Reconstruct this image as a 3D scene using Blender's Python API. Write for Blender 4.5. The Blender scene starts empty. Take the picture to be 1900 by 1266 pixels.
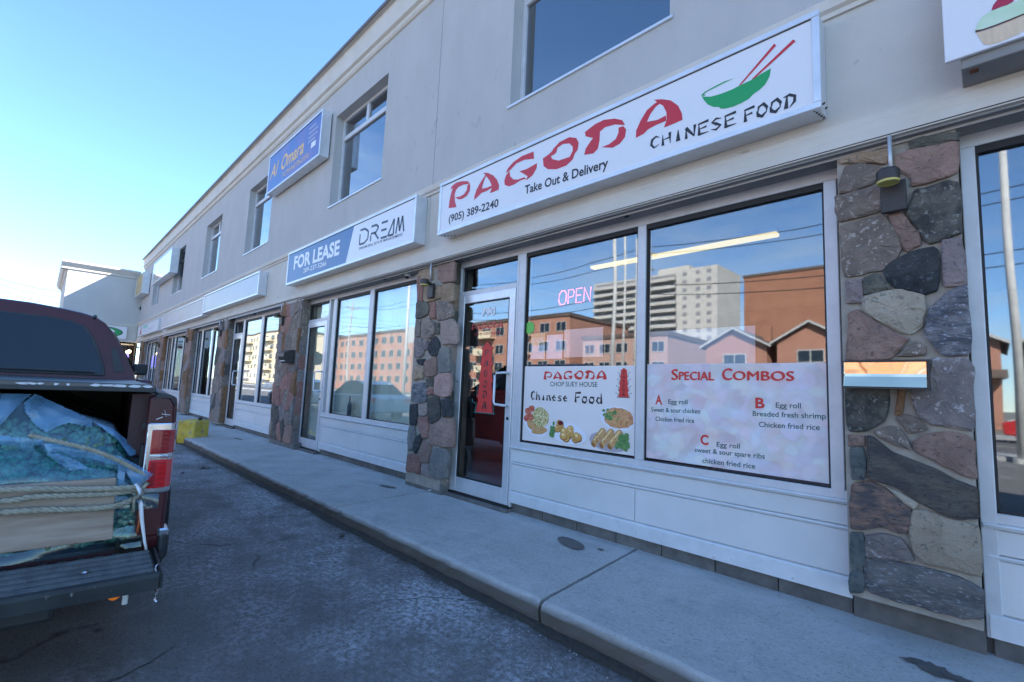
import bpy, bmesh, math, random
from mathutils import Vector, Matrix
random.seed(7)
S = bpy.context.scene
COL = S.collection
R = math.radians

# ---------------------------------------------------------------- camera
CAMZ = 1.35
_y, _p, _r = R(-45.262), R(5.869), R(2.407)
F = Vector((math.sin(_y)*math.cos(_p), math.cos(_y)*math.cos(_p), math.sin(_p)))
_rt = Vector((math.cos(_y), -math.sin(_y), 0))
_up = _rt.cross(F)
RT = _rt*math.cos(_r) + _up*math.sin(_r)
UP = -_rt*math.sin(_r) + _up*math.cos(_r)
cam_data = bpy.data.cameras.new('camera')
cam_data.sensor_width = 36.0
cam_data.lens = 879.9/1900*36
cam_data.clip_start = 0.02
cam_data.clip_end = 3000
cam = bpy.data.objects.new('camera', cam_data)
COL.objects.link(cam)
cam.matrix_world = Matrix(((RT.x, UP.x, -F.x, 0), (RT.y, UP.y, -F.y, 0), (RT.z, UP.z, -F.z, CAMZ), (0, 0, 0, 1)))
S.camera = cam

# ---------------------------------------------------------------- sky, sun, exposure
SUN = Vector((0.62, 1.0, 0.90)).normalized()
SUN_EL = math.asin(SUN.z)
SUN_AZ = math.atan2(SUN.x, SUN.y)
W = bpy.data.worlds.new('World')
S.world = W
W.use_nodes = True
nt = W.node_tree
nt.nodes.clear()
wo = nt.nodes.new('ShaderNodeOutputWorld')
bg = nt.nodes.new('ShaderNodeBackground')
sky = nt.nodes.new('ShaderNodeTexSky')
sky.sky_type = 'NISHITA'
sky.sun_disc = False
sky.sun_elevation = SUN_EL
sky.sun_rotation = SUN_AZ
sky.altitude = 100
sky.air_density = 0.85
sky.dust_density = 0.0
sky.ozone_density = 2.6
tc = nt.nodes.new('ShaderNodeTexCoord')
mp = nt.nodes.new('ShaderNodeMapping')
mp.inputs['Scale'].default_value = (1.2, 1.2, 5.0)
mp.inputs['Location'].default_value = (0.7, 5.2, 1.1)
nz = nt.nodes.new('ShaderNodeTexNoise')
nz.inputs['Scale'].default_value = 2.2
nz.inputs['Detail'].default_value = 7
nz.inputs['Roughness'].default_value = 0.6
rp = nt.nodes.new('ShaderNodeValToRGB')
rp.color_ramp.elements[0].position = 0.44
rp.color_ramp.elements[0].color = (0, 0, 0, 1)
rp.color_ramp.elements[1].position = 0.68
rp.color_ramp.elements[1].color = (0.75, 0.75, 0.75, 1)
sep = nt.nodes.new('ShaderNodeSeparateXYZ')
band = nt.nodes.new('ShaderNodeMapRange')          # clouds thin out towards the zenith
band.inputs['From Min'].default_value = 0.62
band.inputs['From Max'].default_value = 0.10
mul = nt.nodes.new('ShaderNodeMath'); mul.operation = 'MULTIPLY'
mix = nt.nodes.new('ShaderNodeMixRGB')
mix.inputs['Color2'].default_value = (5.2, 5.0, 4.9, 1)
nt.links.new(tc.outputs['Generated'], mp.inputs['Vector'])
nt.links.new(mp.outputs['Vector'], nz.inputs['Vector'])
nt.links.new(nz.outputs['Fac'], rp.inputs['Fac'])
nt.links.new(tc.outputs['Generated'], sep.inputs['Vector'])
nt.links.new(sep.outputs['Z'], band.inputs['Value'])
nt.links.new(rp.outputs['Color'], mul.inputs[0])
nt.links.new(band.outputs['Result'], mul.inputs[1])
side = nt.nodes.new('ShaderNodeMapRange')          # the cloud field lies over the street side; the sky over the roofs is clear
side.inputs['From Min'].default_value = -0.05
side.inputs['From Max'].default_value = -0.40
mul2 = nt.nodes.new('ShaderNodeMath'); mul2.operation = 'MULTIPLY'
nt.links.new(sep.outputs['Y'], side.inputs['Value'])
nt.links.new(mul.outputs['Value'], mul2.inputs[0]); nt.links.new(side.outputs['Result'], mul2.inputs[1])
nt.links.new(mul2.outputs['Value'], mix.inputs['Fac'])
nt.links.new(sky.outputs['Color'], mix.inputs['Color1'])
grade = nt.nodes.new('ShaderNodeMixRGB'); grade.blend_type = 'MULTIPLY'; grade.inputs['Fac'].default_value = 1
grade.inputs['Color2'].default_value = (0.70, 0.85, 0.945, 1)      # very clear cold winter air
nt.links.new(mix.outputs['Color'], grade.inputs['Color1'])
nt.links.new(grade.outputs['Color'], bg.inputs['Color'])
bg.inputs['Strength'].default_value = 0.125
nt.links.new(bg.outputs['Background'], wo.inputs['Surface'])

sun_data = bpy.data.lights.new('sun', 'SUN')
sun_data.energy = 5.0
sun_data.angle = R(0.5)
sun_data.color = (1.0, 0.93, 0.84)
sun = bpy.data.objects.new('sun', sun_data)
COL.objects.link(sun)
sun.rotation_euler = SUN.to_track_quat('Z', 'Y').to_euler()

S.view_settings.view_transform = 'Standard'
S.view_settings.look = 'None'
S.view_settings.exposure = 2.14
S.view_settings.gamma = 1.0
S.view_settings.use_curve_mapping = False
S.cycles.max_bounces = 10
S.cycles.transparent_max_bounces = 16
S.cycles.use_denoising = True

# ---------------------------------------------------------------- materials
def srgb(h):
    h = h.lstrip('#')
    c = [int(h[i:i+2], 16)/255 for i in (0, 2, 4)]
    return tuple((x/12.92 if x <= 0.04045 else ((x+0.055)/1.055)**2.4) for x in c)

MATS = {}
def mat(name, col, rough=0.6, metal=0.0, col2=None, scale=6.0, lo=0.35, hi=0.65, detail=6, stretch=(1, 1, 1),
        bump=0.0, bscale=60.0, bdist=0.01, rnd=0.0, spec=0.5, emit=None, estr=0.0, coat=0.0,
        speck=None, speck_scale=80.0, speck_thr=0.62, roughvar=0.0, coord='Object'):
    m = bpy.data.materials.new(name)
    m.use_nodes = True
    n = m.node_tree
    b = n.nodes['Principled BSDF']
    L = n.links.new
    b.inputs['Roughness'].default_value = rough
    b.inputs['Metallic'].default_value = metal
    b.inputs['Specular IOR Level'].default_value = spec
    b.inputs['Coat Weight'].default_value = coat
    t = n.nodes.new('ShaderNodeTexCoord')
    mpn = n.nodes.new('ShaderNodeMapping')
    mpn.inputs['Scale'].default_value = stretch
    L(t.outputs[coord], mpn.inputs['Vector'])
    vec = mpn.outputs['Vector']
    if rnd:
        oi = n.nodes.new('ShaderNodeObjectInfo')
        va = n.nodes.new('ShaderNodeVectorMath'); va.operation = 'MULTIPLY_ADD'
        va.inputs[1].default_value = (1, 1, 1)
        sc = n.nodes.new('ShaderNodeMath'); sc.operation = 'MULTIPLY'; sc.inputs[1].default_value = 37.0
        L(oi.outputs['Random'], sc.inputs[0])
        L(vec, va.inputs[0]); L(sc.outputs[0], va.inputs[2])
        vec = va.outputs[0]
    out = None
    if col2 is not None:
        no = n.nodes.new('ShaderNodeTexNoise')
        no.inputs['Scale'].default_value = scale
        no.inputs['Detail'].default_value = detail
        no.inputs['Roughness'].default_value = 0.62
        L(vec, no.inputs['Vector'])
        mr = n.nodes.new('ShaderNodeMapRange')
        mr.inputs['From Min'].default_value = lo
        mr.inputs['From Max'].default_value = hi
        L(no.outputs['Fac'], mr.inputs['Value'])
        mx = n.nodes.new('ShaderNodeMixRGB')
        mx.inputs['Color1'].default_value = (*col, 1)
        mx.inputs['Color2'].default_value = (*col2, 1)
        L(mr.outputs['Result'], mx.inputs['Fac'])
        out = mx.outputs['Color']
        if roughvar:
            rr = n.nodes.new('ShaderNodeMapRange')
            rr.inputs['To Min'].default_value = rough-roughvar
            rr.inputs['To Max'].default_value = min(1, rough+roughvar)
            L(mr.outputs['Result'], rr.inputs['Value'])
            L(rr.outputs['Result'], b.inputs['Roughness'])
    if speck is not None:
        ns = n.nodes.new('ShaderNodeTexNoise')
        ns.inputs['Scale'].default_value = speck_scale
        ns.inputs['Detail'].default_value = 3
        ns.inputs['Roughness'].default_value = 0.7
        L(vec, ns.inputs['Vector'])
        ms = n.nodes.new('ShaderNodeMapRange')
        ms.inputs['From Min'].default_value = speck_thr
        ms.inputs['From Max'].default_value = speck_thr+0.06
        L(ns.outputs['Fac'], ms.inputs['Value'])
        m2 = n.nodes.new('ShaderNodeMixRGB')
        m2.inputs['Color2'].default_value = (*speck, 1)
        if out: L(out, m2.inputs['Color1'])
        else: m2.inputs['Color1'].default_value = (*col, 1)
        L(ms.outputs['Result'], m2.inputs['Fac'])
        out = m2.outputs['Color']
    if rnd:
        hv = n.nodes.new('ShaderNodeHueSaturation')
        m3 = n.nodes.new('ShaderNodeMapRange')
        m3.inputs['To Min'].default_value = 1-rnd
        m3.inputs['To Max'].default_value = 1+rnd
        L(oi.outputs['Random'], m3.inputs['Value'])
        L(m3.outputs['Result'], hv.inputs['Value'])
        if out: L(out, hv.inputs['Color'])
        else: hv.inputs['Color'].default_value = (*col, 1)
        out = hv.outputs['Color']
    if out: L(out, b.inputs['Base Color'])
    else: b.inputs['Base Color'].default_value = (*col, 1)
    if bump:
        nb = n.nodes.new('ShaderNodeTexNoise')
        nb.inputs['Scale'].default_value = bscale
        nb.inputs['Detail'].default_value = 8
        nb.inputs['Roughness'].default_value = 0.65
        L(vec, nb.inputs['Vector'])
        bn = n.nodes.new('ShaderNodeBump')
        bn.inputs['Strength'].default_value = bump
        bn.inputs['Distance'].default_value = bdist
        L(nb.outputs['Fac'], bn.inputs['Height'])
        L(bn.outputs['Normal'], b.inputs['Normal'])
    if emit is not None:
        b.inputs['Emission Color'].default_value = (*emit, 1)
        b.inputs['Emission Strength'].default_value = estr
    MATS[name] = m
    return m

def glass_mat(name, tint=(0.75, 0.78, 0.78), base=0.14, gain=1.3, gloss=(0.95, 0.97, 1.0), rough=0.0, wave=0.0):
    m = bpy.data.materials.new(name); m.use_nodes = True
    n = m.node_tree; n.nodes.clear(); L = n.links.new
    o = n.nodes.new('ShaderNodeOutputMaterial')
    tr = n.nodes.new('ShaderNodeBsdfTransparent'); tr.inputs['Color'].default_value = (*tint, 1)
    gl = n.nodes.new('ShaderNodeBsdfGlossy'); gl.inputs['Color'].default_value = (*gloss, 1); gl.inputs['Roughness'].default_value = rough
    fr = n.nodes.new('ShaderNodeFresnel')
    ge = n.nodes.new('ShaderNodeNewGeometry')
    io = n.nodes.new('ShaderNodeMapRange'); io.inputs['To Min'].default_value = 1.52; io.inputs['To Max'].default_value = 1/1.52   # same reflectance on both faces of the sheet
    L(ge.outputs['Backfacing'], io.inputs['Value']); L(io.outputs['Result'], fr.inputs['IOR'])
    ma = n.nodes.new('ShaderNodeMath'); ma.operation = 'MULTIPLY_ADD'; ma.use_clamp = True
    ma.inputs[1].default_value = gain; ma.inputs[2].default_value = base
    mx = n.nodes.new('ShaderNodeMixShader')
    L(fr.outputs[0], ma.inputs[0]); L(ma.outputs[0], mx.inputs[0]); L(tr.outputs[0], mx.inputs[1]); L(gl.outputs[0], mx.inputs[2])
    L(mx.outputs[0], o.inputs['Surface'])
    if wave:
        t = n.nodes.new('ShaderNodeTexCoord'); nb = n.nodes.new('ShaderNodeTexNoise')
        nb.inputs['Scale'].default_value = 0.9; nb.inputs['Detail'].default_value = 1
        bn = n.nodes.new('ShaderNodeBump'); bn.inputs['Strength'].default_value = wave; bn.inputs['Distance'].default_value = 0.004
        L(t.outputs['Object'], nb.inputs['Vector']); L(nb.outputs['Fac'], bn.inputs['Height']); L(bn.outputs['Normal'], gl.inputs['Normal'])
    MATS[name] = m
    return m

stucco = mat('stucco', (0.435, 0.43, 0.42), 0.92, col2=(0.475, 0.47, 0.46), scale=1.6, stretch=(1.3, 1.3, .7), bump=0.5, bscale=90, bdist=0.006, speck=(0.38, 0.38, 0.38), speck_scale=6, speck_thr=0.66)
cream_trim = mat('cream_trim', (0.56, 0.52, 0.46), 0.75, col2=(0.62, 0.58, 0.52), scale=2.5, bump=0.15, bscale=30, bdist=0.004)
fascia_paint = mat('fascia_paint', (0.53, 0.505, 0.455), 0.8, col2=(0.59, 0.56, 0.51), scale=2.0, bump=0.3, bscale=60, bdist=0.004, speck=(0.38, 0.35, 0.3), speck_scale=5, speck_thr=0.68)
roof_edge = mat('roof_edge_metal', (0.16, 0.13, 0.11), 0.5, metal=0.3)
soffit_m = mat('soffit_panel', (0.22, 0.215, 0.21), 0.7, col2=(0.27, 0.26, 0.25), scale=3)
alu = mat('white_aluminium', (0.62, 0.63, 0.65), 0.42, metal=0.15, col2=(0.55, 0.56, 0.58), scale=8, bump=0.05, bscale=20)
alu_bright = mat('bright_aluminium', (0.72, 0.74, 0.77), 0.3, metal=0.35, col2=(0.62, 0.64, 0.67), scale=5)
gasket = mat('black_gasket', (0.015, 0.015, 0.017), 0.6)
panel_white = mat('white_panel_paint', (0.66, 0.66, 0.66), 0.55, col2=(0.58, 0.58, 0.575), scale=1.6, bump=0.06, bscale=12, speck=(0.40, 0.41, 0.42), speck_scale=22, speck_thr=0.74)
panel_edge = mat('panel_trim_paint', (0.66, 0.68, 0.70), 0.5, col2=(0.58, 0.60, 0.62), scale=9, speck=(0.33, 0.32, 0.30), speck_scale=24, speck_thr=0.66)
concrete = mat('pavement_concrete', (0.26, 0.27, 0.275), 0.93, col2=(0.35, 0.36, 0.365), scale=1.1, lo=0.3, hi=0.7, bump=0.35, bscale=120, bdist=0.004, speck=(0.42, 0.42, 0.42), speck_scale=55, speck_thr=0.69)
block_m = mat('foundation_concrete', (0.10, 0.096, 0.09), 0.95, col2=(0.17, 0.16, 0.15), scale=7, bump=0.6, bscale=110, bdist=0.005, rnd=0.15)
mortar = mat('stone_mortar', (0.30, 0.265, 0.22), 0.95, col2=(0.38, 0.345, 0.295), scale=12, bump=0.6, bscale=80, bdist=0.006)
steel_dark = mat('dark_painted_metal', (0.035, 0.03, 0.028), 0.5)
galv = mat('grey_conduit', (0.5, 0.52, 0.55), 0.4, metal=0.4)
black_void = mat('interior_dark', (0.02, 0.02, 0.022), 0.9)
int_wall = mat('interior_wall', (0.16, 0.15, 0.14), 0.9, col2=(0.10, 0.095, 0.09), scale=0.7)
int_floor = mat('interior_floor', (0.12, 0.10, 0.09), 0.6)
int_red = mat('interior_red_panel', (0.42, 0.045, 0.035), 0.6, col2=(0.28, 0.035, 0.03), scale=2)
paper_pale = mat('pale_paper', (0.84, 0.84, 0.66), 0.9, col2=(0.74, 0.76, 0.60), scale=1.2, bump=0.4, bscale=3, bdist=0.05)
sign_white = mat('sign_acrylic_white', (0.74, 0.74, 0.765), 0.28, coat=0.1)
sign_red = mat('sign_vinyl_red', (0.56, 0.02, 0.035), 0.35)
sign_red2 = mat('poster_red', (0.62, 0.035, 0.03), 0.5)
sign_black = mat('sign_vinyl_black', (0.016, 0.016, 0.02), 0.4)
sign_green = mat('sign_vinyl_green', (0.01, 0.32, 0.09), 0.35)
teal_ink = mat('poster_teal_ink', (0.02, 0.10, 0.10), 0.5)
teal_line = mat('teal_vinyl', (0.03, 0.16, 0.15), 0.5)
white_ink = mat('white_vinyl', (0.8, 0.8, 0.82), 0.4)
lease_blue = mat('lease_blue', (0.045, 0.125, 0.29), 0.35, col2=(0.055, 0.155, 0.36), scale=1.2)
navy_ink = mat('navy_ink', (0.02, 0.03, 0.06), 0.4)
omara_blue = mat('night_sky_print', (0.03, 0.10, 0.36), 0.3, col2=(0.22, 0.12, 0.33), scale=0.9, lo=0.45, hi=0.7)
omara_gold = mat('gold_print', (0.80, 0.46, 0.13), 0.4)
sign_grey = mat('blank_sign_face', (0.36, 0.35, 0.38), 0.3, col2=(0.42, 0.40, 0.43), scale=0.7)
sign_cream = mat('faded_sign_face', (0.46, 0.43, 0.43), 0.4, col2=(0.42, 0.39, 0.40), scale=1.1)
faint_ink = mat('faded_ink', (0.50, 0.50, 0.62), 0.5)
sign_gold = mat('gold_sign_face', (0.55, 0.42, 0.20), 0.4, col2=(0.45, 0.36, 0.2), scale=2)
cup_green = mat('icing_print', (0.50, 0.68, 0.45), 0.45, col2=(0.60, 0.74, 0.55), scale=9)
cup_case = mat('cake_case_print', (0.62, 0.46, 0.30), 0.45, col2=(0.72, 0.55, 0.38), scale=30, stretch=(1, 1, 0.1))
cup_red = mat('strawberry_print', (0.42, 0.015, 0.06), 0.45)
brown_ink = mat('brown_ink', (0.10, 0.04, 0.03), 0.5)
pane_m = glass_mat('shop_glass', (0.92, 0.94, 0.94), 0.085, 1.15, wave=0.55, gloss=(.92, .95, 1.0), rough=.02)
pane_up = glass_mat('office_glass', (0.35, 0.40, 0.45), 0.18, 1.2, wave=0.2)
pane_far = glass_mat('far_glass', (0.3, 0.32, 0.34), 0.12, 1.3)
truck_glass = glass_mat('truck_privacy_glass', (0.03, 0.04, 0.05), 0.10, 1.4)
# stones
stone_defs = {
 'moss': ((0.085, 0.09, 0.08), (0.14, 0.14, 0.12)), 'tan': ((0.29, 0.22, 0.15), (0.36, 0.28, 0.21)), 'rose': ((0.22, 0.155, 0.135), (0.30, 0.21, 0.18)),
 'rosered': ((0.23, 0.12, 0.105), (0.30, 0.18, 0.155)), 'umber': ((0.16, 0.14, 0.125), (0.235, 0.20, 0.175)), 'granite': ((0.04, 0.045, 0.045), (0.12, 0.12, 0.11)),
 'coal': ((0.022, 0.027, 0.032), (0.05, 0.055, 0.06)), 'mauve': ((0.20, 0.175, 0.185), (0.27, 0.225, 0.225)), 'mauve2': ((0.15, 0.14, 0.145), (0.22, 0.20, 0.20)),
 'cream': ((0.34, 0.315, 0.26), (0.42, 0.39, 0.33)), 'cream2': ((0.31, 0.26, 0.235), (0.38, 0.32, 0.29)), 'blue': ((0.08, 0.09, 0.115), (0.21, 0.215, 0.24)),
 'brown': ((0.17, 0.095, 0.05), (0.22, 0.13, 0.07)), 'teal': ((0.07, 0.09, 0.10), (0.12, 0.14, 0.14)), 'slate': ((0.07, 0.068, 0.07), (0.12, 0.115, 0.10)),
 'slatepink': ((0.085, 0.08, 0.085), (0.24, 0.16, 0.13)), 'tanbig': ((0.265, 0.235, 0.19), (0.31, 0.28, 0.23)), 'slatebig': ((0.085, 0.09, 0.10), (0.15, 0.15, 0.155)),
 'grey': ((0.17, 0.18, 0.185), (0.24, 0.245, 0.24)), 'pink': ((0.34, 0.23, 0.215), (0.42, 0.29, 0.27)),
}
STONE = {}
for k, (a, b) in stone_defs.items():
    sp = (min(1, b[0]*1.9), min(1, b[1]*1.9), min(1, b[2]*1.9)) if k in ('granite', 'blue', 'slatebig', 'coal', 'mauve2', 'umber') else (a[0]*0.72, a[1]*0.72, a[2]*0.72)
    a = (a[0]*1.14, a[1]*1.05, a[2]*.97); b = (b[0]*1.14, b[1]*1.05, b[2]*.97)
    STONE[k] = mat(k+'_stone', a, 0.9, col2=b, scale=11 if k in ('granite', 'blue', 'slatepink') else 7, lo=.40, hi=.60, bump=1.0, bscale=20, bdist=0.03,
                   stretch=(1, 1, 2.6) if k.startswith('slate') or k == 'blue' else (1, 1, 1), rnd=0.14, speck=sp, speck_scale=34, speck_thr=0.585)

# pavement slabs: grime on the kerb face, salt bloom near the wall
def slab_mat():
    m = bpy.data.materials.new('slab_concrete'); m.use_nodes = True
    n = m.node_tree; L = n.links.new; b = n.nodes['Principled BSDF']; b.inputs['Roughness'].default_value = .93
    t = n.nodes.new('ShaderNodeTexCoord'); sx = n.nodes.new('ShaderNodeSeparateXYZ'); L(t.outputs['Object'], sx.inputs[0])
    def noise(s, d=6, r=.65, st=(1, 1, 1)):
        q = n.nodes.new('ShaderNodeTexNoise'); q.inputs['Scale'].default_value = s; q.inputs['Detail'].default_value = d; q.inputs['Roughness'].default_value = r
        mm = n.nodes.new('ShaderNodeMapping'); mm.inputs['Scale'].default_value = st; L(t.outputs['Object'], mm.inputs['Vector']); L(mm.outputs['Vector'], q.inputs['Vector']); return q.outputs['Fac']
    def rng(v, a, c):
        q = n.nodes.new('ShaderNodeMapRange'); q.inputs['From Min'].default_value = a; q.inputs['From Max'].default_value = c; L(v, q.inputs['Value']); return q.outputs['Result']
    def mul(a, c):
        q = n.nodes.new('ShaderNodeMath'); q.operation = 'MULTIPLY'
        for i, v in enumerate((a, c)):
            if isinstance(v, float): q.inputs[i].default_value = v
            else: L(v, q.inputs[i])
        return q.outputs[0]
    def mixc(f, a, c):
        q = n.nodes.new('ShaderNodeMixRGB'); L(f, q.inputs['Fac'])
        for i, v in (('Color1', a), ('Color2', c)):
            if isinstance(v, tuple): q.inputs[i].default_value = (*v, 1)
            else: L(v, q.inputs[i])
        return q.outputs['Color']
    c = mixc(rng(noise(1.1, 8, .7), .32, .68), (.345, .34, .32), (.46, .455, .435))
    c = mixc(mul(rng(noise(4.5, 7, .7, (.35, 1, 1)), .48, .72), .55), c, (.30, .30, .27))
    c = mixc(mul(rng(noise(70, 4, .8), .50, .66), .55), c, (.55, .56, .57))
    c = mixc(mul(rng(noise(48, 5, .8), .46, .34), .75), c, (.17, .175, .175))
    c = mixc(mul(rng(noise(2.3, 8, .75), .50, .66), .45), c, (.23, .24, .235))
    wallside = mul(rng(sx.outputs['Y'], .72, 1.15), rng(noise(7, 6, .7, (.4, 1, 1)), .40, .62))
    c = mixc(mul(wallside, .55), c, (.50, .52, .55))
    edge = mul(rng(sx.outputs['Y'], .12, .03), rng(noise(9, 6, .7), .38, .6))
    c = mixc(mul(edge, .5), c, (.44, .45, .44))
    grime = mul(rng(sx.outputs['Z'], .122, .085), rng(noise(6, 6, .7, (.5, 1, 1)), .10, .40))
    c = mixc(mul(grime, .92), c, (.095, .080, .066))
    L(c, b.inputs['Base Color'])
    bn = n.nodes.new('ShaderNodeBump'); bn.inputs['Strength'].default_value = .55; bn.inputs['Distance'].default_value = .004
    L(noise(130, 5, .7), bn.inputs['Height']); L(bn.outputs['Normal'], b.inputs['Normal'])
    MATS['slab_concrete'] = m
    return m
slab_concrete = slab_mat()

# asphalt with salt bloom, grit and damp dark patches
def asphalt_mat():
    m = bpy.data.materials.new('parking_asphalt'); m.use_nodes = True
    n = m.node_tree; L = n.links.new; b = n.nodes['Principled BSDF']
    t = n.nodes.new('ShaderNodeTexCoord')
    def noise(s, d=6, r=0.6, st=(1, 1, 1)):
        q = n.nodes.new('ShaderNodeTexNoise'); q.inputs['Scale'].default_value = s; q.inputs['Detail'].default_value = d; q.inputs['Roughness'].default_value = r
        mm = n.nodes.new('ShaderNodeMapping'); mm.inputs['Scale'].default_value = st
        L(t.outputs['Object'], mm.inputs['Vector']); L(mm.outputs['Vector'], q.inputs['Vector']); return q.outputs['Fac']
    def rng(v, a, c, lo=0, hi=1):
        q = n.nodes.new('ShaderNodeMapRange'); q.inputs['From Min'].default_value = a; q.inputs['From Max'].default_value = c
        q.inputs['To Min'].default_value = lo; q.inputs['To Max'].default_value = hi; L(v, q.inputs['Value']); return q.outputs['Result']
    def mth(op, a, c):
        q = n.nodes.new('ShaderNodeMath'); q.operation = op
        for i, v in enumerate((a, c)):
            if isinstance(v, (int, float)): q.inputs[i].default_value = v
            else: L(v, q.inputs[i])
        return q.outputs[0]
    def mixc(f, a, c):
        q = n.nodes.new('ShaderNodeMixRGB')
        L(f, q.inputs['Fac'])
        for i, v in (('Color1', a), ('Color2', c)):
            if isinstance(v, tuple): q.inputs[i].default_value = (*v, 1)
            else: L(v, q.inputs[i])
        return q.outputs['Color']
    base = mixc(rng(noise(1.3, 5), 0.35, 0.65), (0.100, 0.100, 0.096), (0.145, 0.144, 0.138))
    grit = rng(noise(75, 4, 0.8), 0.50, 0.66)
    base = mixc(mth('MULTIPLY', grit, 0.55), base, (0.25, 0.25, 0.255))
    pit = rng(noise(60, 4, 0.8), 0.47, 0.36)
    base = mixc(mth('MULTIPLY', pit, 0.7), base, (0.035, 0.036, 0.038))
    sx = n.nodes.new('ShaderNodeSeparateXYZ'); L(t.outputs['Object'], sx.inputs[0])
    near = rng(sx.outputs['Y'], 0.3, 1.7)                      # salt lies along the kerb
    cloud = rng(noise(1.7, 7, 0.72), 0.40, 0.60)
    fine = rng(noise(28, 6, 0.8), 0.42, 0.60)
    salt = mth('MULTIPLY', mth('MULTIPLY', cloud, fine), mth('MULTIPLY_ADD' if False else 'MULTIPLY', near, 1.0))
    stray = mth('MULTIPLY', mth('MULTIPLY', rng(noise(0.9, 6, 0.75), 0.50, 0.68), fine), 0.55)
    salt = mth('MINIMUM', mth('ADD', salt, stray), 1.0)
    base = mixc(mth('MULTIPLY', salt, 0.9), base, (0.46, 0.48, 0.52))
    gut = mth('MULTIPLY', rng(sx.outputs['Y'], 2.03, 2.16), rng(noise(5, 5), 0.25, 0.6))
    base = mixc(gut, base, (0.040, 0.036, 0.031))
    vo = n.nodes.new('ShaderNodeTexVoronoi'); vo.feature = 'DISTANCE_TO_EDGE'; vo.inputs['Scale'].default_value = 0.55
    mm = n.nodes.new('ShaderNodeMixRGB'); mm.inputs['Fac'].default_value = 0.22
    nv = n.nodes.new('ShaderNodeTexNoise'); nv.inputs['Scale'].default_value = 2.6; nv.inputs['Detail'].default_value = 6
    L(t.outputs['Object'], nv.inputs['Vector']); L(t.outputs['Object'], mm.inputs['Color1']); L(nv.outputs['Color'], mm.inputs['Color2']); L(mm.outputs['Color'], vo.inputs['Vector'])
    crack = mth('MULTIPLY', rng(vo.outputs['Distance'], 0.006, 0.0), rng(noise(0.8), 0.5, 0.56))
    base = mixc(mth('MULTIPLY', crack, 0.8), base, (0.012, 0.012, 0.013))
    L(base, b.inputs['Base Color'])
    b.inputs['Roughness'].default_value = 0.82
    bn = n.nodes.new('ShaderNodeBump'); bn.inputs['Strength'].default_value = 0.9; bn.inputs['Distance'].default_value = 0.006
    h = mth('ADD', noise(150, 4, 0.7), mth('MULTIPLY', crack, -1.5)); L(h, bn.inputs['Height']); L(bn.outputs['Normal'], b.inputs['Normal'])
    MATS['parking_asphalt'] = m
    return m
asphalt = asphalt_mat()

# ---------------------------------------------------------------- mesh helpers
ORG = {}
def origin_of(p): return ORG.get(p.name, Vector((0, 0, 0))) if p else Vector((0, 0, 0))

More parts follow.
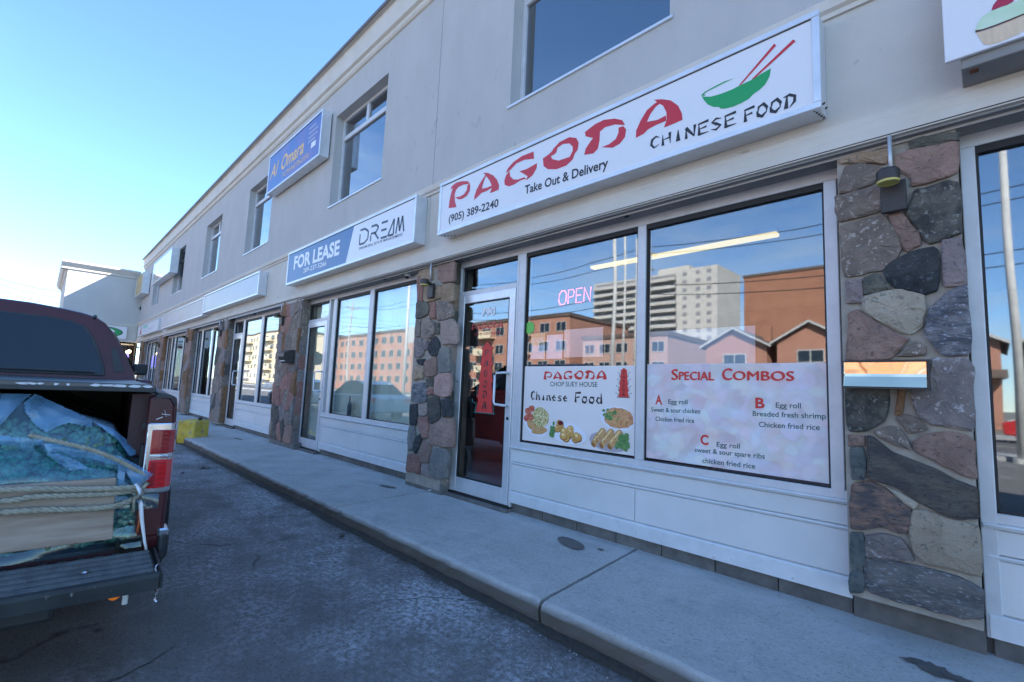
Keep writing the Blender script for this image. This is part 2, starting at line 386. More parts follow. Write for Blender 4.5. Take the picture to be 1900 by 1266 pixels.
class MB:
    def __init__(s): s.v = []; s.f = []; s.mi = []; s.cur = 0
    def add(s, vs, fs):
        o = len(s.v); s.v += [tuple(v) for v in vs]
        for q in fs: s.f.append([o+i for i in q]); s.mi.append(s.cur)
        return s
    def box(s, x0, x1, y0, y1, z0, z1):
        x0, x1 = sorted((x0, x1)); y0, y1 = sorted((y0, y1)); z0, z1 = sorted((z0, z1))
        vs = [(x, y, z) for x in (x0, x1) for y in (y0, y1) for z in (z0, z1)]
        return s.add(vs, [(0, 1, 3, 2), (4, 6, 7, 5), (0, 4, 5, 1), (2, 3, 7, 6), (0, 2, 6, 4), (1, 5, 7, 3)])
    def prism(s, poly, ax, d0, d1):
        """poly in the two other axes; ax = 'x','y','z' is the extrusion axis"""
        n = len(poly)
        def P(a, b, d): return {'x': (d, a, b), 'y': (a, d, b), 'z': (a, b, d)}[ax]
        vs = [P(a, b, d0) for a, b in poly]+[P(a, b, d1) for a, b in poly]
        return s.add(vs, [list(range(n)), list(range(2*n-1, n-1, -1))]+[(i, (i+1) % n, n+(i+1) % n, n+i) for i in range(n)])
    def face_xz(s, poly, y): return s.add([(a, y, b) for a, b in poly], [list(range(len(poly)))])
    def quad(s, a, b, c, d): return s.add([a, b, c, d], [(0, 1, 2, 3)])
    def tube(s, pts, r, n=8, cap=True):
        pts = [Vector(p) for p in pts]; k = len(pts); rs = r if isinstance(r, (list, tuple)) else [r]*k
        ref = Vector((0, 0, 1)); vs = []
        for i, p in enumerate(pts):
            t = (pts[min(i+1, k-1)]-pts[max(i-1, 0)]).normalized()
            if abs(t.dot(ref)) > 0.95: u = t.cross(Vector((1, 0, 0))).normalized()
            else: u = t.cross(ref).normalized()
            w = t.cross(u)
            vs += [p+(u*math.cos(2*math.pi*j/n)+w*math.sin(2*math.pi*j/n))*rs[i] for j in range(n)]
        fs = [(i*n+j, i*n+(j+1) % n, (i+1)*n+(j+1) % n, (i+1)*n+j) for i in range(k-1) for j in range(n)]
        if cap: fs += [list(range(n))[::-1], [(k-1)*n+j for j in range(n)]]
        return s.add(vs, fs)
    def cyl(s, c, ax, r, h, n=20, r2=None):
        c = Vector(c); a = Vector(ax).normalized(); return s.tube([c, c+a*h], [r, r if r2 is None else r2], n)
    def lathe(s, c, prof, n=20, ax='z'):
        vs = []
        for rr, h in prof:
            for j in range(n):
                a = 2*math.pi*j/n; x, y = rr*math.cos(a), rr*math.sin(a)
                q = {'z': (x, y, h), 'y': (x, h, y), 'x': (h, x, y)}[ax]
                vs.append((c[0]+q[0], c[1]+q[1], c[2]+q[2]))
        k = len(prof)
        fs = [(i*n+j, i*n+(j+1) % n, (i+1)*n+(j+1) % n, (i+1)*n+j) for i in range(k-1) for j in range(n)]
        fs += [list(range(n))[::-1], [(k-1)*n+j for j in range(n)]]
        return s.add(vs, fs)
    def build(s, name, m, parent=None, bevel=0.0, seg=1, smooth=False, xf=None, normals=True):
        off = origin_of(parent)
        me = bpy.data.meshes.new(name)
        vs = s.v
        if xf is not None: vs = [tuple(xf @ Vector(v)) for v in vs]
        me.from_pydata([(v[0]-off.x, v[1]-off.y, v[2]-off.z) for v in vs], [], s.f)
        ms = m if isinstance(m, (list, tuple)) else [m]
        for q in ms: me.materials.append(q)
        if len(ms) > 1: me.polygons.foreach_set('material_index', s.mi)
        if normals:
            b = bmesh.new(); b.from_mesh(me); bmesh.ops.recalc_face_normals(b, faces=b.faces); b.to_mesh(me); b.free()
        if smooth: me.polygons.foreach_set('use_smooth', [True]*len(me.polygons))
        me.update()
        o = bpy.data.objects.new(name, me); COL.objects.link(o)
        if parent: o.parent = parent
        ORG[o.name] = off
        if bevel:
            bm = o.modifiers.new('bevel', 'BEVEL'); bm.width = bevel; bm.segments = seg; bm.limit_method = 'ANGLE'; bm.angle_limit = R(35)
        return o

def thing(name, label, cat, loc=(0, 0, 0), group=None, kind=None):
    o = bpy.data.objects.new(name, None); COL.objects.link(o); o.location = loc
    o.empty_display_size = 0.2
    if label: o['label'] = label
    if cat: o['category'] = cat
    if group: o['group'] = group
    if kind: o['kind'] = kind
    ORG[o.name] = Vector(loc)
    return o
def tag(o, label=None, cat=None, group=None, kind=None):
    if label: o['label'] = label
    if cat: o['category'] = cat
    if group: o['group'] = group
    if kind: o['kind'] = kind
    return o
def part(name, mb, m, parent, **k): return mb.build(name, m, parent, **k)

def text(name, s, x0, x1, z0, h, y, m, parent, thick=0.0, slope=0.0, shear=0.0, extr=0.0006, space=1.0, axis='x', up=False):
    """lettering on a wall that faces -Y: baseline from (x0, z0) to x1, capital height h"""
    c = bpy.data.curves.new(name, 'FONT'); c.body = s; c.offset = thick; c.extrude = 0.0; c.shear = shear; c.space_character = space; c.resolution_u = 3
    tmp = bpy.data.objects.new('tmp_text', c); COL.objects.link(tmp)
    me = bpy.data.meshes.new_from_object(tmp); bpy.data.objects.remove(tmp); bpy.data.curves.remove(c)
    me.name = name
    xs = [v.co.x for v in me.vertices]; ys = [v.co.y for v in me.vertices]
    if not xs: return None
    w = max(xs)-min(xs); mn = min(xs); sx = (x1-x0)/w; sz = h/0.70
    off = origin_of(parent)
    for v in me.vertices:
        a, b = (v.co.x-mn)*sx, v.co.y*sz
        if axis == 'x': v.co = (x0+a-off.x, y-off.y, z0+b+slope*a-off.z)
        else: v.co = (y-off.x, x0+a-off.y, z0+b-off.z)
    me.materials.clear(); me.materials.append(m)
    o = bpy.data.objects.new(name, me); COL.objects.link(o); o.parent = parent; ORG[o.name] = off
    return o

# brush lettering made of tapering strokes (unit box)
BR = {
 'C': [[(.95,.8,.03),(.6,1,.13),(.2,.8,.2),(.1,.4,.18),(.4,.03,.13),(.95,.18,.03)]],
 'H': [[(.12,1,.03),(.16,0,.2)], [(.84,1,.2),(.9,0,.03)], [(.1,.5,.04),(.92,.56,.13)]],
 'I': [[(.5,1,.05),(.5,0,.3)]],
 'N': [[(.1,1,.03),(.12,0,.19)], [(.08,.96,.22),(.86,.05,.1)], [(.92,1,.19),(.86,0,.03)]],
 'E': [[(.12,1,.03),(.16,0,.2)], [(.05,.95,.1),(1,1,.17)], [(.15,.5,.05),(.82,.56,.13)], [(.1,.06,.16),(1,.05,.04)]],
 'S': [[(.95,.85,.03),(.5,.97,.14),(.15,.76,.16),(.5,.53,.18),(.86,.3,.16),(.5,.05,.14),(.03,.2,.03)]],
 'F': [[(.12,1,.03),(.16,0,.2)], [(.05,.95,.1),(1,1,.17)], [(.15,.5,.05),(.8,.56,.13)]],
 'O': [[(.12,.42,.04),(.2,.84,.13),(.62,.98,.19),(.93,.62,.15),(.88,.35,.03)], [(.02,.56,.04),(.14,.2,.2),(.5,.03,.2),(.93,.34,.05)]],
 'D': [[(0,.92,.05),(.5,.98,.16),(.93,.75,.16),(.9,.35,.15),(.5,.02,.03)], [(.3,.95,.06),(.2,0,.22)]],
 'P': [[(.22,.92,.04),(.15,0,.22)], [(0,.85,.05),(.5,.98,.14),(.93,.8,.16),(.8,.5,.12),(.25,.42,.03)]],
 'A': [[(.5,1,.04),(.1,0,.2)], [(.38,1,.06),(.78,.72,.2),(.9,.02,.26)], [(.2,.33,.05),(.8,.4,.11)]],
 'G': [[(.95,.85,.03),(.6,1,.13),(.2,.8,.2),(.1,.4,.18),(.4,.04,.14),(.8,.12,.1)], [(.5,.48,.05),(1,.5,.15)], [(.85,.5,.16),(.8,.02,.04)]],
 'h': [[(.15,1,.05),(.15,0,.2)], [(.15,.5,.05),(.6,.58,.14),(.85,0,.18)]],
 'i': [[(.5,.62,.05),(.5,0,.28)]],
 'n': [[(.12,.62,.05),(.16,0,.2)], [(.1,.5,.06),(.6,.6,.15),(.88,0,.18)]],
 'e': [[(.15,.33,.06),(.85,.38,.1),(.5,.62,.12),(.15,.35,.17),(.4,.05,.14),(.95,.12,.03)]],
 's': [[(.9,.55,.03),(.5,.6,.1),(.2,.45,.12),(.6,.3,.14),(.85,.15,.12),(.4,.02,.1),(.05,.1,.03)]],
 'o': [[(.12,.3,.04),(.3,.58,.13),(.75,.55,.17),(.88,.25,.04)], [(.03,.38,.04),(.2,.08,.18),(.6,.02,.17),(.93,.3,.04)]],
 'd': [[(.8,1,.05),(.84,0,.2)], [(.85,.5,.04),(.3,.58,.13),(.12,.25,.16),(.4,.03,.12),(.85,.1,.03)]],
}
BW = 1.35
def brush_word(mb, s, x0, x1, z0, h, y, slope=0.0, fx=None):
    n = len(s); cw = (x1-x0)/n
    for i, ch in enumerate(s):
        for st in BR.get(ch, []):
            L_, R_ = [], []
            k = len(st)
            for j, (a, b, w) in enumerate(st):
                a0, b0, _ = st[max(j-1, 0)]; a1, b1, _ = st[min(j+1, k-1)]
                X = lambda u: u*cw*0.86
                tx, tz = X(a1)-X(a0), (b1-b0)*h
                l = math.hypot(tx, tz) or 1
                nx, nz_ = -tz/l, tx/l
                px, pz = x0+i*cw+X(a), z0+b*h+slope*(i*cw)
                hw = w*h*BW*0.5
                L_.append((px+nx*hw, pz+nz_*hw)); R_.append((px-nx*hw, pz-nz_*hw))
            for j in range(k-1):
                mb.add([(L_[j][0], y, L_[j][1]), (L_[j+1][0], y, L_[j+1][1]), (R_[j+1][0], y, R_[j+1][1]), (R_[j][0], y, R_[j][1])], [(0, 1, 2, 3)])
                y -= 0.00002
    return mb
def ellipse(cx, cz, rx, rz, n=22, jit=0.0, rot=0.0):
    out = []
    for i in range(n):
        a = 2*math.pi*i/n; k = 1+random.uniform(-jit, jit)
        u, w = rx*k*math.cos(a), rz*k*math.sin(a)
        out.append((cx+u*math.cos(rot)-w*math.sin(rot), cz+u*math.sin(rot)+w*math.cos(rot)))
    return out

# ================================================================ SETTING
def sheet(name, x0, x1, y0, y1, z, m, kind='structure', nx=1, ny=1):
    mb = MB()
    for i in range(nx):
        for j in range(ny):
            a0, a1 = x0+(x1-x0)*i/nx, x0+(x1-x0)*(i+1)/nx; b0, b1 = y0+(y1-y0)*j/ny, y0+(y1-y0)*(j+1)/ny
            mb.quad((a0, b0, z), (a1, b0, z), (a1, b1, z), (a0, b1, z))
    o = mb.build(name, m, normals=False); o['kind'] = kind; return o
ground_m = mat('far_ground', (0.14, 0.14, 0.12), 0.95, col2=(0.20, 0.19, 0.16), scale=0.05)
road_m = mat('road_asphalt', (0.075, 0.075, 0.075), 0.9, col2=(0.11, 0.11, 0.11), scale=0.6, bump=0.3, bscale=80)
paint_line = mat('road_paint', (0.55, 0.55, 0.52), 0.8)
sheet('ground', -900, 900, -900, 900, -0.03, ground_m)
sheet('parking_lot', -70, 40, -12, 2.3, 0.0, asphalt)
sheet('road', -250, 120, -26, -13.5, -0.006, road_m)
pv = MB(); pv.box(-250, 120, -13.5, -12, -0.02, 0.12); o = pv.build('roadside_pavement', concrete); o['kind'] = 'structure'
pv = MB(); pv.box(-250, 120, -28.5, -26, -0.02, 0.12); o = pv.build('far_pavement', concrete); o['kind'] = 'structure'
ml = MB()
for i in range(40): ml.box(-120+i*5, -117.5+i*5, -19.9, -19.75, -0.005, -0.002)
o = ml.build('lane_marking', paint_line); o['kind'] = 'structure'

# pavement slabs with a rounded, worn kerb edge
walk = thing('sidewalk', None, None, (0, 2.2, 0), kind='structure')
wet = mat('damp_stain', (0.085, 0.078, 0.072), 0.6, col2=(0.12, 0.115, 0.11), scale=14)
def slab(x0, x1, skew0=0.0, skew1=0.0, gap=0.006):
    prof = [(2.215, -0.02), (2.205, 0.04), (2.200, 0.09), (2.212, 0.118), (2.236, 0.132), (2.30, 0.1345), (2.7, 0.143), (3.2, 0.156), (3.47, 0.163), (3.47, -0.02)]
    n = max(2, int((x1-x0)/0.09)); mb = MB(); vs = []
    for i in range(n+1):
        t = i/n
        for k, (y, z) in enumerate(prof):
            sk = (skew0*(1-t)+skew1*t)*(y-2.2)/1.27
            e = gap/2*(1 if i == 0 else (-1 if i == n else 0))
            jy = (math.sin((x0+(x1-x0)*t)*7.3)+math.sin((x0+(x1-x0)*t)*23.1))*0.003 + (random.uniform(-1, 1)*0.006 if 1 <= k <= 4 else 0)+(.014 if k in (2, 3, 4) and math.sin((x0+(x1-x0)*t)*3.7)*math.sin((x0+(x1-x0)*t)*11.3+2) > .55 else 0)
            jz = random.uniform(-1, 1)*0.003 if 2 <= k <= 4 else 0
            vs.append((x0+(x1-x0)*t+sk+e, y+jy, z+jz))
    m_ = len(prof)
    fs = [(i*m_+k, i*m_+(k+1) % m_, (i+1)*m_+(k+1) % m_, (i+1)*m_+k) for i in range(n) for k in range(m_)]
    fs += [list(range(m_)), [n*m_+k for k in range(m_)][::-1]]
    mb.add(vs, fs)
    return mb.build('slab', slab_concrete, walk, bevel=0.0, smooth=False)
joints = [6.4, -1.9, -4.6, -7.45, -10.2, -12.9, -15.6, -18.4, -21.1, -23.8, -26.5, -29.3]
slabs = []
for i in range(len(joints)-1):
    a, b = joints[i+1], joints[i]
    slabs.append(slab(a, b, skew0=-0.09 if a == -1.9 else 0, skew1=-0.09 if b == -1.9 else 0, gap=0.026 if -1.9 in (a, b) else 0.008))
def stain(cx, cy, rx, ry, z, par, jit=0.12, rot=0.0, n=26):
    p = ellipse(cx, cy, rx, ry, n, jit, rot); mb = MB(); mb.add([(a, b, z+(b-2.2)*0.0255) for a, b in p], [list(range(len(p)))])
    return mb.build('stain', wet, par, normals=False)
stain(-2.40, 3.13, 0.16, 0.075, 0.1385, slabs[1], 0.04, -0.35)
stain(-2.16, 3.19, 0.028, 0.014, 0.1385, slabs[1], 0.1)
stain(-5.05, 3.05, 0.13, 0.035, 0.1385, slabs[2], 0.25, 0.2)
stain(-10.6, 2.95, 0.2, 0.03, 0.1385, slabs[4], 0.3, 0.1)
stain(-0.23, 3.04, 0.085, 0.05, 0.1395, slabs[0], 0.22, -0.3, 22)
stain(-0.30, 3.06, 0.05, 0.03, 0.1402, slabs[0], 0.3, 0.3, 14)
stain(-0.15, 3.02, 0.05, 0.028, 0.1408, slabs[0], 0.3, 0.2, 14)

# ================================================================ MAIN BUILDING
BX0, BX1 = -29.3, 7.0
bld = thing('shop_building', 'long two-storey grey stucco shop row with stone piers along the pavement', 'building', (-11, 3.3, 0))
WY = 3.25
wins = [(-3.46, -1.66), (-7.88, -6.13), (-12.66, -10.95), (-16.86, -15.12), (-21.5, -19.78), (-26.0, -24.35), (1.0, 2.8), (4.6, 6.3)]
WZ0, WZ1 = 4.32, 5.98
mb = MB()
xs = sorted(set([BX0, BX1, -4.806, -4.797]+[v for w in wins for v in w])); zs = [2.80, WZ0, WZ1, 7.0]
for i in range(len(xs)-1):
    for j in range(3):
        xm = (xs[i]+xs[i+1])/2
        if j == 1 and any(a < xm < b for a, b in wins): continue
        y = WY
        if abs(xm+4.8015) < 0.004:
            y = WY+0.012; mb.cur = 1
        mb.quad((xs[i], y, zs[j]), (xs[i+1], y, zs[j]), (xs[i+1], y, zs[j+1]), (xs[i], y, zs[j+1])); mb.cur = 0
for a, b in wins:
    for (p, q, r_, s_) in (((a, WY, WZ0), (a, WY, WZ1), (a, WY+.3, WZ1), (a, WY+.3, WZ0)), ((b, WY, WZ0), (b, WY, WZ1), (b, WY+.3, WZ1), (b, WY+.3, WZ0)),
                          ((a, WY, WZ1), (b, WY, WZ1), (b, WY+.3, WZ1), (a, WY+.3, WZ1)), ((a, WY, WZ0), (b, WY, WZ0), (b, WY+.3, WZ0), (a, WY+.3, WZ0))):
        mb.quad(p, q, r_, s_)
for x in (-4.806, -4.797): mb.quad((x, WY, 2.8), (x, WY, 7), (x, WY+.012, 7), (x, WY+.012, 2.8))
mb.quad((BX1, WY, 0), (BX1, 14, 0), (BX1, 14, 7), (BX1, WY, 7)); mb.quad((BX0, 14, 0), (BX1, 14, 0), (BX1, 14, 7), (BX0, 14, 7))
mb.quad((BX0, WY, 6.96), (BX1, WY, 6.96), (BX1, 14, 6.96), (BX0, 14, 6.96))
mb.build('wall', [stucco, gasket], bld, normals=False)
mb = MB()
for z in (3.95,): mb.box(BX0, BX1-.1, 3.62, 13.5, z, z+0.05)
mb.box(BX0, BX1-.1, 7.0, 7.1, 2.9, 6.9)
mb.build('upper_floor', int_wall, bld)
# roof cornice
mb = MB(); mb.prism([(3.249, 6.49), (3.225, 6.50), (3.205, 6.53), (3.200, 6.575), (3.16, 6.60), (3.155, 6.955), (3.10, 6.965), (3.10, 6.985), (3.6, 6.985), (3.6, 6.49)], 'x', BX0, BX1)
mb.build('cornice', cream_trim, bld)
mb = MB(); mb.box(BX0, BX1, 3.085, 3.7, 6.986, 7.012); mb.box(BX0, BX1, 3.085, 3.099, 6.955, 6.986)
mb.build('roof_edge', roof_edge, bld)
# sign band and its mouldings
for a, b in ((BX0, -8.645), (-8.64, -4.803), (-4.797, BX1)):
    mb = MB(); mb.box(a, b, 3.232, 3.5, 2.93, 3.70); mb.build('fascia', fascia_paint, bld)
mb = MB(); mb.prism([(3.24, 3.70), (3.215, 3.702), (3.212, 3.73), (3.19, 3.745), (3.18, 3.80), (3.195, 3.815), (3.249, 3.83)], 'x', BX0, BX1); mb.build('band_moulding', cream_trim, bld)
mb = MB(); mb.prism([(3.45, 2.83), (3.192, 2.83), (3.192, 2.895), (3.205, 2.90), (3.203, 2.906), (3.203, 2.955), (3.212, 2.962), (3.212, 2.995), (3.235, 3.01), (3.45, 3.01)], 'x', -8.64, BX1); mb.build('lower_moulding', cream_trim, bld)
mb = MB(); mb.box(-8.64, BX1, 3.188, 3.1915, 2.838, 2.842); mb.build('drip_line', gasket, bld)
mb = MB(); mb.prism([(3.45, 2.865), (3.222, 2.865), (3.222, 2.93), (3.23, 2.935), (3.45, 2.935)], 'x', BX0, -8.645); mb.build('lower_moulding', cream_trim, bld)
mb = MB(); mb.box(-8.64, BX1, 3.21, 3.46, 2.815, 2.8295); mb.box(BX0, -8.645, 3.235, 3.46, 2.85, 2.8645)
for x in (-1.15, -3.9, -6.6): mb.box(x-.002, x+.002, 3.215, 3.44, 2.8135, 2.8155)
mb.build('soffit', soffit_m, bld)
mb = MB()
for x, y in ((-2.05, 3.30), (-5.9, 3.3), (1.2, 3.3)): mb.lathe((x, y, 2.806), [(0.022, 0), (0.016, 0.009)], 12)
mb.build('soffit_vent', gasket, bld)

# upper windows
def upper_window(a, b, idx):
    mb = MB(); y0, y1 = 3.385, 3.44; t = 0.05; zt = 5.60
    z0, z1 = WZ0+0.02, WZ1
    mb.box(a, a+t, y0, y1, z0, z1); mb.box(b-t, b, y0, y1, z0, z1); mb.box(a+t, b-t, y0, y1, z0, z0+t); mb.box(a+t, b-t, y0, y1, z1-t, z1)
    mb.box(a+t, b-t, y0+.002, y1, zt-0.04, zt+0.04); mb.box((a+b)/2-.04, (a+b)/2+.04, y0+.004, y1, zt+0.04, z1-t)
    w = mb.build('window', alu, bld, bevel=0.004)
    for (p, q, r_, s_) in ((a+t, b-t, z0+t, zt-.04), (a+t, (a+b)/2-.04, zt+.04, z1-t), ((a+b)/2+.04, b-t, zt+.04, z1-t)):
        m2 = MB(); m2.box(p, q, 3.418, 3.424, r_, s_); m2.build('pane', pane_up, w)
    m2 = MB(); m2.box(a-.03, b+.03, 3.232, 3.40, WZ0-.012, WZ0+.016); m2.build('sill', alu_bright, w, bevel=0.003)
    if idx in (1, 2):
        m2 = MB(); m2.box(a+.06, a+.42, 3.50, 3.52, z0, z1); m2.build('blind', int_wall, w)
for i, (a, b) in enumerate(wins): upper_window(a, b, i)

# shop fronts ------------------------------------------------------
FY0, FY1 = 3.405, 3.50          # frame depth
ZB, ZS, ZH = 0.255, 0.845, 2.745  # panel foot, sill, head
def shop_front(x0, x1, posts, panes, door=None, zt=2.41, transom=None, panel=None, seams=(), interior='dark', zb=ZB):
    """x0..x1 opening; posts: (a,b) frame members; panes: (a,b) glass bays over the white panel; door: (a,b)"""
    zf = 2.83 if x0 > -8.7 else 2.865
    mb = MB(); mb.box(x0, x1, FY0, FY1, ZH, zf-.002)
    for a, b, z0 in posts: mb.box(a, b, FY0-.003, FY1, z0, ZH-.0)
    pa, pb = panel
    mb.box(pa, pb, FY0-.002, FY1, ZS-.05, ZS)
    if transom: mb.box(transom[0], transom[1], FY0-.004, FY1, zt-.015, zt+.045)
    fr = mb.build('shop_window', alu, bld, bevel=0.004)
    m2 = MB()
    for a, b in panes:
        t = 0.012
        m2.box(a, a+t, 3.42, 3.46, ZS, ZH); m2.box(b-t, b, 3.42, 3.46, ZS, ZH); m2.box(a, b, 3.42, 3.46, ZS, ZS+t*.6); m2.box(a, b, 3.412, 3.46, ZH-.04, ZH)
    if transom:
        a, b = transom[2], transom[3]; m2.box(a, a+.012, 3.42, 3.46, zt+.045, ZH); m2.box(a, b, 3.412, 3.46, ZH-.035, ZH); m2.box(b-.012, b, 3.42, 3.46, zt+.045, ZH)
    m2.build('gasket', gasket, fr)
    for a, b in panes:
        m2 = MB(); m2.box(a+.01, b-.01, 3.437, 3.443, ZS+.004, ZH-.02); m2.build('pane', pane_m, fr)
    if transom:
        m2 = MB(); m2.box(transom[2]+.01, transom[3]-.01, 3.437, 3.443, zt+.046, ZH-.02); m2.build('pane', pane_m, fr)
    # white panel under the glass
    kp = MB(); kp.box(pa, pb, 3.42, 3.5, zb+.10, ZS-.05); k = kp.build('kick_panel', panel_white, bld)
    m2 = MB(); m2.prism([(3.50, ZS-.045), (3.385, ZS-.05), (3.378, ZS-.058), (3.39, ZS-.075), (3.50, ZS-.078)], 'x', pa-.01, pb+.01); m2.build('sill', panel_edge, k)
    zr = 0.635
    m2 = MB(); m2.prism([(3.43, zr+.012), (3.402, zr+.008), (3.398, zr), (3.404, zr-.012), (3.43, zr-.014)], 'x', pa, pb); m2.build('rail', panel_edge, k)
    m2 = MB(); m2.prism([(3.43, zb+.115), (3.40, zb+.108), (3.392, zb+.098), (3.394, zb), (3.43, zb-.004)], 'x', pa-.006, pb+.006); m2.build('skirting', panel_edge, k)
    cuts = [pa]+list(seams)+[pb]
    for i in range(len(cuts)-1):
        m2 = MB(); m2.box(cuts[i]+.003, cuts[i+1]-.003, 3.408, 3.419, zb+.116, zr-.016); m2.build('panel', panel_white, k, bevel=0.002)
    m2 = MB(); m2.box(pa+.002, pb-.002, 3.405, 3.419, zr+.014, ZS-.08); m2.build('panel', panel_white, k, bevel=0.002)
    return fr
def shop_door(a, b, z0=0.215, z1=2.40, hinge='left', handle=True):
    mb = MB(); s = 0.085
    y0, y1 = 3.395, 3.44
    mb.box(a, a+s, y0, y1, z0, z1); mb.box(b-s, b, y0, y1, z0, z1); mb.box(a+s, b-s, y0, y1, z1-.09, z1); mb.box(a+s, b-s, y0, y1, z0, z0+.155)
    d = mb.build('door', alu_bright, bld, bevel=0.004)
    m2 = MB(); t = .012
    m2.box(a+s, a+s+t, 3.40, 3.43, z0+.155, z1-.09); m2.box(b-s-t, b-s, 3.40, 3.43, z0+.155, z1-.09); m2.box(a+s, b-s, 3.40, 3.43, z0+.155, z0+.165); m2.box(a+s, b-s, 3.40, 3.43, z1-.10, z1-.09)
    m2.build('gasket', gasket, d)
    m2 = MB(); m2.box(a+s+.005, b-s-.005, 3.414, 3.42, z0+.16, z1-.095); m2.build('pane', pane_m, d)
    hx = b-.10
    if handle:
        m2 = MB(); pts = [(hx+.05, 3.395, 1.52), (hx+.05, 3.34, 1.52), (hx-.06, 3.325, 1.515), (hx-.08, 3.325, 1.49), (hx-.08, 3.325, 1.22), (hx-.06, 3.325, 1.195), (hx+.05, 3.34, 1.19), (hx+.05, 3.395, 1.19)]
        m2.tube(pts, 0.013, 8); m2.build('handle', alu_bright, d, smooth=True)
    m2 = MB(); m2.lathe((b-.04, 3.386, 1.06), [(0.014, 0), (0.018, 0.01)], 12, 'y'); m2.lathe((a+.03, 3.39, 1.42), [(0.008, 0), (0.01, 0.006)], 10, 'y'); m2.build('lock', gasket, d)
    m2 = MB(); m2.box(a-.03, b+.03, 3.38, 3.5, 0.19, 0.212); m2.build('threshold', gasket, d)
    m2 = MB(); m2.box(a-.05, b+.05, 3.33, 3.5, 0.10, 0.19); m2.build('step', block_m, d, bevel=0.01)
    return d

shop_front(-0.06, 4.6, [(-0.06, 0.0, 0.25), (2.05, 2.15, ZS), (4.5, 4.6, .25)], [(0.0, 2.05), (2.15, 4.5)], panel=(-0.04, 4.6), seams=(1.2, 2.5))
shop_front(-4.365, -0.6, [(-4.365, -4.315, .2), (-0.69, -0.62, ZS-.05), (-2.005, -1.93, ZS), (-3.37, -3.28, ZS-.05), (-3.40, -3.372, .2)], [(-1.93, -0.69), (-3.28, -2.005)], transom=(-4.32, -3.40, -4.28, -3.40), panel=(-3.375, -0.605), seams=(-2.0,))
door_pagoda = shop_door(-4.31, -3.405)
shop_front(-8.79, -5.10, [(-5.16, -5.06, ZS-.05), (-6.49, -6.37, ZS), (-7.72, -7.60, ZS-.05), (-7.90, -7.84, .2), (-8.79, -8.74, .2)], [(-6.37, -5.16), (-7.60, -6.49)], transom=(-8.76, -7.88, -8.72, -7.9), panel=(-7.86, -5.08), seams=(-6.55,))
door_lease = shop_door(-8.735, -7.905)
shop_front(-13.45, -9.75, [(-11.36, -11.20, ZS), (-12.66, -12.54, ZS-.05), (-13.45, -13.40, .2), (-10.0, -9.75, ZS-.05)], [(-11.20, -9.8), (-12.54, -11.36)], transom=(-13.42, -12.6, -13.38, -12.66), panel=(-12.66, -9.75), seams=(-11.2,))
shop_door(-13.39, -12.665)
shop_front(-17.4, -14.25, [(-17.4, -17.3, .25), (-15.55, -15.42, ZS), (-16.75, -16.62, ZS), (-14.3, -14.25, ZS)], [(-15.42, -14.3), (-16.62, -15.55), (-17.3, -16.75)], panel=(-17.3, -14.25), seams=(-15.8,))
shop_front(-22.2, -18.2, [(-22.2, -22.1, .25), (-20.75, -20.63, ZS), (-21.35, -21.25, ZS), (-19.35, -19.25, ZS), (-18.25, -18.2, ZS)], [(-19.25, -18.25), (-20.63, -19.35), (-21.25, -20.75), (-22.1, -21.35)], panel=(-22.2, -18.2), seams=(-20.0,))
shop_front(-26.9, -23.2, [(-26.9, -26.8, .25), (-25.0, -24.9, .25), (-24.1, -24.0, .25), (-26.0, -25.9, .25)], [(-24.0, -23.2), (-24.9, -24.1), (-25.9, -25.0), (-26.8, -26.0)], panel=(-26.9, -23.2), seams=(-25.0,))
shop_front(-29.3, -27.9, [(-28.6, -28.5, ZS)], [(-28.5, -27.95), (-29.25, -28.6)], panel=(-29.3, -27.9))

# rooms behind the glass
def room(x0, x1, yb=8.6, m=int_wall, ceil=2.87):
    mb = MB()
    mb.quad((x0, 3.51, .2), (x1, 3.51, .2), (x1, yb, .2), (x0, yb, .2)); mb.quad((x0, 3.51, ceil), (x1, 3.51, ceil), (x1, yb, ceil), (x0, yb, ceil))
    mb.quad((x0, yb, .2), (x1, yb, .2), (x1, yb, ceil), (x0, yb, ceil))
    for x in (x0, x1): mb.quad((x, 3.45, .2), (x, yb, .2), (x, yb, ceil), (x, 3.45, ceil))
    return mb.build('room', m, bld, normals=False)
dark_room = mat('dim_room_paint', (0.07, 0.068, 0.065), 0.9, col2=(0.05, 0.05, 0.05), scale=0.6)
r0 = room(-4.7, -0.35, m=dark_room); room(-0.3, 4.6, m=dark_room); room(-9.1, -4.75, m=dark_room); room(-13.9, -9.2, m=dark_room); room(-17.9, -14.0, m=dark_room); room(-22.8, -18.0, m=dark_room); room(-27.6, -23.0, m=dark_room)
mb = MB(); mb.box(-4.6, -3.30, 3.95, 4.0, .2, 1.30); mb.box(-3.3, -0.8, 5.4, 5.9, .2, 1.15); mb.box(-4.6, -3.3, 3.90, 4.05, 1.30, 1.34); mb.build('counter', int_red, bld, bevel=.01)
mb = MB()
for k in range(4): mb.box(-4.6, -3.9, 8.2, 8.55, .5+k*.5, .53+k*.5)
mb.build('shelf', int_wall, bld)

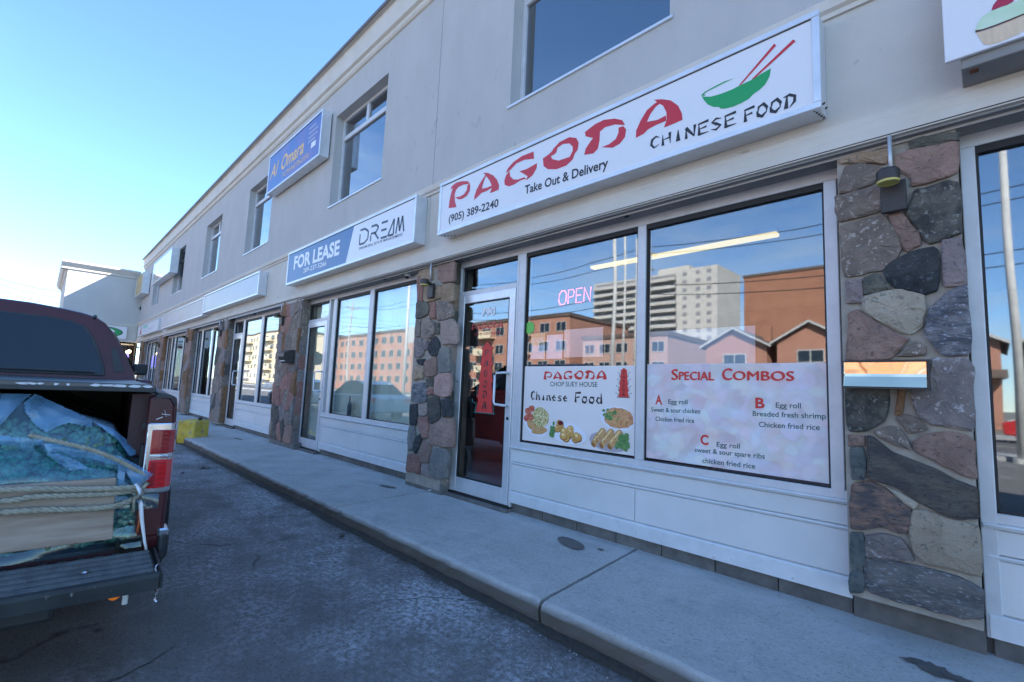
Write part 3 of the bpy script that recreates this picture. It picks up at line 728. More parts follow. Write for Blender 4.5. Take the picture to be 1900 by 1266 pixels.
# foundation course
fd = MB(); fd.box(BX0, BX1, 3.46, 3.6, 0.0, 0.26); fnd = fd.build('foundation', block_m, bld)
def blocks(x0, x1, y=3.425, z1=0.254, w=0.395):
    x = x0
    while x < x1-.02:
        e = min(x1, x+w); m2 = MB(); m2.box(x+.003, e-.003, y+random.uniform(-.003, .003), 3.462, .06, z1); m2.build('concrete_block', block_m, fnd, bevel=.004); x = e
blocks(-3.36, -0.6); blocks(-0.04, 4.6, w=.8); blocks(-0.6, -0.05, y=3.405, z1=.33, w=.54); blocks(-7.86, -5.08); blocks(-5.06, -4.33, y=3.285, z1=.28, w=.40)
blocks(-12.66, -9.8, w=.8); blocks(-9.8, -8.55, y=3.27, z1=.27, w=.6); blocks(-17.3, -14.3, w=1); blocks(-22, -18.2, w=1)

# stone piers ------------------------------------------------------
def chaikin(p, k=1, q=0.22):
    for _ in range(k):
        o = []
        for i in range(len(p)):
            a, b = p[i], p[(i+1) % len(p)]
            o += [(a[0]*(1-q)+b[0]*q, a[1]*(1-q)+b[1]*q), (a[0]*q+b[0]*(1-q), a[1]*q+b[1]*(1-q))]
        p = o
    return p
def stone(par, poly, kind, fm, depth=0.04, sm=1, rough=0.004, q=0.09):
    p = chaikin(poly, sm, q)
    if len(p) < 26:      # extra points so the rim is uneven
        o = []
        for i in range(len(p)):
            a, b = p[i], p[(i+1) % len(p)]
            o.append(a)
            l = math.hypot(b[0]-a[0], b[1]-a[1])
            if l > 0.05:
                nx, nz_ = -(b[1]-a[1])/l, (b[0]-a[0])/l; k = random.uniform(-.07, .07)*l
                o.append(((a[0]+b[0])/2+nx*k, (a[1]+b[1])/2+nz_*k))
        p = o
    n = len(p); cx = sum(a for a, _ in p)/n; cz = sum(b for _, b in p)/n
    size = math.sqrt(max(1e-6, abs(sum(p[i][0]*p[(i+1) % n][1]-p[(i+1) % n][0]*p[i][1] for i in range(n))/2)))
    e1 = 1+0.004/max(size, .03); e2 = max(0.7, 1-0.010/max(size, .03))
    tilt = (random.uniform(-.035, .035), random.uniform(-.035, .035))
    vs = []
    g_ = 1+0.012/max(size, .03)
    for k, (s_, d) in enumerate(((g_, -0.01), (g_, depth*0.72), (e1, depth*0.85), (e2, depth), ((e2)*0.55, depth+.004))):
        for a, b in p:
            r_ = random.uniform(-1, 1)*rough if k >= 2 else 0
            u, w = cx+(a-cx)*s_, cz+(b-cz)*s_
            dd = d+r_+(tilt[0]*(u-cx)+tilt[1]*(w-cz) if k >= 2 else 0)
            vs.append(fm(u, w, dd))
    vs.append(fm(cx, cz, depth+.006+random.uniform(-1, 1)*rough))
    fs = [(k*n+i, k*n+(i+1) % n, (k+1)*n+(i+1) % n, (k+1)*n+i) for k in range(4) for i in range(n)]+[(4*n+i, 4*n+(i+1) % n, 5*n) for i in range(n)]
    mb = MB(); mb.add(vs, fs)
    return mb.build('stone', STONE[kind], par)
def clip(poly, nx, ny, c):
    o = []
    for i in range(len(poly)):
        a, b = poly[i], poly[(i+1) % len(poly)]; da = a[0]*nx+a[1]*ny-c; db = b[0]*nx+b[1]*ny-c
        if da <= 0: o.append(a)
        if (da < 0) != (db < 0) and da != db:
            t = da/(da-db); o.append((a[0]+(b[0]-a[0])*t, a[1]+(b[1]-a[1])*t))
    return o
def rubble(a0, a1, z0, z1, cell=0.24, vstretch=1.5, gap=0.006):
    nx = max(1, round((a1-a0)/cell)); nz_ = max(2, round((z1-z0)/(cell*vstretch))); seeds = []
    for j in range(nz_):
        for i in range(nx):
            seeds.append((a0+(i+.5+random.uniform(-.36, .36)+(.25 if j % 2 else -.25)*(nx > 1))*(a1-a0)/nx, z0+(j+.5+random.uniform(-.36, .36))*(z1-z0)/nz_))
    out = []
    for s_ in seeds:
        poly = [(a0, z0), (a1, z0), (a1, z1), (a0, z1)]
        for t in seeds:
            if t is s_: continue
            nx_, ny_ = t[0]-s_[0], t[1]-s_[1]; l = math.hypot(nx_, ny_)
            if l < 1e-6 or l > cell*4: continue
            nx_ /= l; ny_ /= l; c = (s_[0]+t[0])/2*nx_+(s_[1]+t[1])/2*ny_-gap
            poly = clip(poly, nx_, ny_, c)
            if len(poly) < 3: break
        if len(poly) >= 3:
            ar = abs(sum(poly[i][0]*poly[(i+1) % len(poly)][1]-poly[(i+1) % len(poly)][0]*poly[i][1] for i in range(len(poly)))/2)
            if ar > 0.002: out.append(poly)
    return out
mixk = ['umber', 'rose', 'mauve2', 'moss', 'slate', 'tan', 'rosered', 'umber', 'mauve', 'grey', 'brown', 'granite']
def pier(x0, x1, y0, zt=2.83, z0=.20, stones=None, side=True, kinds=mixk, cell=.24):
    mb = MB(); mb.box(x0+.012, x1-.012, y0+.012, 3.62, z0, zt-.003); p = mb.build('stone_pier', mortar, bld)
    fr = lambda a, z, d: (a, y0+.012-d, z)
    if stones is not None:
        for k, poly in stones: stone(p, poly, k, fr, depth=0.028)
    else:
        for poly in rubble(x0, x1, z0+.05, zt-.01, cell): stone(p, poly, random.choice(kinds), fr, depth=0.032)
    if side:
        sd = lambda a, z, d: (x1-.012+d, a, z)
        for poly in rubble(y0+.02, 3.40, z0+.05, zt-.01, cell*.8): stone(p, poly, random.choice(kinds), sd, depth=0.03)
    return p
STONES_R = [
  ('moss', [(-0.245, 2.795), (-0.183, 2.796), (-0.062, 2.773), (-0.066, 2.734), (-0.131, 2.735), (-0.241, 2.747)]),
  ('tan', [(-0.573, 2.792), (-0.481, 2.802), (-0.338, 2.785), (-0.34, 2.734), (-0.371, 2.705), (-0.482, 2.745), (-0.554, 2.768)]),
  ('rose', [(-0.31, 2.732), (-0.241, 2.741), (-0.064, 2.726), (-0.066, 2.613), (-0.075, 2.565), (-0.138, 2.547), (-0.248, 2.542), (-0.257, 2.598), (-0.307, 2.645)]),
  ('umber', [(-0.559, 2.69), (-0.541, 2.739), (-0.463, 2.731), (-0.381, 2.685), (-0.389, 2.622), (-0.461, 2.595), (-0.512, 2.582), (-0.578, 2.592)]),
  ('umber', [(-0.596, 2.575), (-0.513, 2.573), (-0.436, 2.582), (-0.376, 2.579), (-0.376, 2.445), (-0.459, 2.426), (-0.582, 2.419), (-0.598, 2.484)]),
  ('granite', [(-0.237, 2.509), (-0.161, 2.513), (-0.108, 2.524), (-0.072, 2.502), (-0.062, 2.452), (-0.067, 2.246), (-0.119, 2.229), (-0.188, 2.21), (-0.214, 2.241), (-0.228, 2.288), (-0.27, 2.365), (-0.271, 2.426)]),
  ('rose', [(-0.359, 2.406), (-0.298, 2.399), (-0.276, 2.359), (-0.234, 2.282), (-0.226, 2.214), (-0.282, 2.187), (-0.298, 2.213), (-0.324, 2.302)]),
  ('umber', [(-0.583, 2.382), (-0.454, 2.401), (-0.368, 2.396), (-0.352, 2.354), (-0.319, 2.285), (-0.307, 2.199), (-0.329, 2.158), (-0.389, 2.099), (-0.5, 2.085), (-0.558, 2.086), (-0.569, 2.143)]),
  ('coal', [(-0.386, 2.091), (-0.329, 2.143), (-0.238, 2.179), (-0.178, 2.183), (-0.158, 2.157), (-0.159, 2.064), (-0.171, 1.958), (-0.219, 1.942), (-0.273, 1.963), (-0.34, 1.994)]),
  ('mauve', [(-0.14, 2.208), (-0.069, 2.21), (-0.06, 2.132), (-0.058, 1.979), (-0.141, 1.979), (-0.142, 2.111)]),
  ('moss', [(-0.472, 2.058), (-0.414, 2.076), (-0.36, 1.985), (-0.447, 1.973), (-0.472, 1.972)]),
  ('mauve', [(-0.558, 2.058), (-0.487, 2.052), (-0.485, 1.926), (-0.558, 1.93)]),
  ('cream', [(-0.475, 1.951), (-0.381, 1.971), (-0.3, 1.972), (-0.225, 1.934), (-0.222, 1.858), (-0.238, 1.773), (-0.281, 1.737), (-0.341, 1.758), (-0.416, 1.815), (-0.48, 1.882)]),
  ('blue', [(-0.163, 1.895), (-0.12, 1.943), (-0.059, 1.96), (-0.054, 1.781), (-0.063, 1.627), (-0.157, 1.622), (-0.192, 1.672), (-0.224, 1.723), (-0.216, 1.8), (-0.198, 1.863)]),
  ('rose', [(-0.55, 1.857), (-0.505, 1.88), (-0.445, 1.825), (-0.399, 1.777), (-0.342, 1.736), (-0.293, 1.708), (-0.334, 1.648), (-0.375, 1.605), (-0.482, 1.592), (-0.563, 1.593), (-0.553, 1.74)]),
  ('umber', [(-0.335, 1.619), (-0.3, 1.658), (-0.257, 1.692), (-0.229, 1.663), (-0.23, 1.624), (-0.279, 1.618)]),
  ('mauve2', [(-0.202, 1.599), (-0.074, 1.597), (-0.05, 1.546), (-0.057, 1.316), (-0.069, 1.247), (-0.136, 1.261), (-0.217, 1.267), (-0.263, 1.309), (-0.285, 1.37), (-0.28, 1.511), (-0.21, 1.519)]),
  ('granite', [(-0.572, 1.524), (-0.377, 1.525), (-0.385, 1.365), (-0.408, 1.267), (-0.487, 1.209), (-0.561, 1.203), (-0.575, 1.281)]),
  ('brown', [(-0.352, 1.511), (-0.316, 1.511), (-0.328, 1.319), (-0.359, 1.313)]),
  ('umber', [(-0.354, 1.281), (-0.312, 1.306), (-0.269, 1.288), (-0.236, 1.239), (-0.293, 1.215), (-0.306, 1.215)]),
  ('umber', [(-0.445, 1.206), (-0.381, 1.24), (-0.347, 1.229), (-0.316, 1.183), (-0.306, 1.132), (-0.372, 1.152), (-0.429, 1.179)]),
  ('rose', [(-0.565, 1.176), (-0.5, 1.179), (-0.501, 1.13), (-0.566, 1.12)]),
  ('rose', [(-0.288, 1.165), (-0.24, 1.208), (-0.162, 1.23), (-0.089, 1.219), (-0.064, 1.192), (-0.064, 1.022), (-0.116, 1.033), (-0.179, 1.064), (-0.244, 1.102), (-0.28, 1.121)]),
  ('teal', [(-0.563, 1.102), (-0.502, 1.109), (-0.503, 0.952), (-0.558, 0.943)]),
  ('slate', [(-0.476, 1.177), (-0.452, 1.172), (-0.374, 1.102), (-0.298, 1.074), (-0.215, 1.044), (-0.146, 1.002), (-0.063, 0.974), (-0.066, 0.838), (-0.139, 0.817), (-0.202, 0.83), (-0.278, 0.87), (-0.357, 0.923), (-0.441, 0.944), (-0.482, 0.955)]),
  ('slatepink', [(-0.556, 0.907), (-0.477, 0.938), (-0.425, 0.914), (-0.37, 0.873), (-0.314, 0.822), (-0.332, 0.707), (-0.375, 0.697), (-0.431, 0.715), (-0.52, 0.677), (-0.568, 0.673), (-0.571, 0.788)]),
  ('cream', [(-0.397, 0.912), (-0.347, 0.898), (-0.291, 0.864), (-0.306, 0.835), (-0.343, 0.855)]),
  ('tanbig', [(-0.304, 0.818), (-0.243, 0.828), (-0.188, 0.806), (-0.125, 0.8), (-0.068, 0.791), (-0.066, 0.572), (-0.116, 0.567), (-0.202, 0.574), (-0.263, 0.569), (-0.305, 0.614), (-0.321, 0.676)]),
  ('mauve2', [(-0.5, 0.645), (-0.432, 0.673), (-0.36, 0.667), (-0.332, 0.627), (-0.312, 0.572), (-0.397, 0.554), (-0.505, 0.547)]),
  ('teal', [(-0.572, 0.642), (-0.516, 0.649), (-0.52, 0.473), (-0.574, 0.458)]),
  ('slatebig', [(-0.509, 0.522), (-0.397, 0.544), (-0.289, 0.546), (-0.189, 0.543), (-0.104, 0.524), (-0.067, 0.502), (-0.072, 0.375), (-0.143, 0.353), (-0.23, 0.351), (-0.376, 0.351), (-0.487, 0.36), (-0.514, 0.399)]),
  ('teal', [(-0.577, 0.439), (-0.524, 0.457), (-0.524, 0.354), (-0.583, 0.335)]),
]
STONES_M = [
  ('tan', [(-5.001, 2.78), (-4.75, 2.791), (-4.724, 2.636), (-4.924, 2.663), (-5.037, 2.717)]),
  ('rose', [(-4.6, 2.798), (-4.288, 2.797), (-4.276, 2.557), (-4.51, 2.571), (-4.604, 2.637)]),
  ('rosered', [(-5.035, 2.697), (-4.919, 2.656), (-4.891, 2.554), (-4.895, 2.395), (-5.003, 2.406)]),
  ('tan', [(-4.871, 2.564), (-4.769, 2.585), (-4.721, 2.509), (-4.567, 2.555), (-4.522, 2.496), (-4.512, 2.39), (-4.687, 2.371), (-4.869, 2.392)]),
  ('tan', [(-4.512, 2.552), (-4.283, 2.533), (-4.259, 2.328), (-4.493, 2.351)]),
  ('moss', [(-5.019, 2.393), (-4.809, 2.371), (-4.744, 2.295), (-4.772, 2.214), (-4.893, 2.184), (-5.017, 2.185)]),
  ('rosered', [(-4.725, 2.353), (-4.609, 2.345), (-4.6, 2.155), (-4.722, 2.168)]),
  ('umber', [(-4.585, 2.343), (-4.394, 2.338), (-4.288, 2.286), (-4.276, 2.15), (-4.43, 2.126), (-4.56, 2.129)]),
  ('umber', [(-5.008, 2.157), (-4.896, 2.166), (-4.911, 1.959), (-5.007, 1.954)]),
  ('umber', [(-4.877, 2.166), (-4.726, 2.16), (-4.624, 2.105), (-4.604, 1.978), (-4.7, 1.915), (-4.879, 1.957)]),
  ('moss', [(-4.59, 2.097), (-4.497, 2.09), (-4.484, 1.962), (-4.583, 1.971)]),
  ('cream2', [(-4.475, 2.106), (-4.283, 2.124), (-4.172, 2.04), (-4.154, 1.835), (-4.436, 1.83), (-4.468, 1.97)]),
  ('mauve2', [(-5.01, 1.927), (-4.866, 1.93), (-4.817, 1.823), (-4.807, 1.728), (-4.882, 1.696), (-4.984, 1.696)]),
  ('mauve', [(-4.824, 1.892), (-4.733, 1.9), (-4.722, 1.796), (-4.794, 1.783)]),
  ('coal', [(-4.594, 1.939), (-4.504, 1.869), (-4.484, 1.766), (-4.523, 1.708), (-4.64, 1.71), (-4.7, 1.761), (-4.691, 1.865)]),
  ('grey', [(-4.465, 1.802), (-4.302, 1.796), (-4.269, 1.529), (-4.462, 1.509), (-4.513, 1.687)]),
  ('coal', [(-4.938, 1.669), (-4.776, 1.672), (-4.779, 1.606), (-4.894, 1.613)]),
  ('rose', [(-4.769, 1.645), (-4.544, 1.694), (-4.524, 1.485), (-4.73, 1.461), (-4.778, 1.551)]),
  ('tan', [(-4.973, 1.597), (-4.788, 1.549), (-4.781, 1.446), (-4.974, 1.416)]),
  ('blue', [(-4.984, 1.373), (-4.767, 1.394), (-4.706, 1.347), (-4.688, 1.176), (-4.843, 1.147), (-4.999, 1.161)]),
  ('moss', [(-4.721, 1.437), (-4.597, 1.45), (-4.578, 1.35), (-4.698, 1.356)]),
  ('rosered', [(-4.685, 1.322), (-4.566, 1.325), (-4.559, 1.263), (-4.667, 1.247)]),
  ('pink', [(-4.519, 1.473), (-4.276, 1.508), (-4.237, 1.38), (-4.261, 1.252), (-4.455, 1.244), (-4.544, 1.283)]),
  ('coal', [(-5.026, 1.116), (-4.876, 1.13), (-4.855, 1.028), (-4.88, 0.884), (-4.998, 0.874)]),
  ('cream2', [(-4.837, 1.131), (-4.675, 1.151), (-4.661, 1.02), (-4.822, 0.998)]),
  ('slate', [(-4.653, 1.209), (-4.473, 1.259), (-4.426, 1.166), (-4.402, 1.005), (-4.575, 0.921), (-4.62, 0.987)]),
  ('coal', [(-4.405, 1.208), (-4.277, 1.225), (-4.201, 1.166), (-4.197, 1.03), (-4.359, 1.018)]),
  ('rosered', [(-4.84, 0.969), (-4.649, 0.994), (-4.605, 0.767), (-4.713, 0.739), (-4.805, 0.836)]),
  ('grey', [(-5.016, 0.845), (-4.899, 0.865), (-4.867, 0.762), (-4.907, 0.599), (-5.005, 0.564)]),
  ('coal', [(-4.874, 0.713), (-4.757, 0.795), (-4.731, 0.741), (-4.839, 0.552), (-4.901, 0.586)]),
  ('rose', [(-4.591, 0.886), (-4.342, 0.994), (-4.16, 1.007), (-4.125, 0.71), (-4.313, 0.684), (-4.571, 0.693)]),
  ('rose', [(-4.701, 0.717), (-4.558, 0.684), (-4.533, 0.629), (-4.576, 0.483), (-4.723, 0.463), (-4.773, 0.544)]),
  ('rosered', [(-5.0, 0.525), (-4.779, 0.53), (-4.739, 0.437), (-4.737, 0.327), (-5.019, 0.319)]),
  ('grey', [(-4.508, 0.641), (-4.244, 0.671), (-4.199, 0.563), (-4.233, 0.362), (-4.42, 0.322), (-4.527, 0.357), (-4.543, 0.518)]),
  ('mauve', [(-4.701, 0.44), (-4.556, 0.471), (-4.539, 0.314), (-4.699, 0.333)]),
]
PAGODA_WORD = [
  ('P', [(-4.195, 3.344), (-4.187, 3.434), (-4.163, 3.513), (-4.139, 3.563), (-4.183, 3.555), (-4.156, 3.592), (-4.085, 3.609), (-3.985, 3.598), (-3.869, 3.565), (-3.857, 3.53), (-3.951, 3.548), (-4.03, 3.546), (-4.078, 3.523), (-4.098, 3.476), (-4.088, 3.401), (-4.052, 3.321)]),
  ('P', [(-3.857, 3.53), (-3.849, 3.55), (-3.83, 3.498), (-3.833, 3.448), (-3.881, 3.402), (-3.957, 3.389), (-4.028, 3.402), (-4.085, 3.442), (-4.006, 3.428), (-3.928, 3.436), (-3.885, 3.471), (-3.881, 3.519)]),
  ('A', [(-3.753, 3.324), (-3.751, 3.369), (-3.724, 3.424), (-3.682, 3.474), (-3.631, 3.519), (-3.589, 3.548), (-3.574, 3.539), (-3.606, 3.495), (-3.631, 3.441), (-3.632, 3.413), (-3.552, 3.403), (-3.489, 3.404), (-3.485, 3.379), (-3.559, 3.368), (-3.638, 3.369), (-3.699, 3.343)]),
  ('A', [(-3.627, 3.585), (-3.546, 3.558), (-3.465, 3.505), (-3.407, 3.443), (-3.374, 3.38), (-3.376, 3.333), (-3.436, 3.329), (-3.508, 3.331), (-3.484, 3.369), (-3.489, 3.413), (-3.522, 3.471), (-3.579, 3.536)]),
  ('G', [(-3.283, 3.476), (-3.255, 3.518), (-3.182, 3.557), (-3.067, 3.58), (-2.916, 3.574), (-2.907, 3.501), (-3.036, 3.531), (-3.137, 3.529), (-3.203, 3.497), (-3.262, 3.476)]),
  ('G', [(-3.232, 3.482), (-3.281, 3.448), (-3.3, 3.403), (-3.291, 3.356), (-3.228, 3.323), (-3.154, 3.323), (-3.082, 3.339), (-2.997, 3.335), (-3.026, 3.356), (-3.112, 3.358), (-3.172, 3.378), (-3.219, 3.423)]),
  ('G', [(-3.093, 3.435), (-3.002, 3.428), (-2.866, 3.444), (-2.869, 3.397), (-2.915, 3.344), (-3.002, 3.315), (-2.981, 3.351), (-3.034, 3.393)]),
  ('O', [(-2.71, 3.464), (-2.674, 3.517), (-2.601, 3.556), (-2.492, 3.561), (-2.416, 3.525), (-2.389, 3.473), (-2.398, 3.412), (-2.45, 3.372), (-2.485, 3.374), (-2.452, 3.421), (-2.453, 3.461), (-2.49, 3.503), (-2.563, 3.523), (-2.624, 3.51), (-2.635, 3.474), (-2.647, 3.464), (-2.684, 3.456)]),
  ('O', [(-2.795, 3.466), (-2.724, 3.483), (-2.686, 3.501), (-2.697, 3.454), (-2.683, 3.423), (-2.606, 3.384), (-2.486, 3.378), (-2.428, 3.389), (-2.449, 3.342), (-2.519, 3.31), (-2.628, 3.311), (-2.73, 3.343), (-2.784, 3.39)]),
  ('D', [(-2.328, 3.344), (-2.314, 3.393), (-2.265, 3.442), (-2.24, 3.461), (-2.318, 3.505), (-2.326, 3.546), (-2.221, 3.577), (-2.136, 3.58), (-2.033, 3.55), (-1.962, 3.509), (-1.936, 3.458), (-2.032, 3.5), (-2.124, 3.512), (-2.172, 3.492), (-2.174, 3.419), (-2.189, 3.349), (-2.235, 3.324)]),
  ('D', [(-1.951, 3.455), (-1.925, 3.418), (-1.934, 3.359), (-1.978, 3.321), (-2.047, 3.309), (-2.155, 3.351), (-2.079, 3.351), (-2.019, 3.372), (-1.994, 3.417), (-1.995, 3.459)]),
  ('AA', [(-1.838, 3.315), (-1.836, 3.375), (-1.8, 3.44), (-1.746, 3.505), (-1.684, 3.531), (-1.649, 3.537), (-1.64, 3.513), (-1.675, 3.502), (-1.718, 3.46), (-1.745, 3.41), (-1.656, 3.392), (-1.591, 3.4), (-1.587, 3.357), (-1.673, 3.356), (-1.735, 3.346), (-1.77, 3.325)]),
  ('AA', [(-1.688, 3.564), (-1.623, 3.54), (-1.555, 3.502), (-1.497, 3.436), (-1.469, 3.367), (-1.464, 3.316), (-1.537, 3.312), (-1.607, 3.311), (-1.584, 3.364), (-1.588, 3.424), (-1.614, 3.485), (-1.658, 3.529)]),
]
BOWL = [
  ('green', [(-1.329, 3.445), (-1.311, 3.425), (-1.262, 3.404), (-1.193, 3.395), (-1.126, 3.394), (-1.074, 3.4), (-1.002, 3.406), (-0.937, 3.421), (-0.885, 3.431), (-0.893, 3.38), (-0.92, 3.337), (-0.956, 3.315), (-0.987, 3.305), (-1.018, 3.283), (-1.062, 3.274), (-1.114, 3.27), (-1.167, 3.278), (-1.197, 3.29), (-1.207, 3.307), (-1.245, 3.323), (-1.283, 3.356), (-1.311, 3.401)]),
  ('green', [(-1.329, 3.445), (-1.304, 3.458), (-1.234, 3.468), (-1.173, 3.474), (-1.11, 3.468), (-1.173, 3.463), (-1.241, 3.457), (-1.29, 3.452), (-1.311, 3.443), (-1.297, 3.431), (-1.311, 3.431)]),
  ('red', [(-1.078, 3.401), (-1.071, 3.409), (-0.864, 3.586), (-0.852, 3.569), (-1.065, 3.401)]),
  ('red', [(-0.998, 3.408), (-0.992, 3.415), (-0.758, 3.559), (-0.745, 3.54), (-0.983, 3.406)]),
]
pier(-0.60, -0.055, 3.252, z0=.315, stones=STONES_R, side=False)
pier(-5.06, -4.35, 3.272, stones=STONES_M, side=True, kinds=['tan', 'umber', 'cream2', 'grey', 'moss'])
pier(-9.80, -8.72, 3.27, zt=2.865, kinds=['umber', 'brown', 'rose', 'mauve2', 'rosered', 'slate', 'umber'], cell=.22)
pier(-14.32, -13.45, 3.27, zt=2.865, kinds=['umber', 'brown', 'rose', 'slate', 'mauve2'])
pier(-18.2, -17.35, 3.27, zt=2.865, kinds=['umber', 'brown', 'rose', 'mauve2'], cell=.3)
pier(-23.15, -22.2, 3.27, zt=2.865, kinds=['umber', 'brown', 'rose', 'mauve2'], cell=.34)
pier(-27.85, -26.95, 3.27, zt=2.865, kinds=['umber', 'brown', 'rose', 'mauve2'], cell=.36)
pier(4.6, 5.3, 3.252)

# ================================================================ BUILDING ACROSS THE END
EX = -29.3
end = thing('end_building', 'pale flat-roofed building closing the far end of the row, half in sun', 'building', (EX-4, 2, 0))
end_paint = mat('end_wall_paint', (0.50, 0.485, 0.46), 0.85, col2=(0.55, 0.535, 0.51), scale=1, bump=.3, bscale=40)
mb = MB(); mb.box(EX-9, EX, .50, 3.30, 2.95, 6.0); mb.box(EX-9, EX-4, .5, 3.3, 0, 2.95); mb.build('wall', end_paint, end)
mb = MB(); mb.prism([(.50, 5.96), (.46, 5.98), (.44, 6.06), (.36, 6.10), (.30, 6.20), (.26, 6.26), (.26, 6.34), (.6, 6.36), (.6, 5.96)], 'x', EX-9, EX+.0)
mb.build('cornice', cream_trim, end)
mb = MB(); mb.prism([(EX, 5.96), (EX+.05, 5.98), (EX+.06, 6.06), (EX+.16, 6.20), (EX+.20, 6.26), (EX+.20, 6.34), (EX-.3, 6.36), (EX-.3, 5.96)], 'y', .28, 3.10)
mb.build('cornice', cream_trim, end)
mb = MB(); mb.box(EX, EX+.06, .55, 3.22, 3.62, 3.72); mb.box(EX, EX+.10, .6, 3.22, 2.86, 2.95); mb.build('moulding', cream_trim, end)
mb = MB(); mb.box(EX-.0, EX+.03, .55, 3.22, 2.95, 3.62); mb.build('fascia', fascia_paint, end)
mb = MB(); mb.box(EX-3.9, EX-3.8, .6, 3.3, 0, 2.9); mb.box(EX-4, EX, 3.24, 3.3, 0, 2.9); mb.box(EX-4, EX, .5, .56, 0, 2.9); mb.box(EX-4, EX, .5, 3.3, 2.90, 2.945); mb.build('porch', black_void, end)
mb = MB(); mb.box(EX-.5, EX-.44, 1.2, 3.2, .15, .2); mb.box(EX-.5, EX-.44, 2.05, 2.12, .2, 2.8); mb.box(EX-.5, EX-.44, 1.2, 1.26, .2, 2.8); mb.box(EX-.5, EX-.44, 1.26, 3.2, 2.74, 2.8); df = mb.build('entrance_frame', alu, end)
mb = MB(); mb.box(EX-.48, EX-.47, 1.26, 2.05, .2, 2.74); mb.box(EX-.48, EX-.47, 2.12, 3.2, .2, 2.74); mb.build('pane', pane_far, df)
ov = thing('oval_sign', 'white sign with a green oval on the building across the far end', 'sign', (EX+.06, 2.05, 3.25))
mb = MB(); mb.box(EX+.062, EX+.13, 1.1, 2.84, 2.97, 3.58); mb.build('sign_box', sign_white, ov, bevel=.006)
mb = MB(); p = ellipse(2.05, 3.28, .64, .235, 36); mb.add([(EX+.134, a, b) for a, b in p], [list(range(36))]); mb.build('oval_rim', sign_black, ov, normals=False)
mb = MB(); p = ellipse(2.05, 3.28, .60, .205, 36); mb.add([(EX+.137, a, b) for a, b in p], [list(range(36))]); mb.build('oval', sign_green, ov, normals=False)
mb = MB(); p = ellipse(2.0, 3.28, .40, .17, 36); mb.add([(EX+.140, a, b) for a, b in p], [list(range(36))]); mb.build('oval_centre', white_ink, ov, normals=False)
warm_em = mat('porch_lamp_glow', (1, .8, .5), emit=(1.0, .72, .35), estr=14)
blue_em = mat('lit_blue_screen', (.1, .1, .6), emit=(.13, .12, .75), estr=0.9)
for yy, which in ((2.68, 'left'), (3.03, 'right')):
    t = thing('porch_lamp', 'lit warm lamp under the far end canopy, %s one of the pair' % which, 'lamp', (EX-.1, yy, 2.45), group='lamps under the far canopy')
    mb = MB(); mb.lathe((EX-.1, yy, 2.42), [(.02, -.06), (.06, -.03), (.07, .02), (.04, .06)], 12); mb.build('bulb', warm_em, t, smooth=True)
    mb = MB(); mb.tube([(EX-.1, yy, 2.48), (EX-.1, yy, 2.9)], .012, 6); mb.build('stem', steel_dark, t)
t = thing('blue_screen', 'glowing blue panel in the dark doorway under the far canopy', 'screen', (EX-.35, 2.9, 1.9))
mb = MB(); mb.box(EX-.40, EX-.34, 2.70, 3.08, 1.70, 2.32); mb.build('housing', steel_dark, t, bevel=.01)
mb = MB(); mb.box(EX-.338, EX-.333, 2.72, 3.06, 1.72, 2.30); mb.build('display', blue_em, t)

# ================================================================ SIGNS
SY = 3.06
def lightbox(name, label, x0, x1, z0, z1, face, depth=None, y0=SY, frame=alu_bright, group=None, t=.035, cat='sign', fr_bevel=.003):
    s = thing(name, label, cat, ((x0+x1)/2, 3.23, z0), group=group)
    yb = y0+(depth or (3.23-y0))
    mb = MB(); mb.box(x0, x1, y0+.02, yb, z0, z1); mb.build('sign_box', frame, s, bevel=.004)
    mb = MB(); mb.box(x0-.006, x1+.006, y0, y0+.035, z1-t, z1+.004); mb.box(x0-.006, x1+.006, y0, y0+.035, z0-.004, z0+t); mb.box(x0-.006, x0+t, y0+.001, y0+.035, z0+t, z1-t); mb.box(x1-t, x1+.006, y0+.001, y0+.035, z0+t, z1-t)
    mb.build('frame', frame, s, bevel=fr_bevel)
    mb = MB(); mb.box(x0+t, x1-t, y0+.010, y0+.019, z0+t, z1-t); mb.build('sign_face', face, s)
    mb = MB(); mb.box(x0+t, x1-t, y0+.006, y0+.0095, z1-t-.006, z1-t); mb.build('gasket', gasket, s)
    return s
def scribble(name, x0, x1, z0, h, y, m, par, n=9, seed=1):
    q = random.Random(seed); mb = MB(); w = (x1-x0)/n       # print too small or faded to read
    for i in range(n):
        a = x0+i*w
        mb.face_xz([(a, z0), (a+w*.16, z0), (a+w*.16, z0+h), (a, z0+h)], y); k = q.uniform(.2, .9)
        mb.face_xz([(a+w*.18, z0+h*k-.1*h), (a+w*.72, z0+h*k-.1*h), (a+w*.72, z0+h*k+.06*h), (a+w*.18, z0+h*k+.06*h)], y)
        if q.random() < .6: mb.face_xz([(a+w*.56, z0), (a+w*.72, z0), (a+w*.72, z0+h*k-.11*h), (a+w*.56, z0+h*k-.11*h)], y)
    o = mb.build(name, m, par, normals=False); o['kind'] = 'stuff'; return o
def poly_part(name, polys, y, m, par):
    mb = MB()
    for i, p in enumerate(polys): mb.face_xz(p, y-i*.00005)
    return mb.build(name, m, par, normals=False)

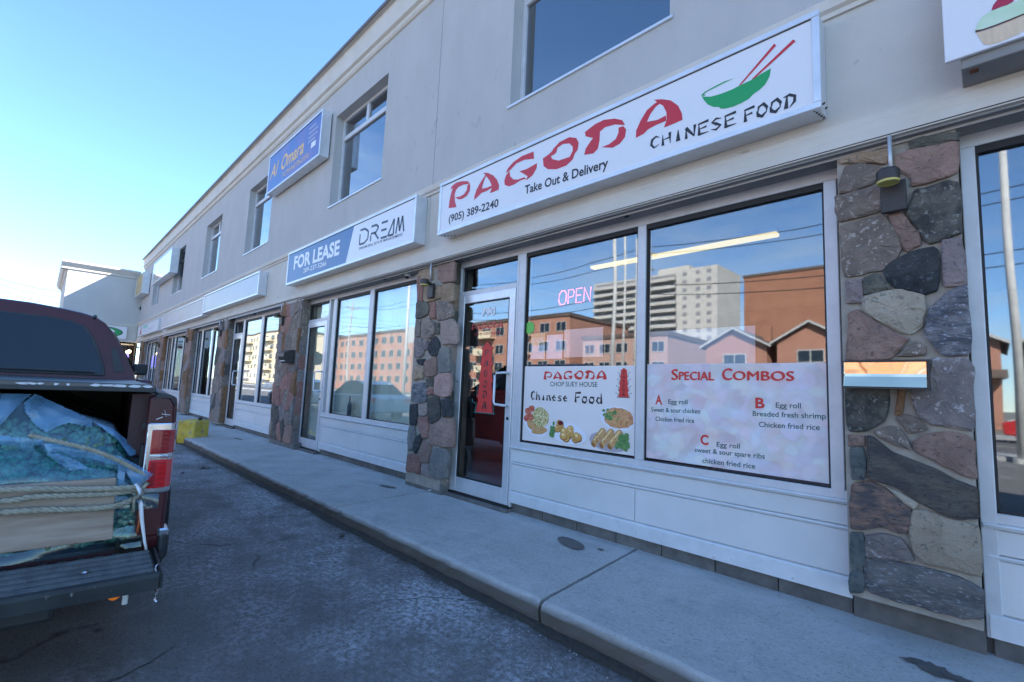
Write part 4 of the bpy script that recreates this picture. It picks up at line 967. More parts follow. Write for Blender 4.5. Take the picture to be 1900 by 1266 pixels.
sg = lightbox('restaurant_sign', 'long white light box sign with red brush lettering and green bowl over the restaurant', -4.37, -0.625, 3.065, 3.675, sign_white)
for key, nm in (('P', 'letter'), ('A', 'letter'), ('G', 'letter'), ('O', 'letter'), ('D', 'letter'), ('AA', 'letter')):
    poly_part(nm, [p for k, p in PAGODA_WORD if k == key], SY+.0085, sign_red, sg)
poly_part('bowl_emblem', [p for k, p in BOWL if k == 'green'], SY+.0085, sign_green, sg)
poly_part('chopstick', [BOWL[2][1]], SY+.008, sign_red, sg); poly_part('chopstick', [BOWL[3][1]], SY+.008, sign_red, sg)
text('lettering', '(905) 389-2240', -4.18, -3.37, 3.175, 0.082, SY+.0085, sign_black, sg, thick=.022, slope=-.022)
text('lettering', 'Take Out & Delivery', -3.01, -2.085, 3.185, 0.082, SY+.0085, sign_black, sg, thick=.022, slope=-.028)
for w_, a, b, z_, sl_ in (('CHINESE', -1.715, -1.085, 3.180, -.07), ('FOOD', -1.05, -0.74, 3.133, -.03)):
    mb = MB(); brush_word(mb, w_, a, b, z_, .085, SY+.0085, slope=sl_); mb.build('lettering', sign_black, sg, normals=False)
text('small_print', 'P. Signworld 123-4567', -1.0, -0.80, 3.108, 0.014, SY+.0085, sign_red, sg) if False else None
mb = MB()
for i in range(5): mb.lathe((-4.33+i*.03, 3.09+i*.025, 3.058), [(.006, 0), (.007, .008)], 8)
for i in range(5): mb.lathe((-.66+i*.006, 3.09+i*.028, 3.06), [(.006, 0), (.007, .008)], 8)
for i in range(4): mb.lathe((-.618, 3.09+i*.03, 3.09+.02*(i % 2)), [(.006, 0), (.006, .006)], 8, 'x')
mb.build('screws', steel_dark, sg)

sg = lightbox('lease_sign', 'half blue half white FOR LEASE light box sign over the papered shop', -9.06, -4.86, 3.085, 3.685, sign_white)
poly_part('blue_field', [[(-9.02, 3.122), (-6.68, 3.122), (-6.49, 3.648), (-9.02, 3.648)]], SY+.009, lease_blue, sg)
text('lettering', 'FOR LEASE', -8.76, -6.92, 3.345, 0.225, SY+.0075, white_ink, sg, thick=.035, slope=-.025)
text('lettering', '289-237-5266', -8.29, -7.36, 3.205, 0.078, SY+.0075, white_ink, sg, thick=.012, slope=-.012)
mb = MB(); dx, dz, hh = -6.28, 3.325, .21
def seg(a, b, w=.03): 
    l = math.hypot(b[0]-a[0], b[1]-a[1]); nx_, nz_ = -(b[1]-a[1])/l*w/2, (b[0]-a[0])/l*w/2
    mb.add([(a[0]+nx_, SY+.0085, a[1]+nz_), (b[0]+nx_, SY+.0085, b[1]+nz_), (b[0]-nx_, SY+.0085, b[1]-nz_), (a[0]-nx_, SY+.0085, a[1]-nz_)], [(0, 1, 2, 3)])
sl = -.045
def P_(x, z): return (dx+x, dz+z*hh+x*sl)
for a, b in [((0,.0),(0,.72)), ((0,1),(.14,1)), ((.14,1),(.24,.75)), ((.24,.75),(.24,.25)), ((.24,.25),(.14,0)), ((.14,0),(0,0)),
             ((.32,0),(.32,.4)), ((.32,1),(.46,1)), ((.46,1),(.52,.8)), ((.52,.8),(.46,.5)), ((.46,.5),(.32,.5)), ((.42,.5),(.54,0)),
             ((.60,1),(.76,1)), ((.60,.5),(.74,.5)), ((.60,0),(.76,0)), ((.78,0),(.92,1)), ((.92,1),(.92,0)), ((.92,0),(.80,0)),
             ((.98,0),(1.02,1)), ((1.02,1),(1.07,.1)), ((1.07,.1),(1.12,1)), ((1.12,1),(1.17,0))]: seg(P_(*a), P_(*b))
mb.build('lettering', navy_ink, sg, normals=False)
text('lettering', 'DREAM REAL ESTATE MANAGEMENT', -6.28, -5.13, 3.247, 0.036, SY+.0085, navy_ink, sg, thick=.008, slope=-.022)

sg = lightbox('gold_script_sign', 'blue light box sign with gold script lettering high beside the office window', -10.72, -8.03, 5.26, 6.11, omara_blue)
text('lettering', 'Al', -10.62, -10.12, 5.56, .30, SY+.0085, omara_gold, sg, thick=.01, shear=.3)
text('lettering', 'Omara', -9.95, -8.80, 5.57, .29, SY+.0085, omara_gold, sg, thick=.02, shear=.25)
scribble('small_print', -9.85, -8.52, 5.38, .12, SY+.0085, omara_gold, sg, 14, 2)
for i, (w_, z_) in enumerate(((.30, 5.92), (.38, 5.83), (.36, 5.74), (.30, 5.66))):
    mb = MB(); k = 0
    while k < w_: mb.box(-8.60+k, -8.60+k+.03, SY+.008, SY+.0085, z_, z_+.04); k += .045
    mb.build('small_print', faint_ink, sg)
mb = MB(); mb.box(-8.45, -8.25, SY+.008, SY+.0085, 5.52, 5.62); mb.build('badge', white_ink, sg)

sg = lightbox('blank_sign', 'blank grey light box sign with white frame left of the FOR LEASE sign', -15.28, -10.66, 3.10, 3.60, sign_grey)
sg = lightbox('faded_sign', 'long faded cream light box sign with barely readable lettering beyond the blank grey one', -21.6, -15.33, 3.04, 3.56, sign_cream)
scribble('faded_print', -21.3, -18.6, 3.16, .24, SY+.0085, faint_ink, sg, 6, 3)
sg = lightbox('small_white_sign', 'small white light box sign with red and green marks near the far end', -27.3, -22.3, 3.04, 3.54, sign_white)
mb = MB(); mb.face_xz([(-26.9, 3.1), (-26.4, 3.1), (-26.5, 3.3), (-26.65, 3.48), (-26.8, 3.3)], SY+.0085); mb.build('mark', sign_red, sg, normals=False)
mb = MB(); mb.box(-26.1, -24.9, SY+.008, SY+.0085, 3.33, 3.45); mb.build('mark', mat('pale_green_print', (.25, .6, .45), .4), sg)
scribble('faded_print', -25.9, -23.0, 3.17, .12, SY+.0085, faint_ink, sg, 9, 4)
sky_face = mat('glossy_white_face', (0.72, 0.76, 0.80), 0.06, coat=1.0, spec=1.0)
sg = lightbox('upper_white_sign', 'glossy blank white light box sign high on the far part of the wall', -24.5, -20.65, 5.05, 5.97, sky_face, y0=2.98, depth=.25)
sg = lightbox('gold_sign', 'gold faced light box sign high at the far end of the wall', -29.05, -27.0, 5.02, 6.0, sign_gold, y0=2.95, depth=.28)

cs = thing('bakery_sign', 'white sign with a cupcake picture at the top right corner of the view', 'sign', (1.6, 3.23, 3.03))
mb = MB(); mb.box(-.03, 3.4, 3.02, 3.23, 2.985, 3.62); mb.build('sign_box', soffit_m, cs, bevel=.004)
mb = MB(); mb.box(-.085, 3.45, 2.995, 3.018, 3.035, 3.68); mb.build('sign_face', sign_white, cs, bevel=.003)
mb = MB(); mb.box(.0, .03, 3.05, 3.08, 2.979, 2.985); mb.build('rust_spot', mat('rust', (.16, .05, .025), .8), cs)
poly_part('cake_case', [[(0.028, 3.132), (0.075, 3.126), (0.184, 3.135), (0.213, 3.137), (0.251, 3.139), (0.235, 3.047), (0.18, 3.059), (0.16, 3.051), (0.101, 3.045), (0.068, 3.049), (0.051, 3.061)]], 2.9935, cup_case, cs)
poly_part('icing', [[(0.027, 3.146), (0.035, 3.177), (0.053, 3.203), (0.083, 3.212), (0.117, 3.212), (0.157, 3.213), (0.197, 3.212), (0.235, 3.195), (0.255, 3.146), (0.213, 3.14), (0.184, 3.142), (0.14, 3.139), (0.093, 3.137), (0.05, 3.138)]], 2.9925, cup_green, cs)
poly_part('icing_edge', [[(0.025, 3.144), (0.05, 3.138), (0.093, 3.137), (0.14, 3.139), (0.184, 3.142), (0.213, 3.14), (0.213, 3.135), (0.184, 3.135), (0.14, 3.131), (0.092, 3.129), (0.054, 3.131), (0.028, 3.133)]], 2.9920, brown_ink, cs)
poly_part('strawberry', [[(0.083, 3.215), (0.091, 3.24), (0.104, 3.255), (0.121, 3.264), (0.143, 3.26), (0.158, 3.235), (0.154, 3.219), (0.133, 3.212), (0.117, 3.216), (0.096, 3.214)]], 2.9920, cup_red, cs)


# ================================================================ WALL FITTINGS
lens_m = mat('lamp_lens', (.55, .45, .12), .4)
LG = 'round black lamps on the stone piers'
def pier_lamp(x, y, label):
    t = thing('wall_lamp', label, 'wall lamp', (x, y, 2.40), group=LG)
    mb = MB(); mb.tube([(x-.005, y-.03, 2.83), (x-.005, y-.03, 2.60)], .010, 8); mb.build('conduit', galv, t, smooth=True)
    mb = MB(); mb.box(x-.055, x+.055, y-.03, y+.005, 2.40, 2.57); mb.build('back_plate', steel_dark, t, bevel=.004)
    mb = MB(); mb.box(x-.02, x+.02, y-.10, y-.03, 2.555, 2.585); mb.lathe((x-.01, y-.105, 2.545), [(.05, 0), (.052, .01), (.052, .052), (.046, .062)], 24); mb.build('lamp_head', steel_dark, t)
    mb = MB(); mb.lathe((x-.01, y-.105, 2.533), [(.036, 0.004), (.049, 0), (.050, .012)], 24); mb.build('lens_ring', lens_m, t)
    return t
pier_lamp(-.325, 3.22, 'round black wall lamp with yellow ring above the brass letter box')
pier_lamp(-4.66, 3.235, 'black wall lamp on the stone pier left of the restaurant door')
pier_lamp(-9.55, 3.225, 'black wall lamp on the wide stone pier above the black wedge light')
pier_lamp(-13.95, 3.225, 'black wall lamp on the pier between the catering shop and the next shop')
pier_lamp(-17.85, 3.225, 'black wall lamp on the third stone pier from the far end')
pier_lamp(-22.7, 3.225, 'black wall lamp on the second stone pier from the far end')
pier_lamp(-27.4, 3.225, 'black wall lamp on the stone pier at the far end')
t = thing('wedge_light', 'black wedge shaped wall light halfway up the wide stone pier', 'wall lamp', (-8.95, 3.22, 1.66))
mb = MB(); mb.prism([(3.235, 1.66), (3.235, 1.90), (3.18, 1.90), (3.05, 1.84), (3.05, 1.77), (3.12, 1.66)], 'x', -9.1, -8.8); mb.build('housing', steel_dark, t, bevel=.006)
mb = MB(); mb.box(-9.05, -8.85, 3.075, 3.115, 1.69, 1.70); mb.build('lens', white_ink, t)
cam_white = mat('camera_plastic', (.6, .6, .58), .4)
for x, z, lb in ((-5.38, 2.83, 'small white dome camera under the soffit above the papered shop window'), (-11.6, 2.865, 'small white camera under the soffit above the catering shop'), (-20.9, 2.865, 'small white camera under the soffit near the far end of the row')):
    t = thing('security_camera', lb, 'camera', (x, 3.34, z), group='cameras under the soffit')
    mb = MB(); mb.lathe((x, 3.34, z-.055), [(.03, 0), (.045, .01), (.05, .04), (.05, .055)], 16); mb.build('housing', cam_white, t, smooth=False)
    mb = MB(); mb.lathe((x+.0, 3.325, z-.078), [(.008, 0), (.028, .012), (.033, .028)], 16); mb.build('dome', gasket, t, smooth=True)
brass = bpy.data.materials.new('polished_brass'); brass.use_nodes = True
_n = brass.node_tree; _b = _n.nodes['Principled BSDF']; _b.inputs['Base Color'].default_value = (.90, .77, .55, 1); _b.inputs['Metallic'].default_value = 1; _b.inputs['Roughness'].default_value = .07
_t = _n.nodes.new('ShaderNodeTexCoord'); _z = _n.nodes.new('ShaderNodeTexNoise'); _z.inputs['Scale'].default_value = 4; _z.inputs['Detail'].default_value = 1
_u = _n.nodes.new('ShaderNodeBump'); _u.inputs['Strength'].default_value = .5; _u.inputs['Distance'].default_value = .035
_n.links.new(_t.outputs['Object'], _z.inputs['Vector']); _n.links.new(_z.outputs['Fac'], _u.inputs['Height']); _n.links.new(_u.outputs['Normal'], _b.inputs['Normal'])
t = thing('brass_letterbox', 'shiny brass letter box on the right hand stone pier', 'letter box', (-.39, 3.2, 1.44))
mb = MB(); mb.prism([(3.245, 1.583), (3.152, 1.583), (3.150, 1.515), (3.147, 1.500), (3.128, 1.443), (3.245, 1.443)], 'x', -.565, -.215); mb.build('box', brass, t, bevel=.004)
mb = MB(); mb.prism([(3.24, 1.596), (3.142, 1.585), (3.142, 1.578), (3.24, 1.589)], 'x', -.57, -.21); mb.build('lid', steel_dark, t)
mb = MB(); mb.box(-.57, -.21, 3.12, 3.15, 1.436, 1.4425); mb.box(-.2145, -.208, 3.143, 3.2, 1.436, 1.583); mb.build('rim', steel_dark, t)

# ================================================================ WINDOW GRAPHICS (restaurant shop)
GY = 3.436
pos_bg = mat('poster_lilac_white', (.76, .71, .69), .45, col2=(.80, .76, .74), scale=1.5)
plate_m = mat('plate_print', (.80, .80, .86), .4)
def poster(name, label, x0, x1, z0, z1, m):
    p = thing(name, label, 'poster', ((x0+x1)/2, GY, z0)); mb = MB(); mb.box(x0, x1, GY-.006, GY, z0, z1); mb.build('sheet', m, p); return p
def pagoda_word(x0, x1, z0, h, y, m, par, slope=0.0):
    order = ['P', 'A', 'G', 'O', 'D', 'AA']; cw = (x1-x0)/6; mb = MB()
    for i, key in enumerate(order):
        ps = [p for k, p in PAGODA_WORD if k == key]; xs_ = [a for p in ps for a, _ in p]; zs_ = [b for p in ps for _, b in p]
        a0, a1, b0, b1 = min(xs_), max(xs_), min(zs_), max(zs_)
        for j, p in enumerate(ps): mb.face_xz([(x0+i*cw+(a-a0)/(a1-a0)*cw*.86, z0+slope*i*cw+(b-b0)/(b1-b0)*h) for a, b in p], y-j*.00005)
    return mb.build('lettering', m, par, normals=False)
p1 = poster('menu_poster', 'white window poster with red brush title and four plates of food', -3.262, -2.012, .866, 1.588, pos_bg)
y = GY-.0075
pagoda_word(-3.01, -2.28, 1.458, .082, y, sign_red2, p1, .02)
text('lettering', 'CHOP SUEY HOUSE', -2.925, -2.39, 1.399, .044, y, teal_ink, p1, thick=.004, slope=.012)
for w_, a, b, h_ in (('Chinese', -3.165, -2.70, .082), ('Food', -2.63, -2.325, .088)):
    mb = MB(); brush_word(mb, w_, a, b, 1.262, h_, y, slope=.004); mb.build('lettering', sign_black, p1, normals=False)
def tower(par, x0, x1, z0, z1, y, letters=True, tiers=4):
    w = x1-x0; h = z1-z0; cx = (x0+x1)/2; mb = MB()
    prof = []
    for k in range(tiers):
        a = k/tiers; zz = z0+h*.92*a; hw = w*(.34-.14*a)
        mb.face_xz([(cx-hw, zz), (cx+hw, zz), (cx+hw*.78, zz+h*.92/tiers*.8), (cx+hw*1.02, zz+h*.92/tiers), (cx-hw*1.02, zz+h*.92/tiers), (cx-hw*.78, zz+h*.92/tiers*.8)], y)
    mb.face_xz([(cx-w*.22, z0+h*.90), (cx+w*.22, z0+h*.90), (cx, z1)], y-.0001)
    mb.build('tower_picture', sign_red2, par, normals=False)
    ml = MB(); r_ = w*.012
    for k in range(tiers):
        zz = z0+h*.92*(k+.0)/tiers; hw = w*(.47-.16*k/tiers); s_ = h*.92/tiers
        for q in (-1, 1):
            ml.tube([(cx+q*hw*.80, y, zz), (cx+q*hw*.72, y, zz+s_*.55), (cx+q*hw*1.05, y, zz+s_*.62), (cx+q*hw*1.08, y, zz+s_*.80)], r_, 4)
    ml.tube([(cx-w*.40, y, z0), (cx+w*.40, y, z0)], r_*1.3, 4)
    ml.build('outline', teal_line, par)
    if letters:
        mm = MB(); n = 6; lh = h*.082
        for i, ch in enumerate('PAGODA'):
            cz = z0+h*(.84-i*.148); brush_word(mm, ch, cx-lh*.55, cx+lh*.6, cz-lh*.5, lh*(1+i*.06), y-.0008)
        mm.build('lettering', sign_black, par, normals=False)
tower(p1, -2.205, -2.055, 1.325, 1.57, y)
def blobs(par, name, m, items, y0=None, jit=.12, n=12):
    mb = MB()
    for i, (cx, cz, rx, rz, ro) in enumerate(items): mb.face_xz(ellipse(cx, cz, rx, rz, n, jit, ro), y0-i*.00008)
    o = mb.build(name, m, par, normals=False)
    if len(items) > 1: o['kind'] = 'stuff'
fried = mat('fried_rice_print', (.50, .38, .12), .6, col2=(.62, .52, .25), scale=60, speck=(.12, .25, .05), speck_scale=110, speck_thr=.58)
tomato = mat('tomato_print', (.45, .05, .03), .5, col2=(.62, .22, .14), scale=30)
roll_m = mat('egg_roll_print', (.50, .26, .09), .5, col2=(.62, .36, .16), scale=26)
ball_m = mat('fried_ball_print', (.55, .27, .06), .5, col2=(.68, .40, .12), scale=22)
ball_h = mat('fried_ball_highlight_print', (.88, .62, .28), .5)
ball_d = mat('fried_ball_edge_print', (.33, .13, .03), .5)
green_p = mat('greens_print', (.05, .16, .04), .6, col2=(.16, .32, .10), scale=50)
noodle = mat('noodle_print', (.50, .18, .07), .5, col2=(.70, .42, .24), scale=55, stretch=(1, 1, .5), speck=(.06, .06, .03), speck_scale=35, speck_thr=.62)
sauce = mat('sauce_print', (.16, .01, .012), .4)
rnd = random.Random(3)
# plates are trimmed to the sheet where they meet its edge
blobs(p1, 'plate_picture', plate_m, [(-3.090, 1.030, .165, .105, -.40)], y, 0, 30)
blobs(p1, 'food_picture', fried, [(-3.03, 1.10, .105, .095, 0), (-3.08, 1.05, .10, .08, .3)], y-.0008, .07, 18)
def grains(cx, cz, rx, rz, cnt, m, yy, s_=.006, jx=2.2):
    mb = MB()
    for i in range(cnt):
        a = rnd.uniform(0, 6.28); q = math.sqrt(rnd.random()); u, w = cx+rx*q*math.cos(a), cz+rz*q*math.sin(a); mb.face_xz(ellipse(u, w, s_*jx*rnd.uniform(.6, 1), s_*rnd.uniform(.5, 1), 6, .2, rnd.uniform(0, 3)), yy-i*.0000015)
    mb.build('food_picture', m, p1, normals=False)['kind'] = 'stuff'
rice_l = mat('rice_grain_print', (.82, .70, .42), .6); rice_d = mat('rice_dark_print', (.30, .20, .07), .6); veg_p = mat('green_onion_print', (.16, .34, .06), .6); org_p = mat('carrot_print', (.75, .28, .06), .6)
grains(-3.04, 1.09, .11, .095, 90, rice_d, y-.0010); grains(-3.04, 1.09, .11, .095, 150, rice_l, y-.0011, .005); grains(-3.04, 1.09, .11, .095, 36, veg_p, y-.00125, .006, 1.5)
blobs(p1, 'food_picture', tomato, [(-3.19, 1.145, .045, .040, 0), (-3.15, 1.175, .045, .034, .4), (-3.205, 1.08, .042, .036, 0), (-3.155, 1.09, .036, .036, 0)], y-.0016)
blobs(p1, 'food_picture', roll_m, [(-3.15, 1.02, .060, .038, -.6), (-3.04, .975, .10, .034, .15), (-3.10, .995, .06, .035, -.3)], y-.0024, .05, 16)
blobs(p1, 'plate_picture', plate_m, [(-2.70, .982, .215, .095, -.08)], y-.0026, 0, 34)
gl = [(-2.70+rnd.uniform(-.11, .12), .985+rnd.uniform(-.045, .075), .042, .034, rnd.uniform(-1, 1)) for _ in range(16)]
for k, g in enumerate(gl):
    blobs(p1, 'food_picture', ball_d, [(g[0], g[1]-.005, g[2]+.004, g[3]+.004, g[4])], y-.0032-k*.00016, .05)
    blobs(p1, 'food_picture', ball_m, [g], y-.0033-k*.00016, .05)
    blobs(p1, 'food_picture', ball_h, [(g[0]-.008, g[1]+.010, g[2]*.45, g[3]*.42, g[4])], y-.00338-k*.00016, .1)
blobs(p1, 'food_picture', green_p, [(-2.87+rnd.uniform(-.03, .02), 1.0+rnd.uniform(-.06, .06), .013, .022, rnd.uniform(-1, 1)) for _ in range(22)], y-.0036)
blobs(p1, 'food_picture', sauce, [(-2.78, 1.068, .036, .020, 0)], y-.0064)
blobs(p1, 'plate_picture', plate_m, [(-2.185, 1.15, .17, .100, -.12)], y, 0, 34)
blobs(p1, 'food_picture', noodle, [(-2.17, 1.155, .142, .082, -.1), (-2.22, 1.13, .10, .055, -.3)], y-.0008, .08, 22)
ns = MB()
for i in range(34):
    cx, cz = -2.18+rnd.uniform(-.10, .10), 1.15+rnd.uniform(-.05, .055); a = rnd.uniform(0, 3)
    ns.tube([(cx+.03*math.cos(a+k*.7), y-.0018, cz+.022*math.sin(a+k*.9)) for k in range(5)], .0018, 4)
ns.build('noodle_strands', mat('noodle_strand_print', (.80, .50, .24), .5), p1)
grains(-2.17, 1.155, .13, .075, 60, rice_d, y-.0020, .004, 3); grains(-2.17, 1.155, .13, .075, 50, org_p, y-.0021, .005, 2.5); grains(-2.22, 1.15, .08, .06, 26, veg_p, y-.0022, .007, 1.6)
blobs(p1, 'food_picture', green_p, [(-2.26+rnd.uniform(-.06, .06), 1.17+rnd.uniform(-.03, .05), .016, .011, rnd.uniform(-1, 1)) for _ in range(16)], y-.0024)
blobs(p1, 'plate_picture', mat('plate_shadow_print', (.42, .38, .42), .5), [(-2.265, .952, .195, .080, -.05)], y-.0004, 0, 30)
for k in range(3):
    c = -2.38+k*.082
    poly_part('food_picture', [[(c-.060, .925), (c-.045, .900), (c-.015, .895), (c+.085, 1.02), (c+.088, 1.045), (c+.065, 1.062), (c+.04, 1.06), (c-.03, .98)]], y-.0012-k*.0008, roll_m, p1)
    blobs(p1, 'food_picture', ball_d, [(c-.038, .912, .026, .016, -.7)], y-.0016-k*.0008, .1)
    poly_part('food_picture', [[(c-.035, .955), (c-.022, .945), (c+.062, 1.045), (c+.05, 1.052)]], y-.0015-k*.0008, ball_h, p1)
    grains(c+.01, .975, .03, .045, 10, ball_d, y-.0017-k*.0008, .004)
blobs(p1, 'food_picture', green_p, [(-2.13+rnd.uniform(-.05, .05), .965+rnd.uniform(-.055, .06), .022, .018, rnd.uniform(-1, 1)) for _ in range(34)], y-.0036)

# combo poster: faded food photograph behind the words
cm = bpy.data.materials.new('faded_rice_print'); cm.use_nodes = True
_n = cm.node_tree; _b = _n.nodes['Principled BSDF']; _b.inputs['Roughness'].default_value = .5
_t = _n.nodes.new('ShaderNodeTexCoord'); _v = _n.nodes.new('ShaderNodeTexVoronoi'); _v.feature = 'SMOOTH_F1'; _v.inputs['Scale'].default_value = 15; _v.inputs['Smoothness'].default_value = .6
_w = _n.nodes.new('ShaderNodeTexNoise'); _w.inputs['Scale'].default_value = 5; _w.inputs['Detail'].default_value = 3
_a = _n.nodes.new('ShaderNodeMixRGB'); _a.inputs['Fac'].default_value = .15
_n.links.new(_t.outputs['Object'], _a.inputs['Color1']); _n.links.new(_w.outputs['Color'], _a.inputs['Color2']); _n.links.new(_a.outputs['Color'], _v.inputs['Vector'])
_h = _n.nodes.new('ShaderNodeHueSaturation'); _h.inputs['Saturation'].default_value = .38; _h.inputs['Value'].default_value = .85
_n.links.new(_v.outputs['Color'], _h.inputs['Color'])
_m = _n.nodes.new('ShaderNodeMixRGB'); _m.inputs['Fac'].default_value = .48; _m.inputs['Color2'].default_value = (.72, .66, .68, 1)
_n.links.new(_h.outputs['Color'], _m.inputs['Color1'])
_r2 = _n.nodes.new('ShaderNodeValToRGB'); _r2.color_ramp.elements[0].position = .35; _r2.color_ramp.elements[0].color = (.74, .52, .50, 1); _r2.color_ramp.elements[1].position = .62; _r2.color_ramp.elements[1].color = (.74, .74, .80, 1)
_n.links.new(_w.outputs['Fac'], _r2.inputs['Fac'])
_m2 = _n.nodes.new('ShaderNodeMixRGB'); _m2.inputs['Fac'].default_value = .5
_n.links.new(_m.outputs['Color'], _m2.inputs['Color1']); _n.links.new(_r2.outputs['Color'], _m2.inputs['Color2']); _n.links.new(_m2.outputs['Color'], _b.inputs['Base Color'])
p2 = poster('combo_poster', 'pale window poster with red combos heading over a faded rice picture', -1.918, -.702, .868, 1.598, cm)
for w_, a, b, h_ in (('S', -1.715, -1.665, .082), ('PECIAL', -1.655, -1.395, .062), ('C', -1.335, -1.270, .082), ('OMBOS', -1.262, -.885, .062)):
    for k_ in range(3): text('lettering', w_, a+k_*.0035, b+k_*.0035, 1.477+(a+1.7)*.012+(k_-1)*.002, h_, y-k_*.0004, sign_red2, p2)
for w_, a, z_ in (('A', -1.845, 1.287), ('B', -1.115, 1.298), ('C', -1.488, 1.018)): text('lettering', w_, a, a+.058, z_, .068, y, sign_red2, p2, thick=.03)
for w_, a, b, z_ in (('Egg roll', -1.737, -1.585, 1.294), ('Sweet & sour chicken', -1.88, -1.49, 1.226), ('Chicken fried rice', -1.842, -1.535, 1.157), ('Egg roll', -.99, -.845, 1.306), ('Breaded fresh shrimp', -1.132, -.712, 1.243),
                     ('Chicken fried rice', -1.094, -.746, 1.174), ('Egg roll', -1.372, -1.216, 1.013), ('sweet & sour spare ribs', -1.53, -1.06, .957), ('chicken fried rice', -1.474, -1.12, .888)):
    text('lettering', w_, a, b, z_, .034, y, teal_ink, p2, thick=.010, slope=.025)

# door vinyl
dv = thing('door_decal', 'red pagoda tower sticker with vertical lettering on the glass of the restaurant door', 'sticker', (-3.82, 3.41, 1.1))
tower(dv, -4.02, -3.62, 1.09, 1.86, 3.411, tiers=4)
n7 = thing('number_decal', 'white house number 790 on the top of the restaurant door glass', 'sticker', (-3.83, 3.41, 2.13))
text('lettering', '790', -3.945, -3.72, 2.145, .085, 3.412, white_ink, n7, thick=.04)
ar = thing('arc_decal', 'faint red restaurant lettering across the upper glass of the restaurant door', 'sticker', (-3.83, 3.41, 1.98))
pagoda_word(-4.10, -3.58, 2.00, .07, 3.412, mat('faint_red_vinyl', (.5, .06, .06), .5), ar)
text('lettering', 'CHOP SUEY HOUSE', -4.05, -3.62, 1.935, .028, 3.412, MATS['faint_red_vinyl'], ar)

# notices taped inside the left pane
def notice(label, x0, x1, z0, z1, m, txt=None, ink=None, yy=3.452, cat='notice'):
    t = thing('window_notice', label, cat, ((x0+x1)/2, yy, z0), group='papers taped inside the restaurant window')
    mb = MB(); mb.box(x0, x1, yy, yy+.002, z0, z1); mb.build('paper', m, t)
    if txt: text('lettering', txt[0], x0+.02, x1-.02, txt[1], txt[2], yy-.0008, ink, t, thick=.02)
    return t
pap = mat('notice_paper', (.85, .80, .88), .7); pap_p = mat('pinkish_paper', (.82, .62, .62), .7, col2=(.85, .72, .7), scale=4); kraft = mat('tan_paper', (.66, .48, .26), .7)
notice('tan PASS notice with white word inside the left restaurant pane', -3.215, -3.03, 1.80, 1.915, kraft, ('PASS', 1.82, .05), white_ink)
notice('white certificate under the PASS notice inside the left restaurant pane', -3.215, -3.03, 1.66, 1.80, pap, yy=3.455)
notice('second white certificate, right of the PASS notice in the left restaurant pane', -3.005, -2.81, 1.66, 1.89, pap)
notice('pinkish wide paper, rightmost of those taped in the left restaurant pane', -2.79, -2.36, 1.67, 1.93, pap_p)
t = thing('green_sticker', 'round green sticker at the left edge of the restaurant window', 'sticker', (-3.21, 3.43, 1.95))
mb = MB(); mb.face_xz(ellipse(-3.225, 1.975, .062, .062, 24), 3.4355); mb.build('disc', mat('lime_sticker', (.16, .55, .10), .5), t, normals=False)
t = thing('window_card', 'wide pale translucent card leaning inside the right restaurant pane', 'card', (-1.55, 3.46, 1.6))
mb = MB(); mb.box(-1.925, -1.12, 3.455, 3.457, 1.55, 1.86); mb.build('sheet', mat('pale_card', (.50, .54, .60), .7), t)

# neon sign and ceiling tube
neon = mat('neon_pink', (1, .3, .45), emit=(1.0, .13, .27), estr=.42)
on = thing('neon_open_sign', 'pink neon OPEN sign hanging inside the restaurant window', 'neon sign', (-2.75, 3.54, 2.2))
zb_, hh = 2.195, .135
def neon_letter(paths, x0, w_):
    mb = MB()
    for dy, sc in ((0, 1.0),):
        for p in paths: mb.tube([(x0+a*w_, 3.54, zb_+b*hh) for a, b in p], .0065, 6)
    mb.build('letter_tube', neon, on, smooth=True)
neon_letter([[(.2,.0),(0,.3),(.05,.75),(.35,1),(.75,1),(1,.7),(.95,.25),(.7,0),(.2,0)]], -2.945, .095)
neon_letter([[(0,0),(.05,1),(.7,1),(1,.8),(.8,.5),(.05,.45)]], -2.83, .075)
neon_letter([[(1,1),(.05,1),(0,0),(.95,0)],[(.02,.52),(.8,.52)]], -2.735, .07)
neon_letter([[(0,0),(.08,1),(.85,0),(.95,1)]], -2.645, .085)
mb = MB()
for x in (-2.9, -2.6): mb.tube([(x, 3.56, 2.86), (x, 3.56, 2.2)], .002, 4)
mb.tube([(-2.97, 3.56, 2.26), (-2.53, 3.56, 2.26)], .004, 5); mb.build('hanger', steel_dark, on)
tube_em = mat('fluorescent_tube', (1, .9, .6), emit=(1.0, .74, .20), estr=.27)
ft = thing('ceiling_light', 'long lit fluorescent ceiling light inside the restaurant shop', 'ceiling light', (-2.25, 4.5, 2.86))
mb = MB(); mb.box(-3.26, -1.25, 4.44, 4.56, 2.835, 2.868); mb.build('housing', int_wall, ft, bevel=.004)
mb = MB(); mb.box(-3.25, -1.26, 4.455, 4.545, 2.80, 2.834); mb.build('diffuser', tube_em, ft, bevel=.01, seg=2)
t = thing('work_lamp', 'small warm lit lamp inside a far shop window', 'lamp', (-21.0, 5, 2.2))
mb = MB(); mb.lathe((-21.0, 4.4, 2.15), [(.02, 0), (.10, .03), (.12, .10), (.03, .14)], 12); mb.tube([(-21.0, 4.4, 2.28), (-21.0, 4.4, 2.87)], .01, 5); mb.build('shade', warm_em, t)

